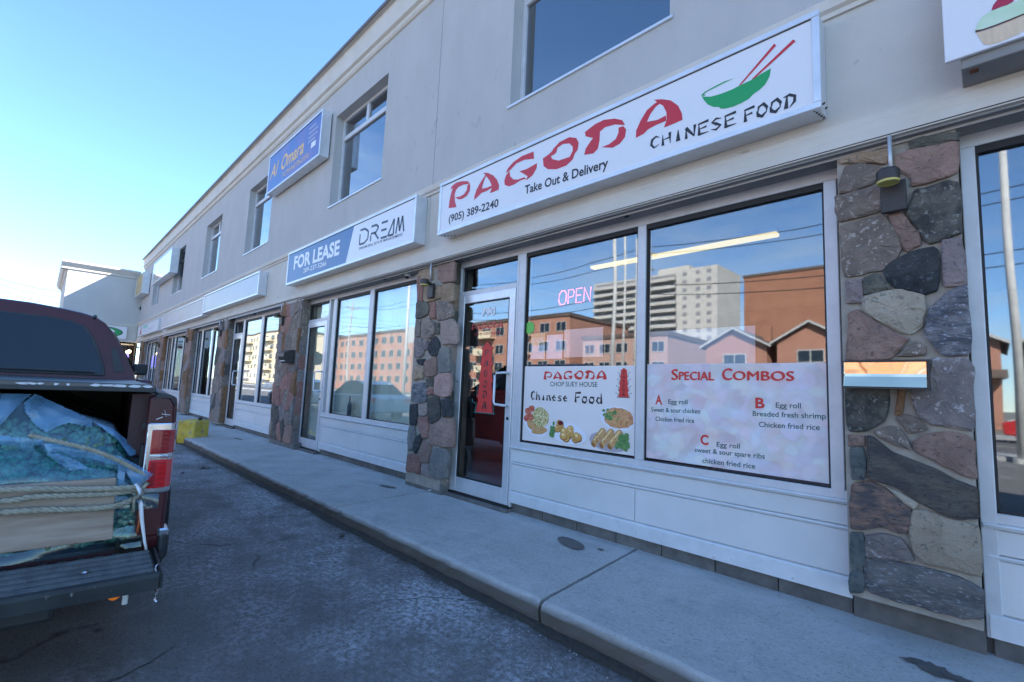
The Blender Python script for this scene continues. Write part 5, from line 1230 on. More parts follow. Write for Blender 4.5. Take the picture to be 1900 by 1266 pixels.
# papered shop and catering shop
pp = thing('window_paper', 'pale yellowish paper hung inside the windows of the papered FOR LEASE shop', 'paper', (-6.4, 3.6, .5))
mb = MB(); n = 26
vs = [(-8.68+3.6*i/n, 3.53+.02*math.sin(i*1.7)+.012*math.sin(i*4.1), z) for i in range(n+1) for z in (.40, 2.72)]
mb.add(vs, [(2*i, 2*i+2, 2*i+3, 2*i+1) for i in range(n)]); mb.build('paper_sheet', paper_pale, pp, normals=False)
t = thing('flyer_stand', 'dark narrow bottle shape standing on the sill inside the papered shop', 'bottle', (-7.05, 3.49, .85))
mb = MB(); mb.lathe((-7.05, 3.485, .85), [(.03, 0), (.032, .16), (.012, .22), (.010, .30)], 12); mb.build('body', gasket, t, smooth=True)
ct = thing('catering_lettering', 'white window lettering across the catering shop panes', 'window lettering', (-11, 3.43, 1.2))
text('lettering', 'Catering', -11.12, -9.95, 1.19, .17, 3.434, white_ink, ct, thick=.02)
text('lettering', '24HR', -11.9, -11.4, 1.95, .13, 3.434, white_ink, ct, thick=.02) if False else None
bn = thing('window_banner', 'white banner with dark lettering behind the middle catering pane', 'banner', (-12, 3.46, 1.3))
mb = MB(); mb.box(-12.50, -11.42, 3.452, 3.455, 1.31, 1.58); mb.build('sheet', pap, bn)
scribble('banner_print', -12.42, -11.5, 1.36, .16, 3.4512, navy_ink, bn, 6, 5)

# ================================================================ PICKUP TRUCK
TO = Vector((-3.014, -0.455, 0.0)); TANG = math.atan2(.0767, -.997)
TM = Matrix.Translation(TO) @ Matrix.Rotation(TANG, 4, 'Z')
maroon = mat('maroon_car_paint', (.075, .012, .016), .4, col2=(.05, .010, .013), scale=3, coat=.15, spec=.35, speck=(.11, .07, .06), speck_scale=9, speck_thr=.70)
maroon_in = mat('maroon_inner_paint', (.05, .010, .012), .55, col2=(.03, .008, .01), scale=6)
blk_plastic = mat('black_plastic', (.022, .023, .025), .55, col2=(.035, .036, .038), scale=9, bump=.2, bscale=90, bdist=.002)
worn_black = mat('worn_black_vinyl', (.052, .058, .066), .28, col2=(.055, .058, .062), scale=2.2, bump=.15, bscale=14, bdist=.004, speck=(.12, .12, .12), speck_scale=18, speck_thr=.68)
scuffed = mat('scuffed_tailgate_plastic', (.010, .012, .014), .6, col2=(.025, .03, .032), scale=5, stretch=(5, 1, 1), bump=.3, bscale=40, bdist=.003, speck=(.20, .20, .19), speck_scale=28, speck_thr=.66)
rib_m = mat('worn_rib_plastic', (.07, .078, .08), .5, col2=(.12, .13, .13), scale=6, stretch=(1, 3, 1), speck=(.24, .24, .23), speck_scale=25, speck_thr=.64)
chrome = mat('worn_chrome', (.72, .73, .75), .16, metal=1, col2=(.5, .5, .52), scale=10, roughvar=.06)
lens_red = mat('red_lamp_lens', (.42, .006, .010), .12, coat=1, col2=(.25, .004, .008), scale=4, stretch=(1, 6, .4))
lens_red2 = mat('deep_red_lamp_lens', (.62, .01, .014), .12, coat=1)
orange_lens = mat('orange_lamp_lens', (.75, .20, .02), .25, emit=(1, .25, .02), estr=.05)
tyre_m = mat('tyre_rubber', (.02, .02, .02), .85, bump=.3, bscale=60); rim_m = mat('alloy_rim', (.45, .45, .47), .3, metal=.9)
hl_m = mat('headlight_glass', (.7, .72, .75), .1, metal=.3, coat=1)
peel = mat('peeled_paint_white', (.66, .67, .70), .6)
def on_truck(o): o.matrix_world = TM; ORG[o.name] = Vector((0, 0, 0)); return o
tk = thing('pickup_truck', 'maroon pickup truck with lowered tailgate and black bed cover parked at the left', 'pickup truck', (0, 0, 0)); on_truck(tk)
def arch(fc, r0, z0, n=10, zc=.38): return [(fc+r0*math.cos(math.pi-i*math.pi/n), max(z0, zc+r0*math.sin(i*math.pi/n))) for i in range(n+1)]
WF = (1.28, 4.78)
side = [(.0, .52)]+[(.05, .46), (WF[0]-.47, .46)]+arch(WF[0], .47, .46)[1:-1]+[(WF[0]+.47, .40), (WF[1]-.47, .40)]+arch(WF[1], .47, .40)[1:-1]+[(WF[1]+.47, .45), (5.72, .50), (5.80, .80), (5.72, 1.02), (4.6, 1.22), (4.35, 1.30), (2.0, 1.31), (1.96, 1.275), (.06, 1.245), (.02, 1.22), (-.005, 1.10)]
for sgn in (-1, 1):
    mb = MB(); mb.prism(side, 'y', sgn*.905, sgn*.985); mb.build('side_panel', maroon, tk, bevel=.028, seg=3)
    mb = MB(); mb.prism([(sgn*.80, .53), (sgn*.80, 1.25), (sgn*.90, 1.25), (sgn*.90, .53)], 'x', .10, 1.95); mb.build('bed_wall', maroon_in, tk)
    mb = MB(); mb.prism([(sgn*.865, .56), (sgn*.865, 1.235), (sgn*.90, 1.25), (sgn*.955, 1.238), (sgn*.972, 1.20), (sgn*.976, 1.115), (sgn*.976, .56)], 'x', -.012, .11); post = mb.build('tail_post', maroon, tk, bevel=.012, seg=2)
    mb = MB(); mb.box(.03, .09, sgn*.855, sgn*.866, .9, 1.0); mb.box(.05, .07, sgn*.85, sgn*.866, 1.08, 1.11); mb.build('latch', blk_plastic, post)
    mb = MB(); mb.prism([(sgn*.885, 1.236), (sgn*.90, 1.262), (sgn*.955, 1.25), (sgn*.975, 1.20), (sgn*.972, 1.195), (sgn*.95, 1.232)], 'x', -.015, 1.96); mb.build('rail_cap', blk_plastic, tk, bevel=.006, seg=2)
    # tail lamp wraps the corner
    plan = [(.10, sgn*.991), (.03, sgn*.991), (-.005, sgn*.985), (-.022, sgn*.965), (-.026, sgn*.93), (-.024, sgn*.872), (-.01, sgn*.868), (-.01, sgn*.95), (.10, sgn*.95)]
    lamp = MB(); lamp.prism(plan, 'z', .770, 1.113); lo = lamp.build('tail_light', chrome, tk, bevel=.008, seg=2)
    def scaled(p, d): return [(a-d if a < .02 else a-.006, b+(sgn*d*.6 if abs(b) > .96 else 0)) for a, b in p]
    inner = [(.085, sgn*.994), (.03, sgn*.994), (-.008, sgn*.984), (-.026, sgn*.962), (-.031, sgn*.93), (-.030, sgn*.888), (-.012, sgn*.888), (-.0, sgn*.95), (.085, sgn*.96)]
    for z0, z1, m_ in ((.796, .935, lens_red2), (.962, 1.080, lens_red)):
        l_ = MB(); l_.prism(inner, 'z', z0, z1); l_.build('lens', m_, lo, bevel=.006, seg=2)
        l_ = MB(); l_.box(-.0335, -.030, sgn*.898, sgn*.920, z0+.012, z1-.012); l_.build('lens_insert', lens_red, lo, bevel=.001)
        for q in range(5): l_ = MB(); l_.box(-.0325, -.030, sgn*.925, sgn*.955, z0+.02+q*(z1-z0-.04)/4-.0015, z0+.02+q*(z1-z0-.04)/4+.0015); l_.build('lens_rib', lens_red, lo)
    l_ = MB(); l_.prism([(a-.003, b) for a, b in inner], 'z', .942, .955); l_.build('trim_bar', chrome, lo, bevel=.003)
    b_ = MB(); b_.prism([(.18, sgn*1.005), (-.02, sgn*1.005), (-.055, sgn*.99), (-.06, sgn*.962), (.18, sgn*.962)], 'z', .455, .575); b_.build('bumper_end', blk_plastic, tk, bevel=.018, seg=2)
    b_ = MB(); b_.box(-.04, .06, sgn*.955, sgn*1.0, .558, .60); b_.build('bumper_trim', chrome, tk, bevel=.008)
mb = MB(); mb.box(-.10, .02, -.62, .62, .28, .44); mb.build('rear_bumper', blk_plastic, tk, bevel=.02, seg=2)
mb = MB(); mb.box(.0, 1.95, -.80, .80, .47, .535); mb.box(1.90, 1.96, -.86, .86, .5, 1.26); mb.build('bed', maroon_in, tk)
mb = MB(); mb.box(0.1, 5.5, -.5, -.38, .38, .47); mb.box(0.1, 5.5, .38, .5, .38, .47); mb.cyl((WF[0], -.85, .38), (0, 1, 0), .05, 1.7, 10); mb.box(.6, 1.9, -.35, .1, .32, .45); mb.build('chassis', blk_plastic, tk)
# lowered tailgate with pressed ribs
tg = MB(); tg.box(-.438, -.005, -.945, .945, .452, .500)
tgo = tg.build('tailgate', scuffed, tk, bevel=.008)
for i, fx in enumerate((-.095, -.165, -.235, -.305, -.368)):
    m2 = MB(); m2.prism([(fx-.020, .499), (fx-.016, .519), (fx+.006, .524), (fx+.012, .499)], 'y', -.925, .925); m2.build('rib', rib_m, tgo, bevel=.003)
m2 = MB(); m2.prism([(-.440, .452), (-.440, .505), (-.434, .522), (-.412, .522), (-.404, .500)], 'y', -.945, .945); m2.build('top_rim', scuffed, tgo, bevel=.004)
m2 = MB()
for k in range(-14, 15): m2.box(-.050, -.012, k*.062-.014, k*.062+.014, .4995, .508)
m2.build('hinge_teeth', blk_plastic, tgo)
m2 = MB(); m2.box(-.438, -.02, -.955, -.9455, .455, .515); m2.box(-.438, -.02, .9455, .955, .455, .515); m2.build('side_cap', blk_plastic, tgo, bevel=.003)
m2 = MB(); m2.lathe((-.255, -.70, .513), [(.012, 0), (.016, .004), (.006, .010)], 12); m2.lathe((-.40, -.35, .516), [(.01, 0), (.012, .004)], 12); m2.build('bolt', chrome, tgo)
m2 = MB(); pts = [(-.33+.012*math.sin(i*1.6), -.938-.006*math.cos(i*1.6), .525-.004*i*.4) for i in range(16)]; m2.tube([(p[0]-.008*i, p[1], p[2]-.006*i) for i, p in enumerate(pts)], .004, 5); m2.build('chain', chrome, tgo)
m2 = MB(); m2.lathe((-.30, -.805, .398), [(.010, 0), (.020, .008), (.022, .03), (.018, .052)], 14); m2.build('marker_light', orange_lens, tk, smooth=True)
m2 = MB(); m2.box(-.315, -.300, -.853, -.833, .372, .455); m2.build('marker_bracket', cam_white, tk, bevel=.003)
# folding bed cover
cov = MB(); cov.prism([(.89, 1.262), (.885, 1.292), (.86, 1.300), (0, 1.306), (-.86, 1.300), (-.885, 1.292), (-.89, 1.262)], 'x', .012, .60); co = cov.build('bed_cover', worn_black, tk, bevel=.004)
for a, b in ((.612, 1.26), (1.272, 1.93)):
    c_ = MB(); c_.prism([(.89, 1.262), (.885, 1.292), (.86, 1.300), (0, 1.306), (-.86, 1.300), (-.885, 1.292), (-.89, 1.262)], 'x', a, b); c_.build('cover_panel', worn_black, co, bevel=.004)
c_ = MB(); c_.box(-.004, .0115, -.885, .885, 1.262, 1.282); c_.build('cover_edge', blk_plastic, co, bevel=.003)
rnd = random.Random(11); c_ = MB()
def flake(yc, w_, zc=1.290):
    n = 9; p = []
    for i in range(n):
        a = 2*math.pi*i/n; p.append((yc+w_*math.cos(a)*rnd.uniform(.6, 1.1), zc+.0065*math.sin(a)*rnd.uniform(.5, 1.2)))
    c_.add([(.0095, a, b) for a, b in p], [list(range(n))])
for yc, w_ in ((-.33, .012), (-.415, .028), (-.44, .018), (-.47, .012), (-.52, .010), (-.56, .008), (-.655, .022), (-.70, .032), (-.745, .04), (-.80, .03), (-.85, .022), (-.24, .03), (-.1, .02), (.1, .03), (.4, .02)): flake(yc, w_)
c_.build('peeled_patches', peel, co, normals=False)
c_ = MB()
for yc in (-.415, -.855, -.24): c_.add([(.0090, yc-.018, 1.268), (.0090, yc+.018, 1.268), (.0090, yc+.012, 1.281), (.0090, yc-.015, 1.280)], [(0, 1, 2, 3)])
c_.build('peeled_patches', peel, co, normals=False)
# cab
prof = [(.885, 1.28), (.870, 1.345), (.82, 1.46), (.765, 1.58), (.70, 1.69), (.645, 1.76), (.58, 1.805), (.50, 1.828), (.38, 1.848), (.2, 1.868), (0, 1.875)]
prof = [(-a, b) for a, b in prof]+[(a, b) for a, b in prof[::-1][1:]]
def section(f, k, ins=0.0, zr=1.28): return [(f+(.22*(b-1.28) if f < 2.2 else 0), a*(1-ins), zr+(b-1.28)*k) for a, b in prof]
secs = [section(1.985, .958, .012), section(2.0, .978, .006), section(2.04, .993, .002), section(2.12, 1.0), section(3.30, 1.01), section(3.62, .97), section(4.42, .02, .03)]
n = len(prof); mb = MB(); vs = [v for s_ in secs for v in s_]
mb.add(vs, [(i*n+j, i*n+j+1, (i+1)*n+j+1, (i+1)*n+j) for i in range(len(secs)-1) for j in range(n-1)]+[list(range(n)), [(len(secs)-1)*n+j for j in range(n)][::-1]]+[(i*n, (i+1)*n, (i+1)*n+n-1, i*n+n-1) for i in range(len(secs)-1)])
cab = mb.build('cab', maroon, tk, smooth=False, bevel=.012, seg=2)
wn = [(.665, 1.335), (.655, 1.40), (.61, 1.53), (.56, 1.64), (.51, 1.705), (.44, 1.735), (.3, 1.752), (0, 1.765)]
wn = [(-a, b) for a, b in wn]+wn[::-1][1:]
mb = MB(); mb.prism([(a*1.03, 1.55+(b-1.55)*1.045) for a, b in wn], 'x', 1.974, 1.99); mb.v = [(p[0]+.22*(p[2]-1.28), p[1], p[2]) for p in mb.v]; mb.build('window_seal', blk_plastic, cab, bevel=.003)
mb = MB(); mb.prism(wn, 'x', 1.968, 1.9735); mb.v = [(p[0]+.22*(p[2]-1.28), p[1], p[2]) for p in mb.v]; mb.build('rear_window', mat('dark_car_glass', (.012, .018, .026), .03, spec=.4), cab)
for sgn in (-1, 1):
    mb = MB(); mb.add([(2.12, sgn*.882, 1.36), (3.9, sgn*.885, 1.36), (3.45, sgn*.700, 1.72), (2.2, sgn*.705, 1.70)], [(0, 1, 2, 3)]); mb.build('side_window', MATS['dark_car_glass'], cab, normals=False)
    mb = MB(); mb.tube([(1.985+.2*0, sgn*.62, 1.35), (1.985, 0, 1.352)], .013, 6); mb.build('window_ledge', blk_plastic, cab)
    # black trim at the cab's rear corner
    mb = MB(); mb.add([(1.998, -sgn*(-.735), 1.36), (1.998, -sgn*(-.80), 1.36), (2.040, -sgn*(-.735), 1.55), (2.040, -sgn*(-.70), 1.55)], [(0, 1, 2, 3)]); mb.build('pillar_trim', blk_plastic, cab, normals=False)
    mb = MB(); mb.box(3.56, 3.70, sgn*.90, sgn*1.03, 1.34, 1.46); mb.build('mirror', blk_plastic, tk, bevel=.02, seg=2)
    for fc in WF:
        w_ = MB(); w_.lathe((fc, sgn*.975, .38), [(.23, -.11), (.36, -.12), (.38, -.08), (.38, .08), (.36, .12), (.23, .11)] if True else [], 32, 'y')
        wh = w_.build('wheel', tyre_m, tk, bevel=.006)
        w_ = MB(); w_.lathe((fc, sgn*.985, .38), [(.05, sgn*.11), (.20, sgn*.07), (.235, sgn*.118), (.235, sgn*.02)], 24, 'y')
        for k in range(6): 
            a = k*math.pi/3; w_.tube([(fc+.04*math.cos(a), sgn*1.085, .38+.04*math.sin(a)), (fc+.21*math.cos(a), sgn*1.075, .38+.21*math.sin(a))], .022, 6)
        w_.build('rim', rim_m, wh)
    mb = MB(); mb.prism([(5.70, sgn*.96), (5.80, sgn*.90), (5.83, sgn*.60), (5.74, sgn*.60)], 'z', .78, .98); mb.build('headlight', hl_m, tk, bevel=.01)
mb = MB(); mb.prism([(4.40, 1.29), (4.6, 1.215), (5.70, 1.03), (5.76, .80), (5.7, .55), (4.4, .55)], 'y', -.92, .92); mb.build('hood', maroon, tk, bevel=.03, seg=2)
mb = MB(); mb.add([(3.66, -.62, 1.82), (3.66, .62, 1.82), (4.40, .84, 1.315), (4.40, -.84, 1.315)], [(0, 1, 2, 3)]); mb.build('windscreen', MATS['dark_car_glass'], cab, normals=False)
mb = MB(); mb.box(5.765, 5.80, -.58, .58, .66, .98); mb.build('grille', chrome, tk, bevel=.01)
mb = MB(); mb.box(5.72, 5.92, -.97, .97, .42, .60); mb.build('front_bumper', chrome, tk, bevel=.03, seg=2)
mb = MB(); mb.box(2.0, 4.3, -.93, .93, .46, 1.0); mb.build('cab_floor', maroon_in, tk)
mb = MB(); [mb.tube([(2.09, q*.575, 1.782), (2.12, q*.575, 1.797), (2.16, q*.575, 1.806), (2.24, q*.575, 1.812), (3.3, q*.58, 1.818)], .012, 6) for q in (-1, 1)]; mb.build('roof_channel', blk_plastic, cab, normals=False)
# scratches on the tail post
mb = MB()
for a, b in (((-.925, 1.135), (-.905, 1.165)), ((-.94, 1.14), (-.93, 1.175)), ((-.955, 1.150), (-.92, 1.155)), ((-.90, 1.128), (-.925, 1.14))):
    mb.add([(-.0135, a[0], a[1]), (-.0135, b[0], b[1]), (-.0135, b[0]+.002, b[1]+.003), (-.0135, a[0]+.002, a[1]+.003)], [(0, 1, 2, 3)])
mb.build('scratch', peel, tk, normals=False)

# ---- cargo: bundle of green netted growth under clear film
green_dark = mat('netted_green', (.006, .018, .012), .7, col2=(.015, .035, .022), scale=30, bump=.5, bscale=60)
bead_m = mat('green_berry', (.05, .12, .07), .35, col2=(.22, .34, .25), scale=20)
def ztop(r):
    pts = [(-.9, .90), (-.6, 1.20), (.2, 1.245), (.45, 1.235), (.62, 1.17), (.745, 1.12), (.80, 1.02), (.86, .93), (.90, .84)]
    for i in range(len(pts)-1):
        if pts[i][0] <= r <= pts[i+1][0]:
            t = (r-pts[i][0])/(pts[i+1][0]-pts[i][0]); return pts[i][1]+(pts[i+1][1]-pts[i][1])*t
    return .85
def wob(a, b, s=1.0, ph=0.0):
    return s*(.5*math.sin(a*9+ph)+.3*math.sin(b*14+a*6+ph*2)+.25*math.sin(a*21-b*11+ph)+.15*math.sin(b*33+ph*3+a*17))
def drape(r0, r1, z0, ztf, off, nr=70, nz=46, amp=.016, deep=1.1, ph=0.0, top=True, sink=0.0):
    vs = []; 
    for i in range(nr+1):
        r = r0+(r1-r0)*i/nr; zt = ztf(r)-sink; H = max(.02, zt-z0)
        for j in range(nz+1):
            t = j/nz
            if t < .62 or not top:
                u = t/.62 if top else t
                z = z0+H*u*(.97 if top else 1); f = -off+.13*max(0, u)**2.2
            else:
                u = (t-.62)/.38; z = z0+H*(.97+.03*math.sin(u*math.pi/2)); f = -off+.13+deep*u**1.4
            q1 = (r*4.0+z*5.0+ph+.5*math.sin(z*4))%2.2; q2 = (r*2.5-z*7.0+ph*2+.5*math.sin(r*5))%3.0
            crease = min(q1, 2.2-q1)*.9+min(q2, 3.0-q2)*.55        # long straight pleats
            d = wob(r*.4, (z+f)*.5, amp*.7, ph)+amp*1.1*(crease-.7)
            edge = min(1, (r1-r)/.06+.15)
            vs.append((f-d*edge, -(r), z+d*.35*edge))
    k = nz+1
    return vs, [(i*k+j, i*k+j+1, (i+1)*k+j+1, (i+1)*k+j) for i in range(nr) for j in range(nz)]
mb = MB(); vs, fs = drape(-.78, .84, .545, ztop, -.035, 60, 34, .010, 1.0, .4, sink=.05); mb.add(vs, fs)
gb = mb.build('netted_bundle', green_dark, None, normals=False, smooth=True); on_truck(gb); tag(gb, 'dark green netted plants packed in the truck bed under the plastic', 'plants', kind='stuff')
mb = MB(); rnd = random.Random(5)
ico = [(0, 0, 1), (.894, 0, .447), (.276, .851, .447), (-.724, .526, .447), (-.724, -.526, .447), (.276, -.851, .447), (.724, .526, -.447), (-.276, .851, -.447), (-.894, 0, -.447), (-.276, -.851, -.447), (.724, -.526, -.447), (0, 0, -1)]
icf = [(0, 1, 2), (0, 2, 3), (0, 3, 4), (0, 4, 5), (0, 5, 1), (1, 6, 2), (2, 7, 3), (3, 8, 4), (4, 9, 5), (5, 10, 1), (6, 7, 2), (7, 8, 3), (8, 9, 4), (9, 10, 5), (10, 6, 1), (6, 11, 7), (7, 11, 8), (8, 11, 9), (9, 11, 10), (10, 11, 6)]
for _ in range(3200):
    r = rnd.uniform(-.3, .86); z = rnd.uniform(.56, 1.12)
    if z > ztop(r)-.07: continue
    u = (z-.545)/max(.05, ztop(r)-.05-.545); f = .008+.13*u**2.2+rnd.uniform(-.012, .012); s_ = rnd.uniform(.011, .017)
    mb.add([(f+a*s_, -r+b*s_, z+c*s_) for a, b, c in ico], icf)
bd = mb.build('green_berries', bead_m, None, smooth=True, normals=False); on_truck(bd); tag(bd, 'small round green pods crowding behind the plastic film in the truck bed', 'plants', kind='stuff')

film = bpy.data.materials.new('blue_tinted_film'); film.use_nodes = True
_n = film.node_tree; _n.nodes.clear(); _l = _n.links.new; _nn = _n.nodes.new
_o = _nn('ShaderNodeOutputMaterial'); _tr = _nn('ShaderNodeBsdfTransparent'); _tr.inputs['Color'].default_value = (.56, .84, .86, 1)
_df = _nn('ShaderNodeBsdfDiffuse'); _df.inputs['Color'].default_value = (.24, .44, .64, 1)
_gs = _nn('ShaderNodeBsdfGlossy'); _gs.inputs['Roughness'].default_value = .10; _gs.inputs['Color'].default_value = (.85, .95, 1, 1)
_tc = _nn('ShaderNodeTexCoord'); _mp = _nn('ShaderNodeMapping'); _mp.inputs['Scale'].default_value = (1, 1.0, 2.4); _mp.inputs['Rotation'].default_value = (.5, 0, 0)
_nz = _nn('ShaderNodeTexNoise'); _nz.inputs['Scale'].default_value = 3.1; _nz.inputs['Detail'].default_value = 1.5; _nz.inputs['Distortion'].default_value = .9
_mr = _nn('ShaderNodeMapRange'); _mr.inputs['From Min'].default_value = .49; _mr.inputs['From Max'].default_value = .545; _mr.inputs['To Min'].default_value = .015; _mr.inputs['To Max'].default_value = .07
_m1 = _nn('ShaderNodeMixShader'); _m2 = _nn('ShaderNodeMixShader'); _fr = _nn('ShaderNodeLayerWeight'); _fr.inputs['Blend'].default_value = .18
_fm = _nn('ShaderNodeMath'); _fm.operation = 'MULTIPLY_ADD'; _fm.inputs[1].default_value = .9; _fm.inputs[2].default_value = .045; _fm.use_clamp = True
# long sharp creases: two warped wave patterns
_wv = _nn('ShaderNodeTexWave'); _wv.wave_profile = 'TRI'; _wv.inputs['Scale'].default_value = 1.6; _wv.inputs['Distortion'].default_value = 5; _wv.inputs['Detail'].default_value = 1.0; _wv.inputs['Detail Scale'].default_value = 1.2
_vo = _nn('ShaderNodeTexVoronoi'); _vo.feature = 'DISTANCE_TO_EDGE'; _vo.inputs['Scale'].default_value = 4.5
_ad = _nn('ShaderNodeMath'); _ad.operation = 'ADD'
_bp = _nn('ShaderNodeBump'); _bp.inputs['Strength'].default_value = .6; _bp.inputs['Distance'].default_value = .03
_l(_tc.outputs['Object'], _mp.inputs['Vector']); _l(_mp.outputs['Vector'], _nz.inputs['Vector']); _l(_mp.outputs['Vector'], _wv.inputs['Vector']); _l(_mp.outputs['Vector'], _vo.inputs['Vector'])
_l(_wv.outputs['Fac'], _ad.inputs[0]); _ad.inputs[1].default_value = 0.0; _l(_ad.outputs[0], _bp.inputs['Height']); _l(_bp.outputs['Normal'], _gs.inputs['Normal']); _l(_bp.outputs['Normal'], _df.inputs['Normal']); _l(_bp.outputs['Normal'], _fr.inputs['Normal'])
_l(_nz.outputs['Fac'], _mr.inputs['Value']); _l(_mr.outputs['Result'], _m1.inputs['Fac']); _l(_tr.outputs[0], _m1.inputs[1]); _l(_df.outputs[0], _m1.inputs[2])
_l(_fr.outputs['Fresnel'], _fm.inputs[0]); _l(_fm.outputs[0], _m2.inputs['Fac']); _l(_m1.outputs[0], _m2.inputs[1]); _l(_gs.outputs[0], _m2.inputs[2]); _l(_m2.outputs[0], _o.inputs['Surface'])
MATS['blue_tinted_film'] = film
mb = MB(); vs, fs = drape(-.84, .90, .522, ztop, .015, 120, 80, .015, 1.15, 1.3); mb.add(vs, fs)
pf = mb.build('plastic_wrap', film, None, normals=False, smooth=True); on_truck(pf); tag(pf, 'large crumpled blue tinted clear plastic sheet wrapped over the load in the truck bed', 'plastic sheet')
def zt2(r): return 1.065-.035*(r-.35)-max(0, r-.55)*.20-max(0, r-.78)*.55
mb = MB(); vs, fs = drape(-.7, .945, .70, zt2, .030, 100, 40, .013, .2, 3.1, top=False); mb.add(vs, fs)
pf2 = mb.build('plastic_flap', film, None, normals=False, smooth=True); on_truck(pf2); tag(pf2, 'smaller loose flap of plastic folded across the load with its tip at the tail light', 'plastic sheet')
SHEEN_FOLDS = [('m', [(0.42, 1.2), (0.45, 1.24), (0.54, 1.19), (0.66, 1.12), (0.66, 1.09), (0.58, 1.11), (0.55, 1.1), (0.51, 1.07), (0.47, 1.1), (0.43, 1.16)]), ('m', [(0.28, 1.24), (0.44, 1.24), (0.41, 1.2), (0.31, 1.01)]), ('m', [(0.66, 1.12), (0.74, 1.08), (0.82, 1.0), (0.87, 0.93), (0.87, 0.91), (0.82, 0.94), (0.76, 1.03), (0.68, 1.1)]), ('f', [(0.32, 1.08), (0.51, 1.05), (0.51, 1.03), (0.45, 1.01), (0.41, 1.03), (0.32, 1.04)]), ('f', [(0.51, 1.03), (0.57, 1.03), (0.67, 1.0), (0.78, 0.96), (0.91, 0.87), (0.89, 0.84), (0.86, 0.81), (0.83, 0.84), (0.8, 0.9), (0.78, 0.92), (0.66, 0.96), (0.61, 0.97), (0.57, 1.0), (0.53, 0.99)]), ('f', [(0.52, 0.99), (0.56, 0.99), (0.61, 0.96), (0.72, 0.88), (0.67, 0.91), (0.61, 0.91), (0.56, 0.95)]), ('f', [(0.77, 0.95), (0.8, 0.9), (0.8, 0.81), (0.78, 0.82)])]

milky = bpy.data.materials.new('sky_sheen_film'); milky.use_nodes = True      # sky sheen on the folds, painted in as pale blue film patches
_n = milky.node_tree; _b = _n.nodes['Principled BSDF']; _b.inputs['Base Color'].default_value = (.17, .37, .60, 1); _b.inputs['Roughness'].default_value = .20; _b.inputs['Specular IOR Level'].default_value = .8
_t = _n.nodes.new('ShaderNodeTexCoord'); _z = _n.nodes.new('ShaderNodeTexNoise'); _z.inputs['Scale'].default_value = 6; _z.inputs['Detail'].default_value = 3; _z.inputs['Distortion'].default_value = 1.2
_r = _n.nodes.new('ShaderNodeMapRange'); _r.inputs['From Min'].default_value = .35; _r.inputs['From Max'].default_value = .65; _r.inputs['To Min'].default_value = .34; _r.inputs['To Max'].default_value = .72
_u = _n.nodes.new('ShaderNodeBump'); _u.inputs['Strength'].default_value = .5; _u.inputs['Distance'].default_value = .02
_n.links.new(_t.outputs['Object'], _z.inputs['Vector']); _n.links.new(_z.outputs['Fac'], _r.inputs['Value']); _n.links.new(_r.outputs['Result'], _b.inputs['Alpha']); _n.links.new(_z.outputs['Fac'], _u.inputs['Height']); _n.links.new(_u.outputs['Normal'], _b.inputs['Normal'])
def inside(p, x, y):
    c = False; j = len(p)-1
    for i in range(len(p)):
        if (p[i][1] > y) != (p[j][1] > y) and x < (p[j][0]-p[i][0])*(y-p[i][1])/(p[j][1]-p[i][1])+p[i][0]: c = not c
        j = i
    return c
def dist_edge(p, x, y):
    best = 9
    for i in range(len(p)):
        ax, ay = p[i]; bx_, by_ = p[(i+1) % len(p)]; dx_, dy_ = bx_-ax, by_-ay; t = max(0, min(1, ((x-ax)*dx_+(y-ay)*dy_)/(dx_*dx_+dy_*dy_+1e-9))); best = min(best, math.hypot(x-ax-t*dx_, y-ay-t*dy_))
    return best
for kind_, poly in SHEEN_FOLDS:
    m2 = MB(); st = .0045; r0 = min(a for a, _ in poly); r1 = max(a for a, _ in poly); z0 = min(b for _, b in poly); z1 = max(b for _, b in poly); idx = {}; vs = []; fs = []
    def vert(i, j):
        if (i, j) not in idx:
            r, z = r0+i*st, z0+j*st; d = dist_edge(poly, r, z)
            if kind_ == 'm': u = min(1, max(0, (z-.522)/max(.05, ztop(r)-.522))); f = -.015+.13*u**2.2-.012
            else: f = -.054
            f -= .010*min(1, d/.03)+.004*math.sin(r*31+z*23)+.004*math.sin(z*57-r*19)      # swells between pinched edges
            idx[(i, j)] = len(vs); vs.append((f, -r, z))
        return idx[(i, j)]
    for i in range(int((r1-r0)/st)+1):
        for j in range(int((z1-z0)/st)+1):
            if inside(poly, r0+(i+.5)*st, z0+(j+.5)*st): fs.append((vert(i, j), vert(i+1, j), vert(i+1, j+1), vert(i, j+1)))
    m2.add(vs, fs); m2.build('sheen_fold', milky, pf if kind_ == 'm' else pf2, smooth=True, normals=False)
wood = mat('plywood_board', (.29, .205, .155), .8, col2=(.42, .325, .255), scale=2.6, lo=.38, hi=.62, stretch=(1, 1, 11), bump=.3, bscale=30, bdist=.003, speck=(.20, .12, .07), speck_scale=4, speck_thr=.66)
mb = MB(); mb.add([(-.055, .62, .585), (-.055, -.785, .585), (-.045, -.772, .862), (-.045, .62, .855), (-.030, .62, .585), (-.030, -.785, .585), (-.020, -.772, .862), (-.020, .62, .855)], [(0, 1, 2, 3), (4, 7, 6, 5), (0, 4, 5, 1), (1, 5, 6, 2), (2, 6, 7, 3), (3, 7, 4, 0)])
wb = mb.build('wooden_board', wood, None, bevel=.003); on_truck(wb); tag(wb, 'rough wooden board standing on the tailgate hinge, roped against the load', 'board')
rope_m = mat('hemp_rope', (.30, .27, .20), .9, col2=(.40, .37, .29), scale=40, bump=.6, bscale=200, bdist=.002)
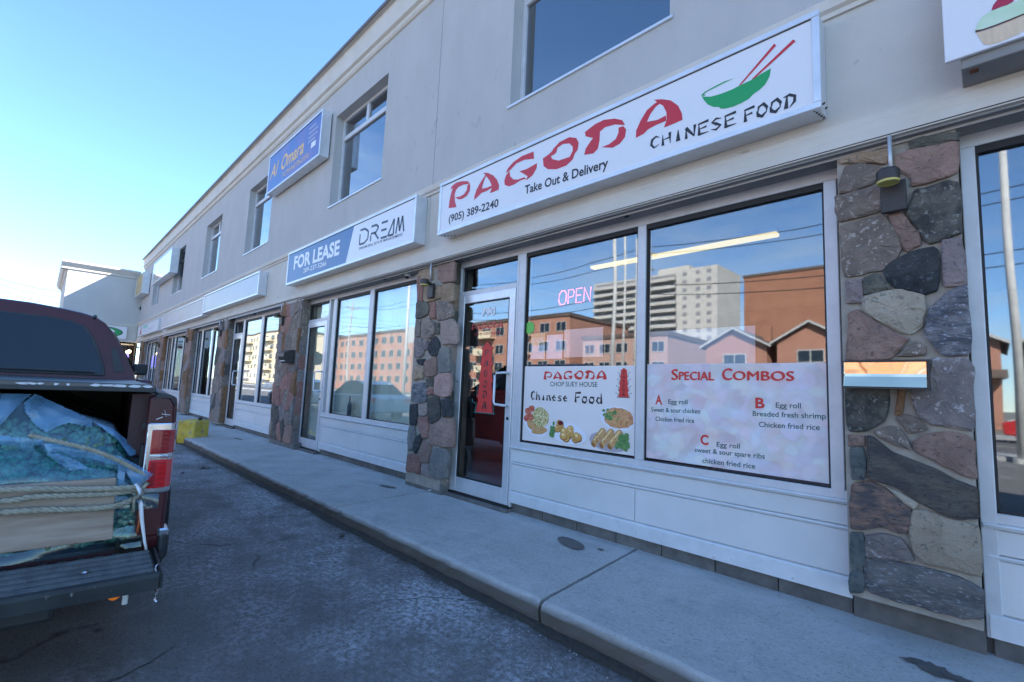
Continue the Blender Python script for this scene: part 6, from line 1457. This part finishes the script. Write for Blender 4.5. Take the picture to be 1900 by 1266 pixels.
def rope(pts, r, lab, pitch=.085, seg=.012):
    P3 = [Vector(p) for p in pts]; path = []
    for i in range(len(P3)-1):      # catmull-rom
        a, b, c, d = P3[max(i-1, 0)], P3[i], P3[i+1], P3[min(i+2, len(P3)-1)]; l = (c-b).length; k = max(2, int(l/seg))
        for j in range(k):
            t = j/k; path.append(.5*((2*b)+(-a+c)*t+(2*a-5*b+4*c-d)*t*t+(-a+3*b-3*c+d)*t**3))
    path.append(P3[-1]); mb = MB(); s_ = 0; strands = [[], [], []]
    for i, p in enumerate(path):
        if i: s_ += (p-path[i-1]).length
        t = (path[min(i+1, len(path)-1)]-path[max(i-1, 0)]).normalized(); u = t.cross(Vector((0, 0, 1))).normalized(); w_ = t.cross(u)
        for q in range(3):
            a = 2*math.pi*(s_/pitch+q/3); strands[q].append(p+(u*math.cos(a)+w_*math.sin(a))*r*.52)
    for q in strands: mb.tube(q, r*.56, 6)
    o = mb.build('rope', rope_m, None, smooth=True); on_truck(o); return tag(o, lab, 'rope', 'ropes tying down the truck load')
rope([(-.085, .6, .86), (-.085, -.35, .852), (-.085, -.62, .832), (-.08, -.80, .818), (-.04, -.87, .815)], .0135, 'topmost thick twisted rope across the front of the wooden board')
rope([(-.088, .6, .79), (-.088, -.35, .803), (-.09, -.50, .812), (-.088, -.62, .806), (-.08, -.75, .797), (-.05, -.87, .80)], .0128, 'middle thick twisted rope, just under the topmost one on the wooden board')
rope([(-.085, .6, .78), (-.085, -.40, .760), (-.085, -.62, .745), (-.08, -.76, .738), (-.05, -.84, .755), (-.02, -.88, .78)], .0135, 'lowest thick twisted rope crossing the middle of the wooden board')
rope([(.05, -.46, 1.060), (-.045, -.52, 1.050), (-.074, -.58, 1.033), (-.074, -.68, .996), (-.072, -.78, .940), (-.055, -.88, .865)], .0105, 'thin twisted rope slanting over the plastic above the wooden board', .06)
t = MB(); t.tube([(-.06, -.845, .83), (-.075, -.865, .80), (-.085, -.872, .74), (-.08, -.885, .66), (-.075, -.905, .56), (-.08, -.915, .52)], [.007, .010, .009, .008, .006, .005], 6)
sp = t.build('strap', white_ink, None, smooth=True); on_truck(sp); tag(sp, 'dangling white plastic strap below the knot beside the tail light', 'strap')
t = MB(); t.tube([(-.05, -.83, .80), (-.07, -.845, .76), (-.06, -.85, .70)], .006, 6); t.tube([(-.045, -.87, .81), (-.07, -.84, .80), (-.05, -.86, .84), (-.06, -.89, .83), (-.05, -.86, .79)], .012, 6)
sp = t.build('rope_knot', rope_m, None, smooth=True); on_truck(sp); tag(sp, 'rope knot gathered at the inner edge of the tail light', 'knot')
t = MB(); t.tube([(-.05, -.872, .70), (-.055, -.878, .66), (-.05, -.874, .60)], .005, 5)
sp = t.build('orange_cord', mat('orange_cord', (.55, .14, .04), .6), None, smooth=True); on_truck(sp); tag(sp, 'short orange cord hanging under the rope knot', 'cord')

# ================================================================ YELLOW BLOCK, LITTER
yel = mat('chipped_yellow_paint', (.50, .33, .02), .8, col2=(.66, .50, .10), scale=5, bump=.5, bscale=30, bdist=.006, speck=(.26, .24, .18), speck_scale=9, speck_thr=.57)
yb = MB()
P4 = [(-11.58, 2.10), (-11.22, 2.32), (-11.42, 2.62), (-11.80, 2.40)]
yb.add([(a, b, .0) for a, b in P4]+[(a+.01*k, b, .455+.006*k) for k, (a, b) in enumerate(P4)], [(0, 1, 5, 4), (1, 2, 6, 5), (2, 3, 7, 6), (3, 0, 4, 7), (4, 5, 6, 7), (0, 3, 2, 1)])
y_ = yb.build('yellow_block', yel, None, bevel=.025, seg=2); tag(y_, 'chipped yellow painted concrete block standing at the kerb end behind the truck', 'concrete block')
yb = MB(); yb.lathe((-11.45, 2.45, .46), [(.035, 0), (.04, .03), (.03, .06), (.01, .07)], 12); y_ = yb.build('post_stub', steel_dark, None); tag(y_, 'small dark stub on top of the yellow concrete block', 'stub')
yb = MB(); yb.add([(-12.1, 1.80, 0), (-11.55, 1.86, 0), (-11.50, 2.12, 0), (-12.1, 2.15, 0), (-12.05, 1.85, .16), (-11.62, 1.90, .10), (-11.58, 2.08, .12), (-12.05, 2.10, .17)], [(0, 1, 5, 4), (1, 2, 6, 5), (2, 3, 7, 6), (3, 0, 4, 7), (4, 5, 6, 7), (0, 3, 2, 1)])
y_ = yb.build('yellow_kerb_stone', yel, None, bevel=.03, seg=2); tag(y_, 'low yellow painted kerb stone beside the yellow concrete block', 'kerb stone')
leaf_m = mat('wet_leaf_litter', (.028, .025, .022), .8, col2=(.05, .04, .03), scale=30)
rnd = random.Random(9)
for (cx, cy, s_, lb) in ((-4.05, 2.03, .035, 'dark clump of wet leaves on the asphalt near the kerb, nearest the camera'), (-8.25, 1.88, .06, 'flat dark clump of leaves on the asphalt near the yellow block'), (-7.9, 1.55, .04, 'small dark clump of leaves on the asphalt out from the kerb')):
    m2 = MB()
    for k in range(14):
        a = rnd.uniform(0, 6.3); r_ = s_*rnd.uniform(0, 1); x, y2 = cx+r_*math.cos(a)*1.5, cy+r_*math.sin(a); w_ = s_*rnd.uniform(.3, .6); z = rnd.uniform(.004, .02)
        m2.add([(x-w_, y2, z), (x, y2-w_*.6, z+rnd.uniform(0, .02)), (x+w_, y2+w_*.2, z+rnd.uniform(0, .015)), (x+w_*.1, y2+w_*.7, z+.004)], [(0, 1, 2), (0, 2, 3)])
    o = m2.build('leaf_litter', leaf_m, None, normals=False); tag(o, lb, 'leaves', 'leaf clumps on the asphalt')
# grit along kerb and slab joints
m2 = MB(); gr = mat('grit', (.30, .30, .31), .9)
for _ in range(900):
    x = -abs(rnd.gauss(0, 5)); y2 = 2.19-abs(rnd.gauss(0, .35)); s_ = rnd.uniform(.0015, .0045)
    if x > -.1: continue
    m2.add([(x-s_, y2-s_, .0), (x+s_, y2-s_, .0), (x+s_, y2+s_, .0), (x-s_, y2+s_, .0), (x+rnd.uniform(-s_, s_), y2, s_*1.5)], [(0, 1, 4), (1, 2, 4), (2, 3, 4), (3, 0, 4)])
for _ in range(260):
    x = rnd.uniform(-9, .3); y2 = rnd.choice([3.40-abs(rnd.gauss(0, .05)), rnd.uniform(2.3, 3.3)]); s_ = rnd.uniform(.0015, .004); z = .132+(y2-2.2)*.0255
    m2.add([(x-s_, y2-s_, z), (x+s_, y2-s_, z), (x+s_, y2+s_, z), (x-s_, y2+s_, z), (x, y2, z+s_*1.5)], [(0, 1, 4), (1, 2, 4), (2, 3, 4), (3, 0, 4)])
o = m2.build('grit', gr, None, normals=False); tag(o, 'loose salt grains and grit scattered along the kerb', 'grit', kind='stuff')
m2 = MB(); dk = mat('gutter_dirt', (.035, .030, .025), .95, col2=(.06, .05, .04), scale=40, bump=.8, bscale=120)
n = 520; vs = []
for i in range(n+1):
    x = .6-27*i/n; w_ = .035+.03*abs(math.sin(x*3.1))*abs(math.sin(x*1.3+1))+rnd.uniform(0, .02)
    vs += [(x, 2.215, .016+rnd.uniform(0, .006)), (x, 2.2-w_*.5, .010+rnd.uniform(0, .004)), (x, 2.2-w_, .001)]
m2.add(vs, [(3*i+k, 3*i+k+1, 3*i+k+4, 3*i+k+3) for i in range(n) for k in (0, 1)])
o = m2.build('gutter_dirt', dk, None, normals=False); tag(o, 'dark dirt line packed along the foot of the kerb', 'dirt', kind='stuff')
caulk = MB(); rr = random.Random(2)
caulk.tube([(-4.40, 3.37, .175), (-4.42, 3.33, .168), (-4.50, 3.31, .172), (-4.58, 3.27, .165), (-4.50, 3.30, .19), (-4.36, 3.36, .20)], [.02, .022, .02, .012, .016, .02], 7)
o = caulk.build('foam_sealant', panel_edge, None, smooth=True); tag(o, 'lump of white foam sealant at the left foot of the restaurant door', 'sealant')

# ================================================================ PARKED CARS (beside and behind the camera, seen in the glass)
def car(name, label, x, y, ang, paint, group='cars parked in the lot'):
    c = thing(name, label, 'car', (0, 0, 0), group=group)
    M_ = Matrix.Translation((x, y, 0)) @ Matrix.Rotation(ang, 4, 'Z'); c.matrix_world = M_; ORG[c.name] = Vector((0, 0, 0))
    wf = (-1.35, 1.35)
    low = [(-2.25, .35), (wf[0]-.36, .28)]+arch(wf[0], .36, .28, 8, .31)[1:-1]+[(wf[0]+.36, .24), (wf[1]-.36, .24)]+arch(wf[1], .36, .28, 8, .31)[1:-1]+[(wf[1]+.36, .28), (2.2, .33), (2.28, .55), (2.15, .72), (1.1, .92), (-1.9, .98), (-2.28, .85)]
    mb = MB(); mb.prism(low, 'y', -.88, .88); mb.build('body', paint, c, bevel=.06, seg=2)
    base = [(1.15, .90), (-1.95, .95)]; top = [(.35, 1.40), (-.2, 1.45), (-1.0, 1.42), (-1.45, 1.30)]
    pr = [(1.15, .90), (.40, 1.38), (-.2, 1.44), (-.9, 1.42), (-1.35, 1.30), (-1.95, .95)]
    vs = []
    for sg_ in (-1, 1):
        for a, b in pr: vs.append((a, sg_*(.80-(b-.9)*.36), b))
    n = len(pr); mb = MB(); mb.add(vs, [list(range(n)), [n+i for i in range(n)][::-1]]+[(i, (i+1) % n, n+(i+1) % n, n+i) for i in range(n)]); mb.build('cabin', MATS['dark_car_glass'], c, bevel=.03, seg=2)
    mb = MB(); mb.prism([(.40, 1.385), (-.2, 1.45), (-.9, 1.432), (-1.35, 1.315), (-1.34, 1.335), (-.9, 1.455), (-.2, 1.472), (.40, 1.40)], 'y', -.62, .62); mb.build('roof', paint, c, bevel=.01)
    for s_ in (-1, 1):
        for f_ in wf:
            w_ = MB(); w_.lathe((f_, s_*.80, .31), [(.19, -.09), (.30, -.10), (.31, -.07), (.31, .07), (.30, .10), (.19, .09)], 24, 'y'); wh = w_.build('wheel', tyre_m, c)
            w_ = MB(); w_.lathe((f_, s_*.81, .31), [(.03, s_*.09), (.19, s_*.06), (.20, s_*.095), (.2, 0)], 16, 'y'); w_.build('rim', rim_m, wh)
        mb = MB(); mb.box(2.08, 2.26, s_*.86, s_*.50, .58, .71); mb.build('headlight', hl_m, c, bevel=.03)
        mb = MB(); mb.box(-2.275, -2.15, s_*.86, s_*.55, .70, .85); mb.build('tail_lamp', lens_red2, c, bevel=.02)
        mb = MB(); mb.box(.75, .95, s_*.86, s_*1.0, .93, 1.04); mb.build('mirror', paint, c, bevel=.02)
    return c
car('parked_car', 'pale blue car parked in the lot, reflected in the papered shop windows', -17.5, -2.3, R(183), mat('pale_blue_car_paint', (.30, .42, .50), .25, coat=1))
car('parked_car', 'silver car parked farther along the lot, reflected in the catering shop windows', -24.5, -2.6, R(181), mat('silver_car_paint', (.45, .48, .50), .25, coat=1, metal=.3))
car('passing_car', 'red car on the sunny road, reflected in the right hand window', 2.6, -23.5, R(0), mat('red_car_paint', (.40, .02, .02), .25, coat=1), None)

# ================================================================ ACROSS THE STREET (reflected in the glass)
brick_o = mat('orange_brick', (.31, .15, .10), .9, col2=(.38, .19, .13), scale=.8, bump=.2, bscale=6)
brick_b = mat('brown_brick', (.26, .115, .07), .9, col2=(.32, .15, .09), scale=.4)
cream_c = mat('cream_cladding', (.60, .50, .34), .85); whitec = mat('white_tower_concrete', (.50, .48, .44), .85, col2=(.44, .42, .38), scale=.2)
shade_c = mat('tower_balcony_grey', (.22, .22, .23), .8); roof_s = mat('asphalt_shingle', (.13, .095, .075), .95, col2=(.08, .06, .05), scale=2.5, stretch=(1, 1, 4)); wfr = mat('white_window_frame', (.40, .40, .38), .5)
def block(name, label, x0, x1, y0, y1, H, wall, nx, nz_, ww, wh_, z0=1.2, balc=None, cat='building', roof=.5, skip=()):
    b = thing(name, label, cat, ((x0+x1)/2, (y0+y1)/2, 0)); yf = y1
    mb = MB(); mb.box(x0, x1, y0, y1, 0, H); mb.build('wall', wall, b)
    mb = MB(); mb.box(x0-.2, x1+.2, y0-.2, y1+.2, H, H+roof); mb.build('roof', roof_s, b)
    me = {}
    for j in range(nz_):
        for i in range(nx):
            if (i, j) in skip: continue
            cx = x0+(i+.5)*(x1-x0)/nx; cz = z0+(H-z0)*(j+.45)/nz_
            if not me:
                m2 = MB(); m2.box(-ww/2, ww/2, yf, yf+.06, -wh_/2, wh_/2)
                w_ = m2.build('window', wfr, b); m3 = MB()
                m3.box(-ww/2+.08, -.05, yf+.061, yf+.07, -wh_/2+.08, wh_/2-.08); m3.box(.05, ww/2-.08, yf+.061, yf+.07, -wh_/2+.08, wh_/2-.08); g_ = m3.build('pane', MATS['dark_car_glass'], w_)
                off = Vector(b.location); w_.location = (cx, 0, cz); me['w'] = w_; me['g'] = g_
            else:
                w2 = me['w'].copy(); COL.objects.link(w2); w2.parent = b; w2.location = (cx, 0, cz)
                g2 = me['g'].copy(); COL.objects.link(g2); g2.parent = w2
    if balc:
        for j in range(nz_):
            for (a, c) in balc:
                cz = z0+(H-z0)*(j+.12)/nz_; m2 = MB(); m2.box(a, c, yf, yf+1.2, cz-.15, cz+.0); m2.box(a, c, yf+1.1, yf+1.2, cz, cz+.95); m2.build('balcony', cream_c, b)
    return b
random.seed(5)
block('apartment_building', 'orange brick apartment block with cream balconies across the street', -63, -41, -60, -45, 12.0, brick_o, 7, 4, 1.9, 1.4, balc=[(-60, -56.2), (-52, -48.2)])
block('apartment_building', 'lower pale brick block with white windows right of the orange apartments across the street', -39.5, -27, -58, -46, 8.6, mat('pink_brick', (.38, .24, .19), .9), 5, 3, 1.7, 1.3)
block('apartment_building', 'long orange brick block farther down the street opposite the papered shop', -116, -80, -62, -45, 12.2, brick_o, 11, 4, 1.8, 1.5)
block('apartment_building', 'tall cream and brick block farthest down the street', -190, -150, -65, -45, 16.5, cream_c, 9, 5, 2.2, 1.5, balc=[(-188, -180), (-170, -160)])
block('brown_block', 'tall brown brick slab block beyond the houses across the street', -35, -10, -115, -95, 26.5, brick_b, 5, 7, 2.0, 1.0, skip=[(i, j) for i in (0, 1, 2) for j in range(7)])
tw = thing('apartment_tower', 'tall white concrete apartment tower across the street', 'tower', (-85, -150, 0))
mb = MB(); mb.box(-106, -72, -160, -142, 0, 43.5); mb.box(-72, -58.5, -160, -140.5, 0, 43.5); mb.box(-82, -70, -156, -146, 43.5, 46.5); mb.build('wall', whitec, tw)
for j in range(15):
    z = 2.5+j*2.72
    m2 = MB(); m2.box(-105.5, -72.5, -142, -140.6, z-.12, z); m2.box(-105.5, -72.5, -140.75, -140.6, z, z+1.0); m2.build('balcony', whitec, tw)
    m2 = MB(); m2.box(-105, -73, -141.99, -141.9, z+1.0, z+2.3); m2.build('glazing', shade_c, tw)
    for x in (-69, -64.5, -61):
        m2 = MB(); m2.box(x-.7, x+.7, -140.49, -140.4, z+.7, z+1.9); m2.build('window', shade_c, tw)
def house(label, x0, x1, z0, zp, y=-42):
    h = thing('gabled_house', label, 'house', ((x0+x1)/2, y-5, 0)); mb = MB(); mb.box(x0, x1, y-10, y, 0, z0); c = (x0+x1)/2
    mb.prism([(x0, z0), (x1, z0), (c, zp-.15)], 'y', y-10, y-.01); mb.build('wall', brick_o, h)
    mb = MB()
    for s_, e in ((x0, -1), (x1, 1)): mb.add([(s_+e*.5, y+.5, z0-.25), (c, y+.5, zp), (c, y-10.5, zp), (s_+e*.5, y-10.5, z0-.25), (s_+e*.5, y+.5, z0-.10), (c, y+.5, zp+.15), (c, y-10.5, zp+.15), (s_+e*.5, y-10.5, z0-.10)], [(0, 1, 2, 3), (4, 7, 6, 5), (0, 4, 5, 1), (3, 2, 6, 7), (0, 3, 7, 4), (1, 5, 6, 2)])
    mb.build('roof', roof_s, h)
    mb = MB()
    for s_, e in ((x0, -1), (x1, 1)): mb.add([(s_+e*.5, y+.52, z0-.28), (c, y+.52, zp-.03), (c, y+.52, zp+.2), (s_+e*.5, y+.52, z0-.05), (s_+e*.5, y+.56, z0-.28), (c, y+.56, zp-.03), (c, y+.56, zp+.2), (s_+e*.5, y+.56, z0-.05)], [(0, 1, 2, 3), (4, 7, 6, 5), (0, 4, 5, 1), (3, 2, 6, 7), (0, 3, 7, 4), (1, 5, 6, 2)])
    mb.build('bargeboard', wfr, h)
    mb = MB(); mb.box(x0-.2, x1+.2, y, y+1.3, z0-2.75, z0-2.6); mb.prism([(y, z0-2.2), (y+1.5, z0-2.72), (y+1.5, z0-2.60), (y, z0-2.05)], 'x', x0-.3, x1+.3); mb.build('porch_roof', roof_s, h)
    mb = MB(); mb.box(c+1.6, c+2.3, y-4, y-3.3, z0, zp+.6); mb.build('chimney', brick_b, h)
    for wz in (z0-1.4, z0-4.3):
        mb = MB(); mb.box(c-1.1, c+1.1, y, y+.06, wz-.6, wz+.6); w_ = mb.build('window', wfr, h)
        mb = MB(); mb.box(c-1.0, c-.05, y+.061, y+.07, wz-.5, wz+.5); mb.box(c+.05, c+1.0, y+.061, y+.07, wz-.5, wz+.5); mb.build('pane', MATS['dark_car_glass'], w_)
    return h
house('left brick gabled house across the street', -20.6, -14.8, 6.6, 8.3)
house('second brick gabled house across the street, right of the left one', -13.9, -8.4, 6.8, 8.6)
house('third brick gabled house across the street, opposite the lot entrance', -5.5, .6, 6.3, 8.0)
house('rightmost brick gabled house across the street', 2.0, 8.5, 6.3, 8.1)
wood_pole = mat('weathered_pole', (.42, .38, .32), .9, col2=(.32, .29, .25), scale=3, stretch=(4, 4, .3)); wire_m = mat('black_cable', (.02, .02, .02), .6)
poles = [(-70, -27), (-44, -27), (-19, -27), (10, -27)]
for i, (x, y2) in enumerate(poles):
    u = thing('utility_pole', ['utility pole farthest down the far pavement', 'utility pole before the orange apartments on the far pavement', 'utility pole beside the left gabled house on the far pavement', 'utility pole at the right end of the far pavement'][i], 'utility pole', (x, y2, 0), group='poles along the far pavement')
    mb = MB(); mb.tube([(x, y2, 0), (x, y2, 14)], [.17, .11], 10); mb.build('pole', wood_pole, u)
    mb = MB(); mb.box(x-.06, x+.06, y2-1.1, y2+1.1, 12.9, 13.05); mb.box(x-.06, x+.06, y2-.8, y2+.8, 11.6, 11.72); mb.build('crossarm', wood_pole, u)
for k, (dy, z) in enumerate(((-1.0, 13.1), (1.0, 13.1), (0, 10.2), (.3, 9.4))):
    mb = MB()
    ends = [-200]+[p[0] for p in poles]+[60]
    for i in range(len(ends)-1):
        a, b = ends[i], ends[i+1]; mb.tube([(a+(b-a)*t/8, -27+dy, z-1.0*4*(t/8)*(1-t/8)) for t in range(9)], .03, 4, cap=False)
    o = mb.build('overhead_cable', wire_m, None, normals=False); tag(o, ['outer high cable above the far pavement', 'inner high cable above the far pavement', 'upper of the low cables above the far pavement', 'lowest cable above the far pavement'][k], 'cable', 'overhead cables along the street')
for k, (z, y0_) in enumerate(((9.3, -3.4), (8.7, -3.0), (8.2, -3.1))):
    mb = MB(); mb.tube([(-60, y0_+8*(t/8)-.5, z-1.1*4*(t/8)*(1-t/8)*.5-.35*(t/8)) for t in range(9)], .018, 4, cap=False)
    mb.tube([(-60, y0_-.5, z), (-58, -30, z+.8)], .018, 4, cap=False)
    o = mb.build('street_cable', wire_m, None, normals=False); tag(o, ['top thin cable in the sky left of the far building', 'middle thin cable in the sky left of the far building', 'lowest thin cable in the sky left of the far building'][k], 'cable', 'cables beyond the far building')

for i, (x, z, lb) in enumerate(((-29.15, 5.15, 'upper small dark vent on the wall below the gold sign'), (-29.1, 4.55, 'lower small dark vent on the wall below the gold sign'))):
    m2 = MB(); m2.lathe((x, 3.25, z), [(.07, -.06), (.08, -.05), (.08, .0)], 12, 'y'); o = m2.build('wall_vent', steel_dark, None); tag(o, lb, 'vent')

# ---- poles on the near pavement of the street, mirrored in the glass
grey_pole = mat('pale_grey_pole', (.50, .50, .47), .7, col2=(.40, .40, .38), scale=3)
POLES = [(-12.15, 9.6, .10), (-11.62, 9.3, .06), (-11.0, 8.4, .09), (-29.5, 10.5, .12), (.55, 9.0, .11)]
for i, (x, hgt, r_) in enumerate(POLES):
    u = thing('street_pole', ['tall pale pole mirrored beside the tower in the restaurant window', 'thin pale pole between its two taller neighbours at the street edge', 'shortest pale pole of the three at the street edge', 'pale pole with a small white sign opposite the papered shop', 'pale pole mirrored in the right hand window'][i], 'pole', (x, -11.7, 0), group='pale poles at the street edge')
    mb = MB(); mb.tube([(x, -11.7, 0), (x, -11.7, hgt)], [r_, r_*.75], 10); mb.build('pole', grey_pole, u, smooth=True)
    mb = MB(); mb.cyl((x, -11.7, 0), (0, 0, 1), r_*1.8, .12, 12); mb.build('base', grey_pole, u)
    if i == 3: mb = MB(); mb.box(x+.3, x+1.0, -11.66, -11.63, 4.4, 5.5); mb.build('sign_plate', wfr, u)
    if i == 0: mb = MB(); mb.tube([(x, -11.7, 9.2), (x-1.2, -12.4, 9.7), (x-2.0, -12.9, 9.7)], .05, 6); mb.build('arm', grey_pole, u)
car('passing_car', 'dark car waiting on the sunny road beyond the white poles', -9.5, -17, R(180), mat('dark_grey_car_paint', (.06, .065, .07), .25, coat=1), None)
car('passing_car', 'white car on the sunny road opposite the papered shop', -21.5, -23, R(0), mat('white_car_paint', (.6, .6, .6), .25, coat=1), None)
